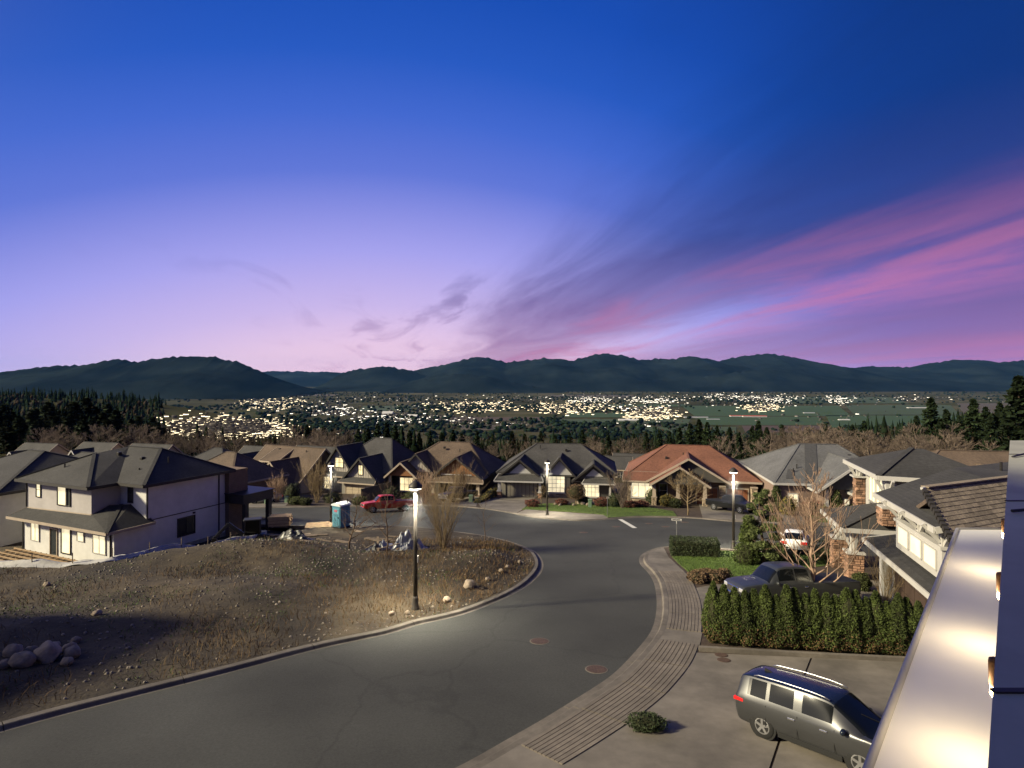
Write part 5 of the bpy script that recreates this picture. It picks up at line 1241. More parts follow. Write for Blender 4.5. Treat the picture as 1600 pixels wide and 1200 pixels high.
for i, (px, py, w, hh, lab) in enumerate([(419,788,0.75,0.85,'pale green utility box beside the driveway of the dormer house'),(448,786,0.45,0.8,'small green utility pedestal before the cream garage'),(736,785,0.5,0.9,'green utility pedestal beside the yellow green hedge'),(922,794,0.42,1.0,'pale green utility pedestal on the lawn of the white gabled house')]):
    x, y = gp(px, py); u = thing('utility_box', lab, 'utility box', (x, y, plane_z(y)+0.1), R(-8), 'utility boxes')
    MB().bbox(-w/2,w/2,-w*0.4,w*0.4,0,hh*0.86,0.03).build('cabinet', MT['util'], u); MB().bbox(-w/2-.03,w/2+.03,-w*0.4-.03,w*.4+.03,hh*0.86,hh,0.03).build('lid', MT['util'], u)

# portable toilet
x, y = gp(533, 826); p = thing('portable_toilet', 'blue portable toilet with white roof beside the lamp post', 'toilet', (x, y, plane_z(y)+0.14), R(-32))
BL = mat('blue_plastic', (0.060,0.20,0.28), 0.5, 0.12, 2.0); BL2 = mat('pale_blue_plastic', (0.11,0.30,0.39), 0.5, 0.12, 2.0); RW = mat('white_plastic', (0.6,0.64,0.66), 0.5, 0.06)
MB().bbox(-0.58,0.58,-0.58,0.58,0.12,2.05,0.05).build('cabin', BL, p); MB().box(-0.6,0.6,-0.6,0.6,0,0.12).build('skid', MT['rubber'], p)
d_ = MB().bbox(-0.42,0.42,-0.63,-0.575,0.2,1.85,0.02).build('door', BL2, p)
for q in (-0.22,0.0,0.22): MB().box(q-0.05,q+0.05,-0.65,-0.628,0.3,1.35).build('rib', BL, d_)
MB().box(-0.2,0.2,-0.645,-0.629,1.52,1.72).build('label_plate', mat('red_label', (0.4,0.08,0.12), 0.6, 0.1), d_); MB().box(0.30,0.36,-0.66,-0.628,0.95,1.1).build('latch', MT['rubber'], d_)
for sg in (-1, 1):
    for q in (-0.35,0.0,0.35): MB().box(sg*0.575,sg*0.61,q-0.07,q+0.07,0.35,1.7).build('side_rib', BL2, p) if sg > 0 else MB().box(-0.61,-0.575,q-0.07,q+0.07,0.35,1.7).build('side_rib', BL2, p)
mb = MB(); prof = [(-0.64,2.05),(-0.6,2.18),(-0.35,2.28),(0,2.32),(0.35,2.28),(0.6,2.18),(0.64,2.05)]
mb.prism([(a,-0.64,b) for a, b in prof], (0,1.28,0)).build('roof', RW, p); MB().tube([(0.4,0.4,2.1),(0.4,0.4,2.6)],0.05,8).build('vent_pipe', MT['rubber'], p)

# mini excavator
x, y = gp(396, 853); y = 47.0; x = (396-800)/900*47.0; e = thing('mini_excavator', 'black mini excavator with cab beside the new white house', 'excavator', (x, y, lot_z(x, y)), R(200))
EX = mat('excavator_paint', (0.030,0.030,0.032), 0.5, 0.15)
for s_ in (-1, 1):
    mb = MB(); pr = [(-1.0,0.10),(-0.85,0.0),(0.85,0.0),(1.0,0.10),(1.0,0.36),(0.85,0.48),(-0.85,0.48),(-1.0,0.36)]
    mb.prism([(a, s_*0.75-0.17, b) for a, b in pr], (0,0.34,0)).build('track', MT['rubber'], e)
MB().bbox(-1.0,0.75,-0.75,0.75,0.55,1.15,0.08).build('deck', EX, e); MB().lathe([(0.45,0.40),(0.45,0.56)],14).build('turntable', MT['rubber'], e)
cb_ = MB()
for a in (-0.55,0.6):
    for b in (-0.05,0.72): cb_.bar((a,b,1.15),(a*0.95,b,2.35),0.08,0.08)
cb_.build('cab_frame', EX, e); MB().bbox(-0.65,0.70,-0.12,0.80,2.33,2.43,0.04).build('cab_roof', EX, e)
for q in ((-0.52,0.57,-0.06,-0.05),(-0.52,0.57,0.71,0.72)): MB().box(q[0],q[1],q[2],q[3],1.2,2.3).build('pane', MT['car_glass'], e)
MB().box(0.575,0.585,-0.04,0.70,1.2,2.3).build('pane', MT['car_glass'], e); MB().bbox(-0.4,0.1,0.1,0.55,1.15,1.75,0.06).build('seat', MT['rubber'], e)
MB().bar((0.7,-0.35,0.95),(1.9,-0.35,2.0),0.2,0.28).build('boom', EX, e); MB().bar((1.85,-0.35,2.0),(2.9,-0.35,0.9),0.16,0.22).build('stick', EX, e)
MB().prism([(2.75,-0.6,0.9),(3.1,-0.6,0.95),(3.15,-0.6,0.45),(2.85,-0.6,0.25),(2.6,-0.6,0.5)], (0,0.5,0)).build('bucket', MT['metal_dark'], e)
MB().bar((1.15,-0.7,0.25),(1.15,0.7,0.25),0.08,0.4).build('blade', EX, e)
MB().tube([(0.9,-0.35,1.35),(1.7,-0.35,1.65)],0.05,8).build('hydraulic_ram', MT['rim'], e)

# building materials on the lot
MT['lumber'] = mat('lumber', (0.30,0.205,0.115), 0.8, 0.3, 3.0, stretch=(1,6,6), objrand=0.25)
MT['oldwood'] = mat('weathered_wood', (0.19,0.145,0.10), 0.9, 0.35, 3.0, objrand=0.3)
MT['tarp_white'] = mat('white_tarp', (0.44,0.43,0.40), 0.7, 0.2, 1.5, 0.3, 6); MT['tarp_silver'] = mat('silver_tarp', (0.24,0.25,0.27), 0.4, 0.3, 2.5, 0.4, 6, metal=0.3); MT['tarp_black'] = mat('black_plastic', (0.02,0.021,0.024), 0.4, 0.3, 2.0)
x, y = gp(438, 824); ls = thing('lumber_stack', 'wrapped stack of lumber beside the far street', 'lumber', (x, y, plane_z(y)+0.14), R(12))
random.seed(11)
for r in range(6):
    for c in range(5): MB().box(-0.95+random.uniform(-.06,.06),0.95+random.uniform(-.06,.06),-0.62+c*0.25,-0.62+c*0.25+0.235,0.1+r*0.15,0.1+r*0.15+0.14).build('board', MT['lumber'], ls)
for q in (-0.6, 0.6): MB().box(q-0.06,q+0.06,-0.65,0.65,0,0.1).build('bearer', MT['oldwood'], ls)
def pallet(px, py, rz, lab):
    x, y = gp(px, py); p = thing('pallet', lab, 'pallet', (x, y, plane_z(y)+0.15), rz, 'pallets by the street')
    for q in range(9): MB().box(-1.3,1.3,-0.95+q*0.22,-0.95+q*0.22+0.14,0.12,0.15).build('slat', MT['lumber'], p)
    for q in (-1.15,0,1.15): MB().box(q-0.06,q+0.06,-0.95,0.95,0.0,0.118).build('bearer', MT['oldwood'], p)
pallet(500, 824.5, R(15), 'wooden pallet lying flat left of the blue portable toilet')
random.seed(5)
ORDS = ['first','second','third','fourth','fifth','sixth','seventh','eighth','ninth','tenth','eleventh','twelfth','thirteenth','fourteenth','fifteenth','sixteenth']
for i, py in enumerate(sorted(random.uniform(826,852) for _ in range(16))):
    px = random.uniform(430,640); x, y = gp(px, py); L_ = random.uniform(0.8,2.4)
    b = thing('loose_board', f'{ORDS[i]} loose board on the dirt yard counted from the street', 'board', (x, y, lot_z(x, y)+0.03), random.uniform(-0.6,0.6), 'loose boards on the dirt yard')
    MB().box(-L_/2,L_/2,-0.1-random.random()*0.25,0.1,0,0.04).build('plank', MT['oldwood'], b)
def tarp(px, Yd, rx, ry, hz, m, lab, seed):
    x = (px-800)/900*Yd; z = lot_z(x, Yd); o = thing('tarp_heap', lab, 'tarp', (x, Yd, z), 0.3*seed)
    n = 22; vs = []; fs = []
    for i in range(n):
        for j in range(n):
            u, v_ = i/(n-1)*2-1, j/(n-1)*2-1; r = math.hypot(u, v_)
            f = noise.fractal(Vector((u*1.6+seed, v_*1.6, seed)), 0.8, 2.0, 4)
            vs.append((u*rx, v_*ry, max(-0.1, hz*max(0, 1-r**1.6)*(0.8+0.7*f)+0.06*abs(f))))
    for i in range(n-1):
        for j in range(n-1): a = i*n+j; fs.append((a, a+1, a+n+1, a+n))
    mb = MB().add(vs, fs); q = mb.build('sheet', m, o); q.modifiers.new('thick', 'SOLIDIFY').thickness = 0.015
tarp(637, 41.3, 1.2, 0.9, 1.1, MT['tarp_silver'], 'crumpled silver tarp heap behind the nearest lamp post', 2)
tarp(600, 41.5, 1.3, 0.8, 0.7, MT['tarp_silver'], 'grey plastic sheet heap behind the thin bare tree', 5)
tarp(585, 40.6, 0.7, 0.5, 0.5, MT['tarp_black'], 'small dark plastic heap left of the grey sheets', 7)
tarp(458, 46.0, 1.6, 0.8, 0.8, MT['tarp_black'], 'black plastic covered heap on the dirt yard right of the excavator', 9)
for i in range(9):
    px, Yd = 585+i*8+random.uniform(-3,3), 41.0+random.uniform(-0.8,0.8); x = (px-800)/900*Yd
    b = thing('scrap_board', f'{ORDS[i]} scrap board from the left in the tarp heaps behind the bare trees', 'board', (x, Yd, lot_z(x, Yd)+0.15), random.uniform(0,3), 'scrap boards in the heap')
    MB().bar((-0.7,0,0),(0.7,0,random.uniform(0.2,0.7)),0.14,0.04).build('plank', MT['oldwood'], b)
# white silt fence along the crest
fn = thing('silt_fence', 'sagging white silt fence sheet along the crest of the dirt bank', 'fence', (0, 0, 0))
cp = smooth_path([(-46,34.2),(-38,35.1),(-31.6,35.3),(-29,35.6),(-27,36.0),(-25.0,36.7),(-23.7,39.5),(-22.6,42.2),(-21.8,44.6),(-20.4,46.0)], 0.35)
vs = []; fs = []
for i, (x, y) in enumerate(cp):
    z = lot_z(x, y); t = i*0.35; hh = 0.24+0.10*math.sin(t*0.9)+0.1*noise.noise(Vector((t*0.7,0,0)))
    for k_, (o_, q) in enumerate(((-0.55,0.05),(-0.3,0.10),(-0.05,hh*0.5),(0.05+0.08*math.sin(t*2.1),hh),(0.22,hh*0.9))):
        vs.append((x+o_*0.15, y+o_, z+q+0.03*math.sin(t*3.1+k_*1.7)-(0.0)))
n = len(cp)
for i in range(n-1):
    for k_ in range(4): a = i*5+k_; fs.append((a, a+5, a+6, a+1))
q = MB().add(vs, fs).build('sheet', MT['tarp_white'], fn, True); q.modifiers.new('thick', 'SOLIDIFY').thickness = 0.01
for i in range(4, n, 6): x, y = cp[i]; z = lot_z(x, y); MB().box(x-0.02,x+0.02,y-0.02,y+0.02,z-0.2,z+0.75).build('stake', MT['oldwood'], fn)
# timber form grid at the foot of the white house
g = thing('formwork_grid', 'pale timber formwork grid on the ground left of the white house wall', 'formwork', (-41.4, 44.2, PAD+0.62), R(-23.6))
for i in range(13): MB().box(0.4+i*0.72,0.4+i*0.72+0.09,-3.6,2.9,0.05,0.15).build('joist', MT['lumber'], g)
for j in range(12): MB().box(0.2,9.4,-3.5+j*0.55,-3.5+j*0.55+0.09,0.151,0.24).build('slat', MT['lumber'], g)
[MB().box(0.5+q*4.4,0.65+q*4.4,-3.5+r_*3.0,-3.35+r_*3.0,-0.9,0.05).build('support', MT['oldwood'], g) for q in range(3) for r_ in range(3)]
MB().box(0.1,9.5,-3.7,-3.6,0,0.26).build('edge_board', MT['lumber'], g)

# dark board fence stepping up beside the garage of the grey gabled house
fa, fb = Vector(gp3(566,787,0.1)), Vector(gp3(610,773,0.1)); fo = thing('board_fence', 'dark board fence beside the garage of the grey gabled house, behind the red truck', 'fence', fa, math.atan2(fb.y-fa.y, fb.x-fa.x))
Lf = (fb-fa).length; nb_ = int(Lf/0.32)
for i in range(nb_):
    zz = (fb.z-fa.z)*i/nb_; MB().box(i*0.32,i*0.32+0.30,-0.03,0.03,zz-0.3,zz+1.75).build('board', MT['siding_dark'], fo)
for i in range(0, nb_+1, 6): zz = (fb.z-fa.z)*i/nb_; MB().box(i*0.32-0.07,i*0.32+0.07,0.035,0.16,zz-0.3,zz+1.85).build('post', MT['dark_trim'], fo)
MB().bar((0,0,1.8),(nb_*0.32,0,1.8+fb.z-fa.z),0.12,0.06).build('cap_rail', MT['dark_trim'], fo)
# ------------------------------------------------------------------ plants
rng = np.random.default_rng(5)
def quads(P, size, flat=0.0, nrm=None, aspect=1.0, rng=rng):
    """leaf quads at points P (n,3) with random orientation"""
    n = len(P); a = rng.normal(size=(n,3)); 
    if nrm is not None: a = a*(1-flat)+nrm*flat*2
    a /= np.linalg.norm(a, axis=1, keepdims=True)+1e-9
    b = rng.normal(size=(n,3)); b -= a*np.sum(a*b, 1, keepdims=True); b /= np.linalg.norm(b, axis=1, keepdims=True)+1e-9
    c = np.cross(a, b); s = np.broadcast_to(np.asarray(size, float).reshape(-1,1) if np.ndim(size) else np.full((n,1), size), (n,1))*rng.uniform(0.6,1.3,(n,1))
    b = b*s*aspect; c = c*s*0.5
    V_ = np.stack([P-b, P+c*0.9, P+b, P-c*0.9], 1).reshape(-1,3); F_ = np.arange(4*n).reshape(-1,4); return V_, F_
def leafmesh(name, P, size, m, parent, aspect=1.0, nrm=None, flat=0.0):
    V_, F_ = quads(P, size, flat, nrm, aspect); return npmesh(name, V_, F_, m, parent)
def shell(n, rx, ry, rz, inner=0.6, lump=0.25, seed=0, zmin=-1):
    d_ = rng.normal(size=(n,3)); d_ /= np.linalg.norm(d_, axis=1, keepdims=True); d_[:,2] = np.maximum(d_[:,2], zmin)
    l = np.array([noise.fractal(Vector((p[0]*1.8+seed*7.3, p[1]*1.8, p[2]*1.8)), 1.0, 2.0, 3) for p in d_])
    r = rng.uniform(inner, 1, (n,1))**0.6*(1+lump*l[:,None]); return d_*r*np.array([[rx,ry,rz]])
def shrub(label, x, y, z, rx, ry, rz, m, n=700, leaf=0.09, name='shrub', group=None, lump=0.3, cat='shrub', core=True, seed=None):
    o = thing(name, label, cat, (x, y, z), 0, group); sd = seed if seed is not None else (x*1.3+y) % 50
    P = shell(n, rx, ry, rz, 0.7, lump, sd, -0.85)+np.array([[0,0,rz*0.85]]); leafmesh('foliage', P, leaf, MT[m], o, 1.1)
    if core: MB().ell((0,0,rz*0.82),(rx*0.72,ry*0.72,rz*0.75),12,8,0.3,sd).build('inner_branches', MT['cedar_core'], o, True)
    mb = MB()
    for k in range(4): an = k*1.57+sd; mb.tube([(0.05*math.cos(an),0.05*math.sin(an),-0.1),(rx*0.4*math.cos(an),ry*0.4*math.sin(an),rz)],[0.03,0.012],5)
    tag(mb.build('stems', MT['bark'], o), kind='stuff'); return o
def branch(mb, p, d_, L, r, depth, spread, rnd, up=0.15, kids=(2,4), minr=0.004, sides=(6,5,4,3,3), segs=4):
    P = [Vector(p)]; q = Vector(d_).normalized(); pts = [P[0]]; rs = [r]
    for i in range(segs):
        q = (q+Vector((rnd.gauss(0,0.10),rnd.gauss(0,0.10),rnd.gauss(0,0.07)+up*0.25))).normalized()
        pts.append(pts[-1]+q*L/segs); rs.append(max(r*(1-0.75*(i+1)/segs), minr))
    mb.tube(pts, rs, sides[min(4-depth if depth <= 4 else 0, 4)], False)
    if depth <= 0: return
    n = rnd.randint(*kids)
    for k in range(n):
        t = rnd.uniform(0.25,1.0); i = min(int(t*segs), segs-1); b = pts[i].lerp(pts[i+1], t*segs-i)
        an = rnd.uniform(0, 2*math.pi); ax = q.orthogonal().normalized(); ax.rotate(Matrix.Rotation(an, 3, q))
        nd = (q*math.cos(spread)+ax*math.sin(spread)+Vector((0,0,up))).normalized()
        branch(mb, b, nd, L*rnd.uniform(0.45,0.72), max(rs[i]*0.6, minr), depth-1, spread, rnd, up, kids, minr, sides, max(2, segs-1))
def bare_tree(name, label, x, y, z, h, m, seed, kind='tree', depth=3, nb=16, lean=(0,0), r0=0.07, spread=0.6, up=0.2, kids=(3,5), low=0.15, blen=0.45, minr=0.004, cat='tree', group=None):
    o = thing(name, label, cat, (x, y, z), 0, group); rnd = random.Random(seed)
    tops = [Vector((lean[0]*t*h+rnd.gauss(0,0.015)*h, lean[1]*t*h+rnd.gauss(0,0.015)*h, t*h)) for t in np.linspace(0,1,9)]; tops[0] = Vector((0,0,-0.2))
    MB().tube(tops, [r0*(1-0.88*i/8) for i in range(9)], 8).build('trunk', MT[m], o, True)
    mb = MB()
    for k in range(nb):
        t = low+(0.95-low)*k/nb; i = min(int(t*8), 7); b = tops[i].lerp(tops[i+1], t*8-i); an = k*2.4+rnd.uniform(-0.4,0.4)
        d_ = Vector((math.cos(an)*math.sin(spread+0.5),math.sin(an)*math.sin(spread+0.5),math.cos(spread+0.5)))
        branch(mb, b, d_, h*blen*(1.05-t)*rnd.uniform(0.8,1.15)+0.2, max(r0*(1-0.85*t)*0.5, minr), depth-1, spread, rnd, up, kids, minr)
    br = mb.build('crown', MT[m], o, True); return o
def multi_stem(name, label, x, y, z, h, w, m, seed, n=26, depth=2, cat='shrub', group=None, minr=0.004, r=0.022):
    o = thing(name, label, cat, (x, y, z), 0, group); rnd = random.Random(seed)
    for k in range(n):
        an = rnd.uniform(0, 2*math.pi); s = rnd.uniform(0,1)**0.7*w/2/h; mb = MB()
        branch(mb, (0.18*math.cos(an)*rnd.random(),0.18*math.sin(an)*rnd.random(),-0.1), (math.cos(an)*s,math.sin(an)*s,1), h*rnd.uniform(0.7,1.0), r, depth, 0.4, rnd, 0.25, (3,5), minr)
        mb.build('stem', MT[m], o, True)
    return o
def conifer(name, label, loc, h, r, seed, m='conifer', n=60, needles=16, leaf=0.5, cat='tree', group=None):
    o = thing(name, label, cat, loc, 0, group); rnd = np.random.default_rng(seed)
    MB().tube([(0,0,-1.5),(0,0,h*0.5),(0,0,h)], [h*0.018,h*0.011,0.02], 7).build('trunk', MT['bark'], o)
    P = []; Nn = []
    for k in range(n):
        t = (k/n)**0.85; z = h*(0.10+0.9*t); L = r*(1-t)**0.75*rnd.uniform(0.6,1.15)+0.15; 
        for b in range(5):
            an = rnd.uniform(0, 2*math.pi); s = rnd.uniform(0.15,1,needles)**0.7
            x = np.cos(an)*L*s; y = np.sin(an)*L*s; zz = z-0.28*L*s**1.3+rnd.normal(0,0.10*L+0.05,needles)+0.1
            P.append(np.stack([x+rnd.normal(0,0.12*L,needles), y+rnd.normal(0,0.12*L,needles), zz],1))
    P = np.concatenate(P); leafmesh('crown', P, leaf, MT[m], o, 1.0, np.tile([[0,0,1.0]],(len(P),1)), 0.35); return o

# ---- far trees as individuals: a few conifers and bare trees copied
CON = [conifer('conifer_tree', 'tallest dark conifer of the stand at the left, highest against the mountain', (0,0,0), 18, 3.6, s, n=44, needles=9, leaf=0.55, group='conifers on the slope') for s in (1,2,3)]
BAR = []
for s in (1,2,3):
    o = bare_tree('bare_tree', 'bare grey brown woodland tree behind the roofs', 0,0,0, 12, 'bark_grey', 40+s, depth=3, nb=15, r0=0.16, spread=0.5, kids=(4,6), low=0.25, blen=0.42, minr=0.028, group='bare trees behind the roofs'); BAR.append(o)
used = set(); FAR = []
ORD = ['first','second','third','fourth','fifth','sixth','seventh','eighth','ninth','tenth','eleventh','twelfth','thirteenth','fourteenth','fifteenth','sixteenth','seventeenth','eighteenth','nineteenth','twentieth','twenty-first','twenty-second','twenty-third','twenty-fourth','twenty-fifth','twenty-sixth','twenty-seventh','twenty-eighth','twenty-ninth','thirtieth']+[f'{t}-{u}' for t in ('thirty','forty','fifty') for u in ('first','second','third','fourth','fifth','sixth','seventh','eighth','ninth')]
ZONES = [(-999,110,'above the far gabled row'),(110,262,'above the new white house'),(262,380,'above the black canopy'),(380,500,'above the brown dormer house'),(500,610,'above the grey gabled house'),(610,790,'above the brown wood gabled house'),(790,965,'above the white gabled house'),(965,1130,'above the red roof'),(1130,1250,'between the red and grey roofs'),(1250,1420,'above the grey roofed brick house'),(1420,1530,'above the low brown roof'),(1530,1999,'at the right frame edge')]
def name_far():
    import collections
    g = collections.defaultdict(list)
    for px, o, kind in FAR:
        z = next(t for a, b, t in ZONES if a <= px < b); g[(kind, z)].append((px, o))
    for (kind, z), L in g.items():
        L.sort(key=lambda q: q[0])
        for i, (px, o) in enumerate(L): o['label'] = f'{ORD[i]} {kind} from the left {z}' if len(L) > 1 else f'single {kind} standing {z}'
def put(*a, **k):
    o = put_(*a, **k); FAR.append((a[1], o, 'dark conifer' if a[0] is CON else 'bare brown tree')); return o
def put_(protos, px, top, D, label, group, wmul=1.0):
    x = (px-800)/900*D; zg = fz(x, D); zt = EYE-(top-HOR)/900*D; hh = max(zt-zg, 4.0)
    i = random.randrange(3); src = protos[i]; base = 18.0 if protos is CON else 12.0; sc_ = hh/base
    key = (id(protos), i)
    if key not in used:
        used.add(key); src.location = (x, D, zg); src.rotation_euler = (0,0,random.uniform(0,6)); src.scale = (sc_*wmul, sc_*wmul, sc_); src['label'] = label; src['group'] = group; return src
    return copy_thing(src, label, (x, D, zg), random.uniform(0,6), (sc_*wmul, sc_*wmul, sc_), group)
random.seed(21)
GL, GR, GB, GBR = 'dark conifers at the left', 'conifers on the right slope', 'bare trees behind the roofs at left', 'bare trees on the right slope'
LL = 'dark conifer in the dense stand at the far left above the roofs'; LR = 'conifer rising behind the grey and brown roofs at right'
LB = 'bare brown tree behind the roofs left of centre'; LBR = 'bare brown tree behind the roofs at right'
LC = 'conifer in the dark belt behind the roofs of the middle houses'
for px, top, D in [(8,632,200),(-20,628,190),(50,640,215),(75,628,230),(95,640,240),(118,628,235),(135,622,250),(160,645,230),(182,640,225),(205,655,235),(228,662,240),(245,660,235),(30,650,185),(62,655,190),(105,652,195),(145,655,200),(175,660,205),(200,665,205),(255,668,235),(88,650,205),(128,648,210),(20,645,205),(-45,635,200),(216,650,260),(238,652,255),(150,636,265),(108,632,262),(170,632,280)]:
    put(CON, px, top, D, LL, GL, 1.9)
for i in range(34): put(CON, random.uniform(-40,262), 0, 0, LL, GL, 1.8) if False else put(CON, (q_ := random.uniform(-40,258)), 632+0.14*max(q_-60,0)+random.uniform(0,26), random.uniform(165,255), LL, GL, 1.8)
for px, top, D in [(1455,622,150),(1478,640,165),(1520,624,140),(1540,636,150),(1562,630,150),(1592,588,95),(1575,634,140),(1500,650,170),(1432,650,185),(1610,600,100),(1350,658,190),(1332,664,200),(1470,655,140),(1548,650,130)]:
    put(CON, px, top, D, LR, GR, 1.15)
for px, top, D in [(1062,668,165),(1078,662,170),(1092,656,180),(1105,660,175),(1120,666,165),(1140,668,170),(1185,658,175),(1198,668,165),(1176,666,180),(1222,664,200),(1262,668,200),(1290,662,205),(1312,666,200),(1300,672,180),(1155,676,160),
                   (590,662,230),(604,660,240),(618,664,235),(575,668,225),(640,672,240),(655,676,235),(672,674,245),(690,676,240),(708,672,250),(722,676,250),(745,674,260),(770,678,255),(800,674,260),(820,678,255),(845,674,260),(868,680,250),(890,676,255),(910,672,260),(930,678,250),(950,676,245),(970,680,235),(990,678,235),(1010,676,230),(1030,672,225),(1046,674,215),(505,668,250),(520,672,250),(480,664,260),(545,674,240),(560,670,235)]:
    put(CON, px, top, D, LC, 'conifers behind the middle houses', 1.1)
for i in range(46): put(BAR, random.uniform(255,560), random.uniform(668,692), random.uniform(150,260), LB, GB, 1.3)
for i in range(14): put(BAR, random.uniform(30,250), random.uniform(660,685), random.uniform(150,185), 'bare brown tree before the dark conifers at far left', 'bare trees before the conifers', 1.3)
for i in range(16): put(BAR, random.uniform(690,1000), random.uniform(678,694), random.uniform(160,240), 'bare brown tree behind the roofs of the middle houses', 'bare trees behind the middle houses', 1.3)
for i in range(64): put(BAR, random.uniform(1120,1610), random.uniform(656,690), random.uniform(105,200), LBR, GBR, 1.3)

name_far()
# ---- near bare trees and shrubs
def lot(px, Yd): x = (px-800)/900*Yd; return x, Yd, lot_z(x, Yd)-0.05
def pl(px, py, dz=0.08): x, y = gp(px, py); return x, y, plane_z(y)+dz
bare_tree('bare_tree', 'small bare tree leaning right, left of the tarp heaps', *lot(545,40.3), 4.0, 'bark', 3, nb=20, depth=3, lean=(0.18,0), r0=0.075, spread=0.65, blen=0.55, low=0.18, kids=(3,4))
bare_tree('bare_tree', 'thin upright bare tree in front of the tarp heaps', *lot(604,39.6), 4.8, 'bark', 8, nb=20, depth=3, r0=0.06, spread=0.55, blen=0.40, low=0.15, kids=(3,4))
bare_tree('bare_tree', 'slender bare sapling behind the dry mound by the road', *lot(757,40.3), 3.9, 'bark', 12, nb=14, depth=2, r0=0.035, spread=0.6, blen=0.32, low=0.3)
multi_stem('bare_shrub', 'big many stemmed bare shrub right of the nearest lamp', *lot(692,41.0), 3.9, 3.9, 'bark_tan', 4, n=46, depth=2)
bare_tree('bare_tree', 'tall bare reddish tree standing at the cedar hedge before the pickup', *pl(1267,950,0.1), 6.6, 'bark_red', 17, nb=30, depth=3, r0=0.11, spread=0.42, up=0.32, blen=0.40, low=0.08, kids=(3,5), minr=0.009)
bare_tree('bare_tree', 'round twiggy tan tree before the red roofed house', *pl(1075,806), 4.8, 'bark_tan', 23, nb=26, depth=3, r0=0.09, spread=0.6, blen=0.52, low=0.25, kids=(4,6), minr=0.010)
multi_stem('bare_shrub', 'bare twiggy shrub beside the brown garage of the timber house', *pl(1384,945,0.1), 2.2, 2.6, 'bark_tan', 6, n=14, depth=2)
multi_stem('bare_shrub', 'reddish twig shrub behind the white car right of the pine', *pl(1262,855,0.1), 2.6, 3.6, 'bark_red', 9, n=26, depth=2, minr=0.008)
multi_stem('bare_shrub', 'dense brown bare shrub between dormer house and grey gables', *pl(495,786), 3.6, 4.6, 'bark_tan', 31, n=26, depth=2, minr=0.012)
multi_stem('bare_shrub', 'orange brown twig shrub before the cream garage', *pl(434,786), 2.6, 2.2, 'bark_red', 32, n=20, depth=2, minr=0.012)
multi_stem('bare_shrub', 'reddish bare shrubs in front of the wood gabled porch', *pl(664,789), 3.0, 3.6, 'bark_red', 33, n=22, depth=2, minr=0.012)
multi_stem('bare_shrub', 'brown bare shrub behind the dark pickup with chrome grille', *pl(722,781), 3.4, 3.6, 'bark', 34, n=22, depth=2, minr=0.012)
bare_tree('bare_tree', 'small pale trunked tree before the tall lit window', *pl(846,792), 2.6, 'bark_tan', 35, nb=14, depth=2, r0=0.05, spread=0.6, blen=0.5, low=0.35, minr=0.012)
multi_stem('bare_shrub', 'grey bare shrub at the corner left of the red roofed house', *pl(972,795), 3.0, 2.6, 'bark_grey', 36, n=18, depth=2, minr=0.012)
x, y, z = pl(900,790); o = shrub('round clipped brown topiary tree between two lit windows', x, y, z+0.75, 1.3, 1.3, 1.05, 'shrub_brown', 2600, 0.06, 'topiary_tree', None, 0.05, 'tree'); MB().tube([(0,0,-0.8),(0,0,0.9)],0.07,7).build('trunk', MT['bark_tan'], o)
specs = [(1020,789,0.95,1.15,'boxleaf','dark green rounded evergreen before the stone wall'),(1042,792,0.9,0.8,'shrub_gold','golden shrub right of the dark evergreen'),(1056,794,0.8,0.6,'shrub','low green shrub behind the twiggy tan tree'),
  (985,794,0.9,0.45,'shrub_red','low dark red shrub at the left corner of red roofed house'),(1003,793,0.9,0.4,'shrub_red','low dark red shrub below the stone bay window'),(940,792,1.0,0.6,'shrub_red','rusty low shrub beside the pale pedestal'),(912,789,0.8,0.6,'boxleaf','small dark shrub right of the round topiary'),(878,790,0.8,0.4,'shrub_red','small red shrub left of the round topiary'),
  (832,793,0.9,0.5,'shrub_red','low red shrub at the garage corner of white gabled house'),(960,793,0.9,0.9,'boxleaf','dark shrub left of the grey bare shrub'),
  (1232,806,1.0,1.1,'shrub_gold','golden shrub below the brick house window'),(1330,806,0.6,0.6,'shrub','small green shrub by the brick house steps'),(1288,808,0.8,0.6,'shrub','green shrub left of the small cone evergreen'),(1270,806,1.3,0.9,'shrub_red','wide dark red shrub before the brick house'),
  (462,789,1.0,0.55,'shrub','low green shrub beside the small green pedestal'),(478,790,0.8,0.5,'shrub','low round green shrub at the kerb, left of the brown bare shrub'),(400,784,1.0,0.7,'shrub','green shrub under the left lit window of the dormer house'),(455,782,1.2,1.2,'boxleaf','dark clipped shrub in front of the cream garage'),
  (520,786,1.3,0.7,'shrub','green shrub right of the brown bare shrub'),(562,790,1.0,0.6,'shrub','small green shrub at the driveway of the grey gabled house'),(612,784,1.1,1.1,'boxleaf','dark shrub left of the lit porch window'),(640,784,1.2,0.7,'shrub','green shrub under the lit porch window'),
  (1166,884,0.85,0.75,'cedar','bright green spreading shrub at the foot of the pine'),(1215,880,1.3,0.6,'boxleaf','dark green shrub behind the dark pickup truck'),(1300,880,1.6,0.8,'boxleaf','dark green shrub left of the stone porch pillar'),(1345,925,0.5,0.5,'shrub','small shrub beside the stone porch pillars')]
for px, py, r, hz, m, lab in specs: x, y, z = pl(px, py); shrub(lab, x, y, z, r, r*0.9, hz, m, 1100 if y > 55 else 2200, 0.085 if y > 55 else 0.055)
for px, py, hh, r, lab in [(1213,800,3.0,0.75,'tall columnar evergreen at the corner of the brick house'),(1308,806,2.6,0.7,'small cone shaped evergreen before the arched window')]:
    x, y, z = pl(px, py); conifer('columnar_evergreen', lab, (x, y, z), hh, r, 7, 'shrub', 40, 14, 0.10)
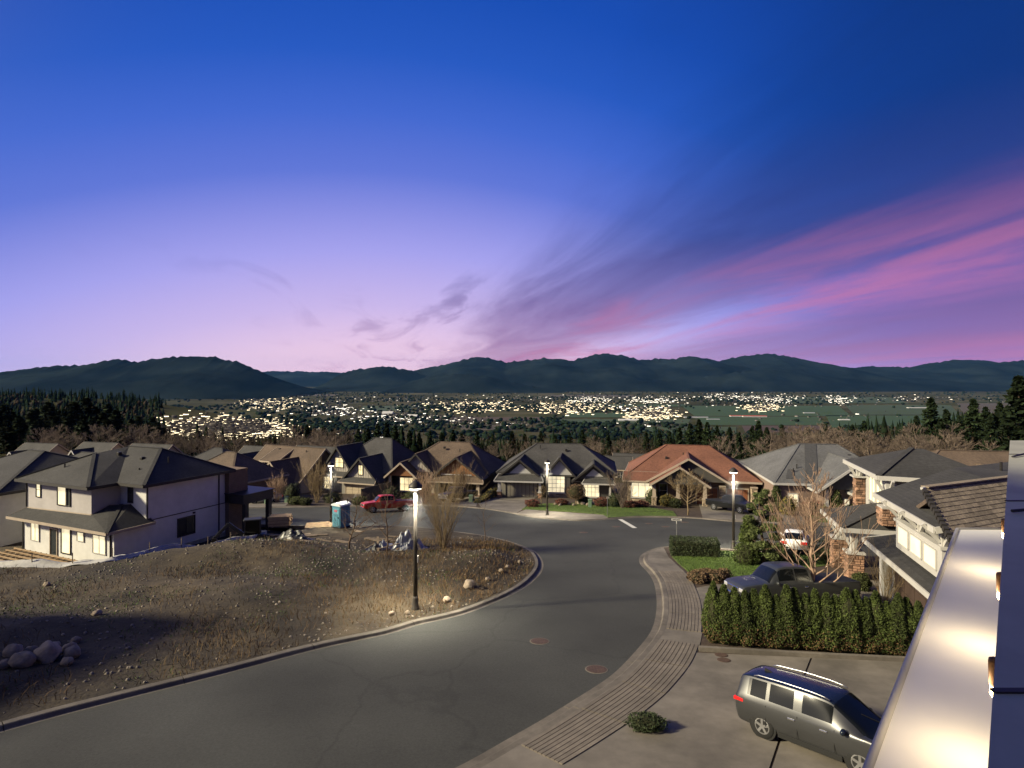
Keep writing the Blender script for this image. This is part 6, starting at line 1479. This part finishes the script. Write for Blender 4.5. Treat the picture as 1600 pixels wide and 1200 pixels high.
# yellow-green clipped hedge by the garage of the brown house, clipped dark hedge on the corner lawn
def box_hedge(label, a, b, w, hh, m, n, leaf):
    a, b = Vector(a), Vector(b); c = (a+b)/2; L = (b-a).length; an = math.atan2(b.y-a.y, b.x-a.x)
    o = thing('clipped_hedge', label, 'hedge', c, an); sz = np.array([L/2, w/2, hh/2])
    d_ = rng.uniform(-1,1,(n,3)); k = rng.integers(0,3,n); d_[np.arange(n),k] = np.sign(d_[np.arange(n),k])
    d_ = np.sign(d_)*np.abs(d_)**1.0; P = d_*sz; l = np.linalg.norm(np.maximum(np.abs(d_)-0.82,0),axis=1,keepdims=True); P *= (1-0.22*l)
    P += rng.normal(0,0.035,(n,3)); P[:,2] += hh/2+np.array([0.06*noise.noise(Vector((p[0]*1.2,p[1]*1.2,3))) for p in P])
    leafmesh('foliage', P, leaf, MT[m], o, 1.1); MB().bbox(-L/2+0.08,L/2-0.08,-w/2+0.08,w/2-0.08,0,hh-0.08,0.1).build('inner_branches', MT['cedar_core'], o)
box_hedge('long clipped dark green hedge on the corner lawn by the sidewalk', gp3(1047,868.5,0.1), gp3(1123,871,0.1), 1.5, 1.15, 'boxleaf', 9000, 0.05)
box_hedge('low yellow green clipped hedge between two driveways', gp3(745,787,0.08), gp3(778,773.5,0.08), 1.0, 0.9, 'shrub_gold', 2600, 0.09)
# pine with cloud-like pads
x, y, z = pl(1192,884,0.1); o = thing('pine_tree', 'twisted green pine with layered pads beside the right lamp post', 'tree', (x, y, z))
rnd = random.Random(4); tp = [(0,0,-0.2),(0.1,0,1.0),(-0.1,0.1,2.2),(0.1,0,3.4),(0.0,0,4.7)]; MB().tube(tp,[0.11,0.10,0.08,0.05,0.02],8).build('trunk', MT['bark'], o, True)
Pp = []; mb = MB()
for k in range(30):
    t = 0.12+0.88*k/30; zz = 4.8*t; rr = 1.35*(1-t)**0.55*rnd.uniform(0.5,1.1)+0.12; an = k*2.4; c = np.array([rr*math.cos(an),rr*math.sin(an),zz]); s = 0.45*(1.1-0.55*t)
    mb.tube([(0,0,max(zz-0.35,0.1)),tuple(c)],[0.03,0.012],5); Pp.append(shell(380, s, s, s*0.55, 0.4, 0.35, k)+c)
tag(mb.build('branches', MT['bark'], o), kind='stuff'); leafmesh('crown', np.concatenate(Pp), 0.075, MT['conifer_near'], o, 1.5)
x, y, z = pl(1168,876,0.1); conifer('young_conifer', 'light green young conifer left of the pine by the lamp', (x, y, z), 2.7, 0.75, 12, 'cedar', 46, 22, 0.08)

# ---- cedar hedge: individual cedars
CED = []
for s in (1,2,3,4):
    o = thing('hedge_cedar', 'green columnar cedar in the tall hedge along the driveway', 'tree', (0,0,0), 0, 'cedar hedge'); r_ = np.random.default_rng(s)
    n = 7600; t = r_.uniform(0,1,n)**0.85; an = r_.uniform(0,2*np.pi,n); env = 0.42*np.minimum(1,(t+0.06)*6)*(1-t**2.6*0.92)
    l = np.array([noise.noise(Vector((math.cos(a)*1.2+s*5, math.sin(a)*1.2, tt*4))) for a, tt in zip(an, t)])
    rr = env*(1+0.42*l)*r_.uniform(0.72,1.05,n); P = np.stack([rr*np.cos(an), rr*np.sin(an), t*2.15],1)
    nr = np.stack([np.cos(an)*0.4, np.sin(an)*0.4, np.ones(n)],1)
    g_ = r_.uniform(0,1,n) > np.where(t < 0.45, 0.42*(0.45-t)/0.45, 0.0)*1.6
    V1, F1 = quads(P[g_], 0.036, 0.0, None, 1.5, r_); npmesh('foliage', V1, F1, MT['cedar'], o)
    V2, F2 = quads(P[~g_], 0.036, 0.0, None, 1.3, r_); npmesh('dead_sprays', V2, F2, MT['cedar_brown'], o)
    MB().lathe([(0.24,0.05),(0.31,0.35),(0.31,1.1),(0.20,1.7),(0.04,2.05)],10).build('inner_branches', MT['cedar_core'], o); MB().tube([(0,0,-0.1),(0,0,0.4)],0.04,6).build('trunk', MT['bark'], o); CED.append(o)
random.seed(2); NC = 21
for i in range(NC):
    t = i/(NC-1); px = 1116+t*318; py = 1008+t*21; x, y = gp(px, py); y += random.uniform(-0.08,0.10); z = plane_z(y)+0.10; k = i % 4 if i < 4 else random.randrange(4); s = random.uniform(0.88,1.12)
    lab = f'{ORD[i]} columnar cedar of the tall hedge counted from the sidewalk' if 0 < i < NC-1 else ('first cedar of the tall hedge, next to the sidewalk' if i == 0 else 'last cedar of the tall hedge, next to the white canopy')
    w = random.uniform(0.95,1.15)
    if i < 4: o = CED[k]; o.location = (x,y,z); o.rotation_euler = (0,0,random.uniform(0,6)); o.scale = (w,w,s); o['label'] = lab
    else: copy_thing(CED[k], lab, (x,y,z), random.uniform(0,6), (w,w,s), 'cedar hedge')
for i in range(12):
    t = i/11; x, y = gp(1085+t*46, 911+3*math.sin(i)); o = shrub(f'{ORD[i]} dry lavender clump from the left in the bed before the dark pickup', x, y, plane_z(y)+0.1, 0.42, 0.42, 0.35, 'shrub_brown', 420, 0.06, 'dry_clump', 'dry clumps at the lawn edge')
x, y, z = pl(1010,1146,0.13); shrub('dark low juniper at the bottom edge beside the sidewalk', x, y, z, 0.55, 0.35, 0.22, 'boxleaf', 2200, 0.03)

# ---- boulders
def boulder(px, py, w, label, seed, group='boulders on the vacant lot', hz=0.75):
    x, y = gp(px, py); z = lot_z(x, y); o = thing('boulder', label, 'boulder', (x, y, z), seed*1.3, group)
    w *= 0.85; MB().ell((0,0,w*hz*0.35),(w*0.55,w*0.45,w*hz*0.55),18,12,0.28,seed).build('rock', MT['stone'], o, True)
for i, (px, py, w, lab) in enumerate([(733,926,0.72,'largest pale boulder right of the nearest lamp post'),(698,946,0.42,'small pale boulder between the lamp post and the largest boulder'),(762,914,0.34,'small white boulder right of the largest boulder'),(783,902,0.36,'pale boulder near the kerb curve, third from the right'),(793,896,0.34,'pale boulder near the kerb curve, second from the right'),(812,886,0.34,'rightmost pale boulder near the tip of the lot'),(637,965,0.30,'small white boulder left of the lamp post foot'),(612,966,0.32,'flat pale stone left of the lamp post foot'),
    (74,1040,1.05,'largest brown boulder of the pile at bottom left'),(35,1052,0.85,'rounded boulder left of the largest boulder in the pile'),(112,1034,0.65,'flat boulder right of the largest boulder in the pile'),(105,1047,0.45,'small boulder in front of the flat one in the pile'),(108,1026,0.55,'grey boulder at the back right of the pile'),(20,1036,0.70,'pale boulder at the back left of the pile'),(48,1030,0.50,'grey boulder at the back of the pile behind the largest'),(8,1056,0.5,'dark boulder at the left frame edge of the pile'),(118,1012,0.40,'small boulder above the pile at bottom left'),(152,972,0.46,'single grey boulder on the slope above the boulder pile'),(73,922,0.40,'mossy yellow stone below the silt fence'),(85,1022,0.4,'dark boulder right behind the largest boulder of the pile')]): boulder(px, py, w, lab, i+1)

# ---- weeds, dry grass, gravel on the lot; lawn grass
def scatter_lot(n, xr, yr, prob):
    x = rng.uniform(*xr, n); y = rng.uniform(*yr, n); k = inside(PN, x, y) & (seg_dist(lot_bound, x, y) > 0.12) & (rng.uniform(0,1,n) < prob(x, y)); return x[k], y[k]
def blades(name, x, y, z, h, w, m, lean=0.5):
    n = len(x); an = rng.uniform(0,2*np.pi,n); hh = h*rng.uniform(0.4,1.3,n); lx = rng.normal(0,lean,n)*hh; ly = rng.normal(0,lean,n)*hh
    b = np.stack([x,y,z],1); s = np.stack([np.cos(an)*w,np.sin(an)*w,np.zeros(n)],1); t = b+np.stack([lx,ly,hh],1); md = b+np.stack([lx*.35,ly*.35,hh*.6],1)
    V_ = np.stack([b-s,b+s,md+s*.7,t,md-s*.7],1).reshape(-1,3); i = np.arange(n)*5
    F_ = np.concatenate([np.stack([i,i+1,i+2],1),np.stack([i,i+2,i+4],1),np.stack([i+4,i+2,i+3],1)]); return npmesh(name, V_, F_, m)
def nz(x, y, s, o): return np.array([noise.fractal(Vector((p*s, q*s, o)), 1.0, 2.0, 3) for p, q in zip(x, y)])
def lotz_fast(x, y): return lot_zv(x, y)
def grassprob(x, y):
    g = nz(x, y, 0.22, 2.0); right = sstep(-14, -5, x)
    return np.clip(0.15+0.9*g+0.65*right, 0.03, 1)
x, y = scatter_lot(64000, (-34,4.5), (17,46), grassprob); k = ~((x < -19) & (y > 35)); x, y = x[k], y[k]
tag(blades('dry_grass', x, y, lotz_fast(x, y)-0.02, 0.26, 0.012, MT['dry'], 0.6), 'brown dry grass and weeds covering the vacant lot mound', 'grass', kind='stuff')
x, y = scatter_lot(50000, (-36,3), (17,44), lambda x, y: np.clip(0.12+1.9*nz(x, y, 0.2, 9.0), 0, 1))
tag(blades('green_weeds', x, y, lotz_fast(x, y)-0.02, 0.10, 0.016, MT['weed'], 0.8), 'patches of low green weeds on the vacant lot', 'weeds', kind='stuff')
def pebbles(name, x, y, z, r, m):
    n = len(x); base = np.array([[1,0,0],[-.5,.87,0],[-.5,-.87,0],[.5,.5,.7],[-.6,0,.6],[.2,-.6,.65],[0,0,-.4]],float); F0 = np.array([[0,1,3],[1,4,3],[1,2,4],[2,5,4],[2,0,5],[0,3,5],[3,4,5]])
    s = r*rng.uniform(0.35,1.5,(n,1,1))**1.4; an = rng.uniform(0,6.28,n); c, q = np.cos(an)[:,None], np.sin(an)[:,None]
    B = np.stack([base[None,:,0]*c-base[None,:,1]*q, base[None,:,0]*q+base[None,:,1]*c, np.repeat(base[None,:,2],n,0)],2)*s
    V_ = (B+np.stack([x,y,z],1)[:,None,:]).reshape(-1,3); F_ = (F0[None]+np.arange(n)[:,None,None]*7).reshape(-1,3); return npmesh(name, V_, F_, m)
x, y = scatter_lot(15000, (-36,4), (16,48), lambda x, y: np.clip(0.25-0.9*nz(x, y, 0.22, 2.0)+0.4*np.exp(-((x+17)/6)**2-((y-39)/4)**2), 0.02, 1))
tag(pebbles('gravel', x, y, lotz_fast(x, y), 0.05, MT['pebble']), 'loose stones and gravel strewn over the dirt bank', 'gravel', kind='stuff')
def lawn_blades(px_poly, n, h, dz, label):
    P = np.array([gp(*p) for p in px_poly]); x = rng.uniform(P[:,0].min(), P[:,0].max(), n); y = rng.uniform(P[:,1].min(), P[:,1].max(), n); k = inside(P, x, y); x, y = x[k], y[k]
    tag(blades('lawn_grass', x, y, -SLOPE*y+dz, h, 0.012, MT['grass'], 0.5), label, 'grass', kind='stuff')
lawn_blades([(1052,873),(1060,883),(1072,893),(1082,902),(1150,905),(1230,895),(1290,885),(1290,872),(1190,866),(1130,863.5),(1072,863)], 30000, 0.07, 0.125, 'short green lawn grass around the clipped hedge')
lawn_blades([(817,797),(826,792),(850,788.5),(895,787.5),(950,789.5),(1010,793.5),(1050,800.5),(1056,807),(1000,806.5),(950,809),(940,804),(905,801.5),(860,798.5)], 26000, 0.08, 0.10, 'bright green lawn grass before the white gabled house')
# landscape stones before the white gabled house
for i in range(12):
    x, y = gp(868+i*7.2, 790+1.5*math.sin(i*2.1)); o = thing('garden_stone', f'{ORD[i]} pale landscape stone from the left edging the lawn of the white gabled house', 'stone', (x, y, plane_z(y)+0.08), i, 'garden stones along the lawn'); w = 0.35+0.2*random.random()
    MB().ell((0,0,w*0.3),(w*0.7,w*0.5,w*0.5),10,7,0.3,i+40).build('rock', MT['stone'], o, True)
# ------------------------------------------------------------------ valley woods and town
def cones(name, x, y, z, h, r, m, label, n=6):
    """ragged conifers: five drooping tiers each"""
    N_ = len(x); an = np.arange(n)*2*np.pi/n; parts_v = []; parts_f = []; off = 0
    for (z0, z1, rr) in ((0.04,0.42,1.0),(0.22,0.58,0.84),(0.40,0.74,0.64),(0.58,0.88,0.44),(0.74,1.0,0.26)):
        ph = rng.uniform(0,6.28,(N_,1)); j = rng.uniform(0.45,1.3,(N_,n)); R_ = (r*rr)[:,None]*j
        ring = np.stack([np.cos(an+ph)*R_+x[:,None], np.sin(an+ph)*R_+y[:,None], (z+h*z0)[:,None]+h[:,None]*rng.uniform(-0.04,0.05,(N_,n))],2)
        tip = np.stack([x,y,z+h*z1],1)[:,None,:]; V_ = np.concatenate([ring,tip],1)
        i = np.arange(N_)[:,None]*(n+1); F_ = np.stack([i+np.arange(n), i+(np.arange(n)+1) % n, np.repeat(i+n,n,1)],2).reshape(-1,3)
        parts_v.append(V_.reshape(-1,3)); parts_f.append(F_+off); off += N_*(n+1)
    o = npmesh(name, np.concatenate(parts_v), np.concatenate(parts_f), m); return tag(o, label, 'woods', kind='stuff')
def blobs(name, x, y, z, h, r, m, label):
    N_ = len(x); an = np.arange(6)*np.pi/3; ph = rng.uniform(0,6.28,(N_,1)); vs_ = []
    for (zz, rr) in ((0.1,0.5),(0.45,1.0),(0.8,0.7)):
        j = rng.uniform(0.75,1.25,(N_,6)); vs_.append(np.stack([np.cos(an+ph)*(r*rr)[:,None]*j+x[:,None], np.sin(an+ph)*(r*rr)[:,None]*j+y[:,None], np.repeat((z+h*zz)[:,None],6,1)],2))
    V_ = np.concatenate(vs_+[np.stack([x,y,z+h],1)[:,None,:]],1); i = np.arange(N_)[:,None]*19; F = []
    k = np.arange(6); k2 = (k+1) % 6
    for l in range(2): F += [np.stack([i+l*6+k, i+l*6+k2, i+l*6+6+k2],2), np.stack([i+l*6+k, i+l*6+6+k2, i+l*6+6+k],2)]
    F.append(np.stack([i+12+k, i+12+k2, np.repeat(i+18,6,1)],2)); o = npmesh(name, V_.reshape(-1,3), np.concatenate([f.reshape(-1,3) for f in F]), m); return tag(o, label, 'woods', kind='stuff')
def vnoise(x, y, s, o): return np.array([noise.fractal(Vector((p*s, q*s, o)), 1.0, 2.0, 4) for p, q in zip(x, y)])
MT['far_conifer'] = mat('far_conifers', (0.011,0.018,0.010), 0.95, 0.3, 0.02, island=0.5, spec=0.0)
MT['far_bare'] = mat('far_bare_woods', (0.048,0.036,0.025), 0.95, 0.3, 0.02, island=0.4, spec=0.0)
# wooded hill at the left
n = 9000; x = rng.uniform(-2300,-200,n); y = rng.uniform(420,1900,n); z = far_z(x, y); pr = vnoise(x, y, 0.004, 3.0)
k = (z > VAL+12) & ((x < -0.60*y) | ((x < -0.28*y-40) & (y > 1250))) & (rng.uniform(0,1,n) < 0.85+0.5*pr); cones('hill_woods', x[k], y[k], z[k]-1, rng.uniform(13,26,k.sum()), rng.uniform(2.6,4.4,k.sum()), MT['far_conifer'], 'dark conifer woods covering the hill at the far left')
# slope below the houses
n = 9000; y = 230*np.exp(rng.uniform(0,1,n)*math.log(2000/230)); x = rng.uniform(-0.95,0.95,n)*y; z = far_z(x, y); pr = vnoise(x, y, 0.006, 7.0)
clear = ((x/y) > -0.61) & ((x/y) < -0.38) & (y > 450)
k = (rng.uniform(0,1,n) < np.clip(0.40+1.2*pr,0,1)) & ~clear; cones('slope_woods', x[k], y[k], z[k]-1, rng.uniform(11,20,k.sum()), rng.uniform(2.4,4.0,k.sum()), MT['far_conifer'], 'dark conifer belts on the slope below the houses')
n = 9000; y = 800*np.exp(rng.uniform(0,1,n)*math.log(2400/800)); x = rng.uniform(-0.95,0.95,n)*y; z = far_z(x, y); pr = vnoise(x, y, 0.006, 17.0)
k = (rng.uniform(0,1,n) < np.clip(0.32+1.2*pr,0,1)) & ~(((x/y) > -0.61) & ((x/y) < -0.38)); blobs('slope_bare_woods', x[k], y[k], z[k]-1, rng.uniform(7,12,k.sum()), rng.uniform(2.2,3.8,k.sum()), MT['far_bare'], 'brown leafless woods on the far slope below the houses')
# nearer leafless woods as clouds of thin twigs
n = 2600; y = 210*np.exp(rng.uniform(0,1,n)*math.log(850/210)); x = rng.uniform(-0.95,0.95,n)*y; z = far_z(x, y); pr = vnoise(x, y, 0.012, 27.0)
k = rng.uniform(0,1,n) < np.clip(0.45+1.3*pr,0,1); x, y, z = x[k], y[k], z[k]; n = len(x); hh = rng.uniform(8,14,n); T = 46
P = rng.normal(size=(n,T,3)); P /= np.linalg.norm(P,axis=2,keepdims=True); P *= rng.uniform(0.2,1,(n,T,1))**0.5; P = P*np.stack([hh*0.30,hh*0.30,hh*0.42],1)[:,None,:]+np.stack([x,y,z+hh*0.55],1)[:,None,:]; P = P.reshape(-1,3)
dv = rng.normal(size=P.shape)*np.array([[0.6,0.6,0.5]])+np.array([[0,0,0.9]]); dv /= np.linalg.norm(dv,axis=1,keepdims=True); sd = np.cross(dv, rng.normal(size=P.shape)); sd /= np.linalg.norm(sd,axis=1,keepdims=True)
ln = rng.uniform(0.7,1.8,(len(P),1)); V_ = np.stack([P-dv*ln-sd*0.06,P-dv*ln+sd*0.06,P+dv*ln+sd*0.03,P+dv*ln-sd*0.03],1).reshape(-1,3)
tag(npmesh('slope_twig_woods', V_, np.arange(len(V_)).reshape(-1,4), MT['far_bare']), 'leafless brown woods on the near slope behind the roofs', 'woods', kind='stuff')
# valley tree lines
n = 16000; D = 1900*np.exp(rng.uniform(0,1,n)*math.log(8200/1900)); x = rng.uniform(-0.95,0.95,n)*D; pr = vnoise(x, D, 0.0014, 5.0)+0.6*vnoise(x, D, 0.006, 15.0)
def in_field(x, D):
    px = 800+900*x/D; py = HOR+900*(EYE-VAL)/D; return ((px > 1085) & (px < 1640) & (py > 633) & (py < 668)) | ((px > 880) & (px < 1075) & (py > 645) & (py < 662))
k = (rng.uniform(0,1,n) < np.clip(0.22+1.1*pr,0,1)) & (~in_field(x, D) | (rng.uniform(0,1,n) < 0.03)); blobs('valley_woods', x[k], D[k], np.full(k.sum(), VAL), rng.uniform(9,20,k.sum()), rng.uniform(7,15,k.sum()), MT['far_conifer'], 'dark tree lines and groves on the valley floor')

# town: clusters of houses, seen as one mass, with lit windows
MT['town'] = mat('town_walls', (0.13,0.12,0.11), 0.8, 0.2, 0.05, island=0.7, spec=0.1); MT['town_roof'] = mat('town_roofs', (0.07,0.062,0.056), 0.9, 0.2, 0.05, island=0.6, spec=0.0)
MT['town_light'] = emat('town_lit_windows', (1.0,0.82,0.52), 1.1); MT['town_light2'] = emat('town_lit_windows_cool', (1.0,0.92,0.76), 1.1)
clusters = [(262,455,654,684,1300,0.8,1),(372,470,622,640,330,0.55,1),(470,560,632,650,300,0.35,0),(430,560,640,650,90,0.1,0),(560,690,648,664,340,0.35,0),(575,680,640,660,160,0.12,0),(680,800,628,644,420,0.72,1),(660,760,650,664,170,0.10,0),(690,860,655,668,170,0.10,0),(840,955,629,646,460,0.75,1),(890,950,620,630,130,0.8,0),(980,1052,640,656,320,0.8,1),(940,1050,634,645,120,0.3,0),
            (985,1060,620,631,140,0.75,0),(1085,1240,615,628,360,0.45,0),(1160,1215,632,644,190,0.7,1),(1185,1240,620,632,90,0.85,0),(1285,1325,619,631,110,0.85,0),(1330,1480,618,628,130,0.2,0),(1480,1640,618,632,50,0.1,0),(420,700,618,632,260,0.08,0),(700,1000,616,628,260,0.10,0),(1075,1300,628,640,50,0.1,0),(1180,1420,645,662,26,0.1,0),(340,480,612,622,70,0.1,0),(480,620,672,690,46,0.2,0),(930,1060,655,672,60,0.15,0),(560,760,622,640,110,0.08,0)]
bx = []; lit = []
for (p0,p1,q0,q1,n,fl,warm) in clusters:
    n = int(n*(1.5 if fl > 0.4 else 1.0)); px = rng.normal((p0+p1)/2,(p1-p0)/3.4,n); py = np.clip(rng.normal((q0+q1)/2,(q1-q0)/3.8,n), 613.5, 690)
    cxm, cym = (p0+p1)/2, (q0+q1)/2
    keep = (((px-cxm)/((p1-p0)/2))**2+((py-cym)/((q1-q0)/2))**2) < rng.uniform(0.8,4.0,n)
    for a, b in zip(px[keep], py[keep]):
        # march down the view ray's bearing to the ground at that pixel row
        t = (b-HOR)/FPX; Dg = np.geomspace(320, 9000, 260); hit = far_z((a-800)/FPX*Dg, Dg) >= EYE-t*Dg
        D = Dg[np.argmax(hit)] if hit.any() else (EYE-VAL)/t
        x, y = (a-800)/FPX*D, D; s = rng.uniform(0.5,1.5)*(0.36 if D < 1800 else (0.62 if D < 3000 else 0.85)); bx.append((x, y, fz(x, y), s, rng.uniform(0,3.14), rng.uniform(0,1)))
        if rng.uniform() < fl: lit.append((len(bx)-1, warm))
Bv = np.array(bx); N_ = len(Bv)
def rot(px, py, an): return px*np.cos(an)-py*np.sin(an), px*np.sin(an)+py*np.cos(an)
W_, L_, H_ = 4.5*Bv[:,3], 7.5*Bv[:,3], 4.6*Bv[:,3]
cor = np.array([(-1,-1),(1,-1),(1,1),(-1,1)],float); vs_ = []
for zz in (0,1):
    for c in cor: rx, ry = rot(c[0]*L_, c[1]*W_, Bv[:,4]); vs_.append(np.stack([Bv[:,0]+rx, Bv[:,1]+ry, Bv[:,2]-2+zz*(H_+2)],1))
V_ = np.stack(vs_,1).reshape(-1,3); i = np.arange(N_)[:,None]*8; F_ = np.concatenate([i+np.array([q]) for q in ((0,1,5,4),(1,2,6,5),(2,3,7,6),(3,0,4,7))])
tag(npmesh('town_houses', V_, F_, MT['town']), 'pale house walls of the town spread over the valley', 'town', kind='stuff')
vs_ = []
for c in cor: rx, ry = rot(c[0]*L_*1.08, c[1]*W_*1.12, Bv[:,4]); vs_.append(np.stack([Bv[:,0]+rx, Bv[:,1]+ry, Bv[:,2]+H_*0.98],1))
for c in (-1,1): rx, ry = rot(c*L_*1.05, np.zeros(N_), Bv[:,4]); vs_.append(np.stack([Bv[:,0]+rx, Bv[:,1]+ry, Bv[:,2]+H_*1.55],1))
V_ = np.stack(vs_,1).reshape(-1,3); i = np.arange(N_)[:,None]*6; F_ = np.concatenate([i+np.array([q]) for q in ((0,1,5),(0,5,4),(2,3,4),(2,4,5),(0,4,3),(1,2,5))])
tag(npmesh('town_roofs', V_, F_, MT['town_roof']), 'roofs of the town spread over the valley', 'town', kind='stuff')
# lit windows: a bright band on each wall, just proud of it
for wm, nme, lab in ((1,'town_lit_windows','warm lit windows of the town districts in the valley'),(0,'town_lit_shops','cool white lit windows of shops and sheds in the valley')):
    idx = np.array([q for q, w in lit if w == wm]); b = Bv[idx]; n = len(idx); Wd, Ld, Hd = 4.5*b[:,3]*1.02, 7.5*b[:,3]*1.02, 4.6*b[:,3]; vs_ = []
    for zz in (0.22,0.78):
        for c in cor: rx, ry = rot(c[0]*Ld, c[1]*Wd, b[:,4]); vs_.append(np.stack([b[:,0]+rx, b[:,1]+ry, b[:,2]+Hd*zz],1))
    V_ = np.stack(vs_,1).reshape(-1,3); i = np.arange(n)[:,None]*8; F_ = np.concatenate([i+np.array([q]) for q in ((0,1,5,4),(1,2,6,5),(2,3,7,6),(3,0,4,7))])
    tag(npmesh(nme, V_, F_, MT['town_light'] if wm else MT['town_light2']), lab, 'town lights', kind='stuff')
# farm sheds in the fields
MT['barn_red'] = mat('barn_red', (0.36,0.085,0.06), 0.7, 0.15, 0.1); MT['shed_grey'] = mat('shed_grey', (0.30,0.31,0.32), 0.6, 0.1, 0.1); MT['shed_white'] = mat('shed_white', (0.55,0.54,0.52), 0.6, 0.1, 0.1)
for i, (px, py, w, dp, hh, m, lab) in enumerate([(1150,651,55,26,7,'barn_red','smaller red roofed barn at the edge of the green field'),(1180,652,120,30,9,'barn_red','long red roofed barn at the edge of the green field'),(1088,653,120,22,6,'shed_grey','long grey farm shed left of the red barns'),(1115,656,60,18,5,'shed_grey','short grey farm shed just left of the red barns'),(1320,657,50,18,6,'shed_white','pale farm building in the middle of the green field'),(1438,638,150,24,6,'shed_white','long pale greenhouse at the far right of the green field'),(1265,646,60,18,6,'shed_grey','grey farm building at the top of the green field'),(985,658,110,40,9,'shed_white','large white flat building below the lit district'),(605,648,60,30,18,'shed_white','taller white block among the town at left centre'),(645,654,40,24,20,'shed_white','tall white apartment block left of centre in the valley')]):
    Y = (EYE-VAL)*FPX/(py-HOR); o = thing('farm_building', lab, 'farm building', ((px-800)/FPX*Y, Y, VAL), R(-6))
    MB().box(-w/2,w/2,0,dp,-1,hh*0.62).build('wall', MT['shed_white'], o); MB().prism([(-w/2-1,-1,hh*0.6),(-w/2-1,dp+1,hh*0.6),(-w/2-1,dp/2,hh)], (w+2,0,0)).build('roof', MT[m], o)

# ------------------------------------------------------------------ haze over the valley
hz = MB().box(-22500,22500,-200,23500,VAL-60,720).build('haze', None); hz.data.materials.clear()
hm = bpy.data.materials.new('haze'); hm.use_nodes = True; nt = hm.node_tree; nt.nodes.clear(); ou = nt.nodes.new('ShaderNodeOutputMaterial'); vp = nt.nodes.new('ShaderNodeVolumePrincipled')
vp.inputs['Color'].default_value = (0.14,0.42,1.0,1); vp.inputs['Density'].default_value = HAZE if 'HAZE' in globals() else 0.8e-5; vp.inputs['Anisotropy'].default_value = 0.0
nt.links.new(vp.outputs[0], ou.inputs['Volume']); hz.data.materials.append(hm); hz['kind'] = 'stuff'
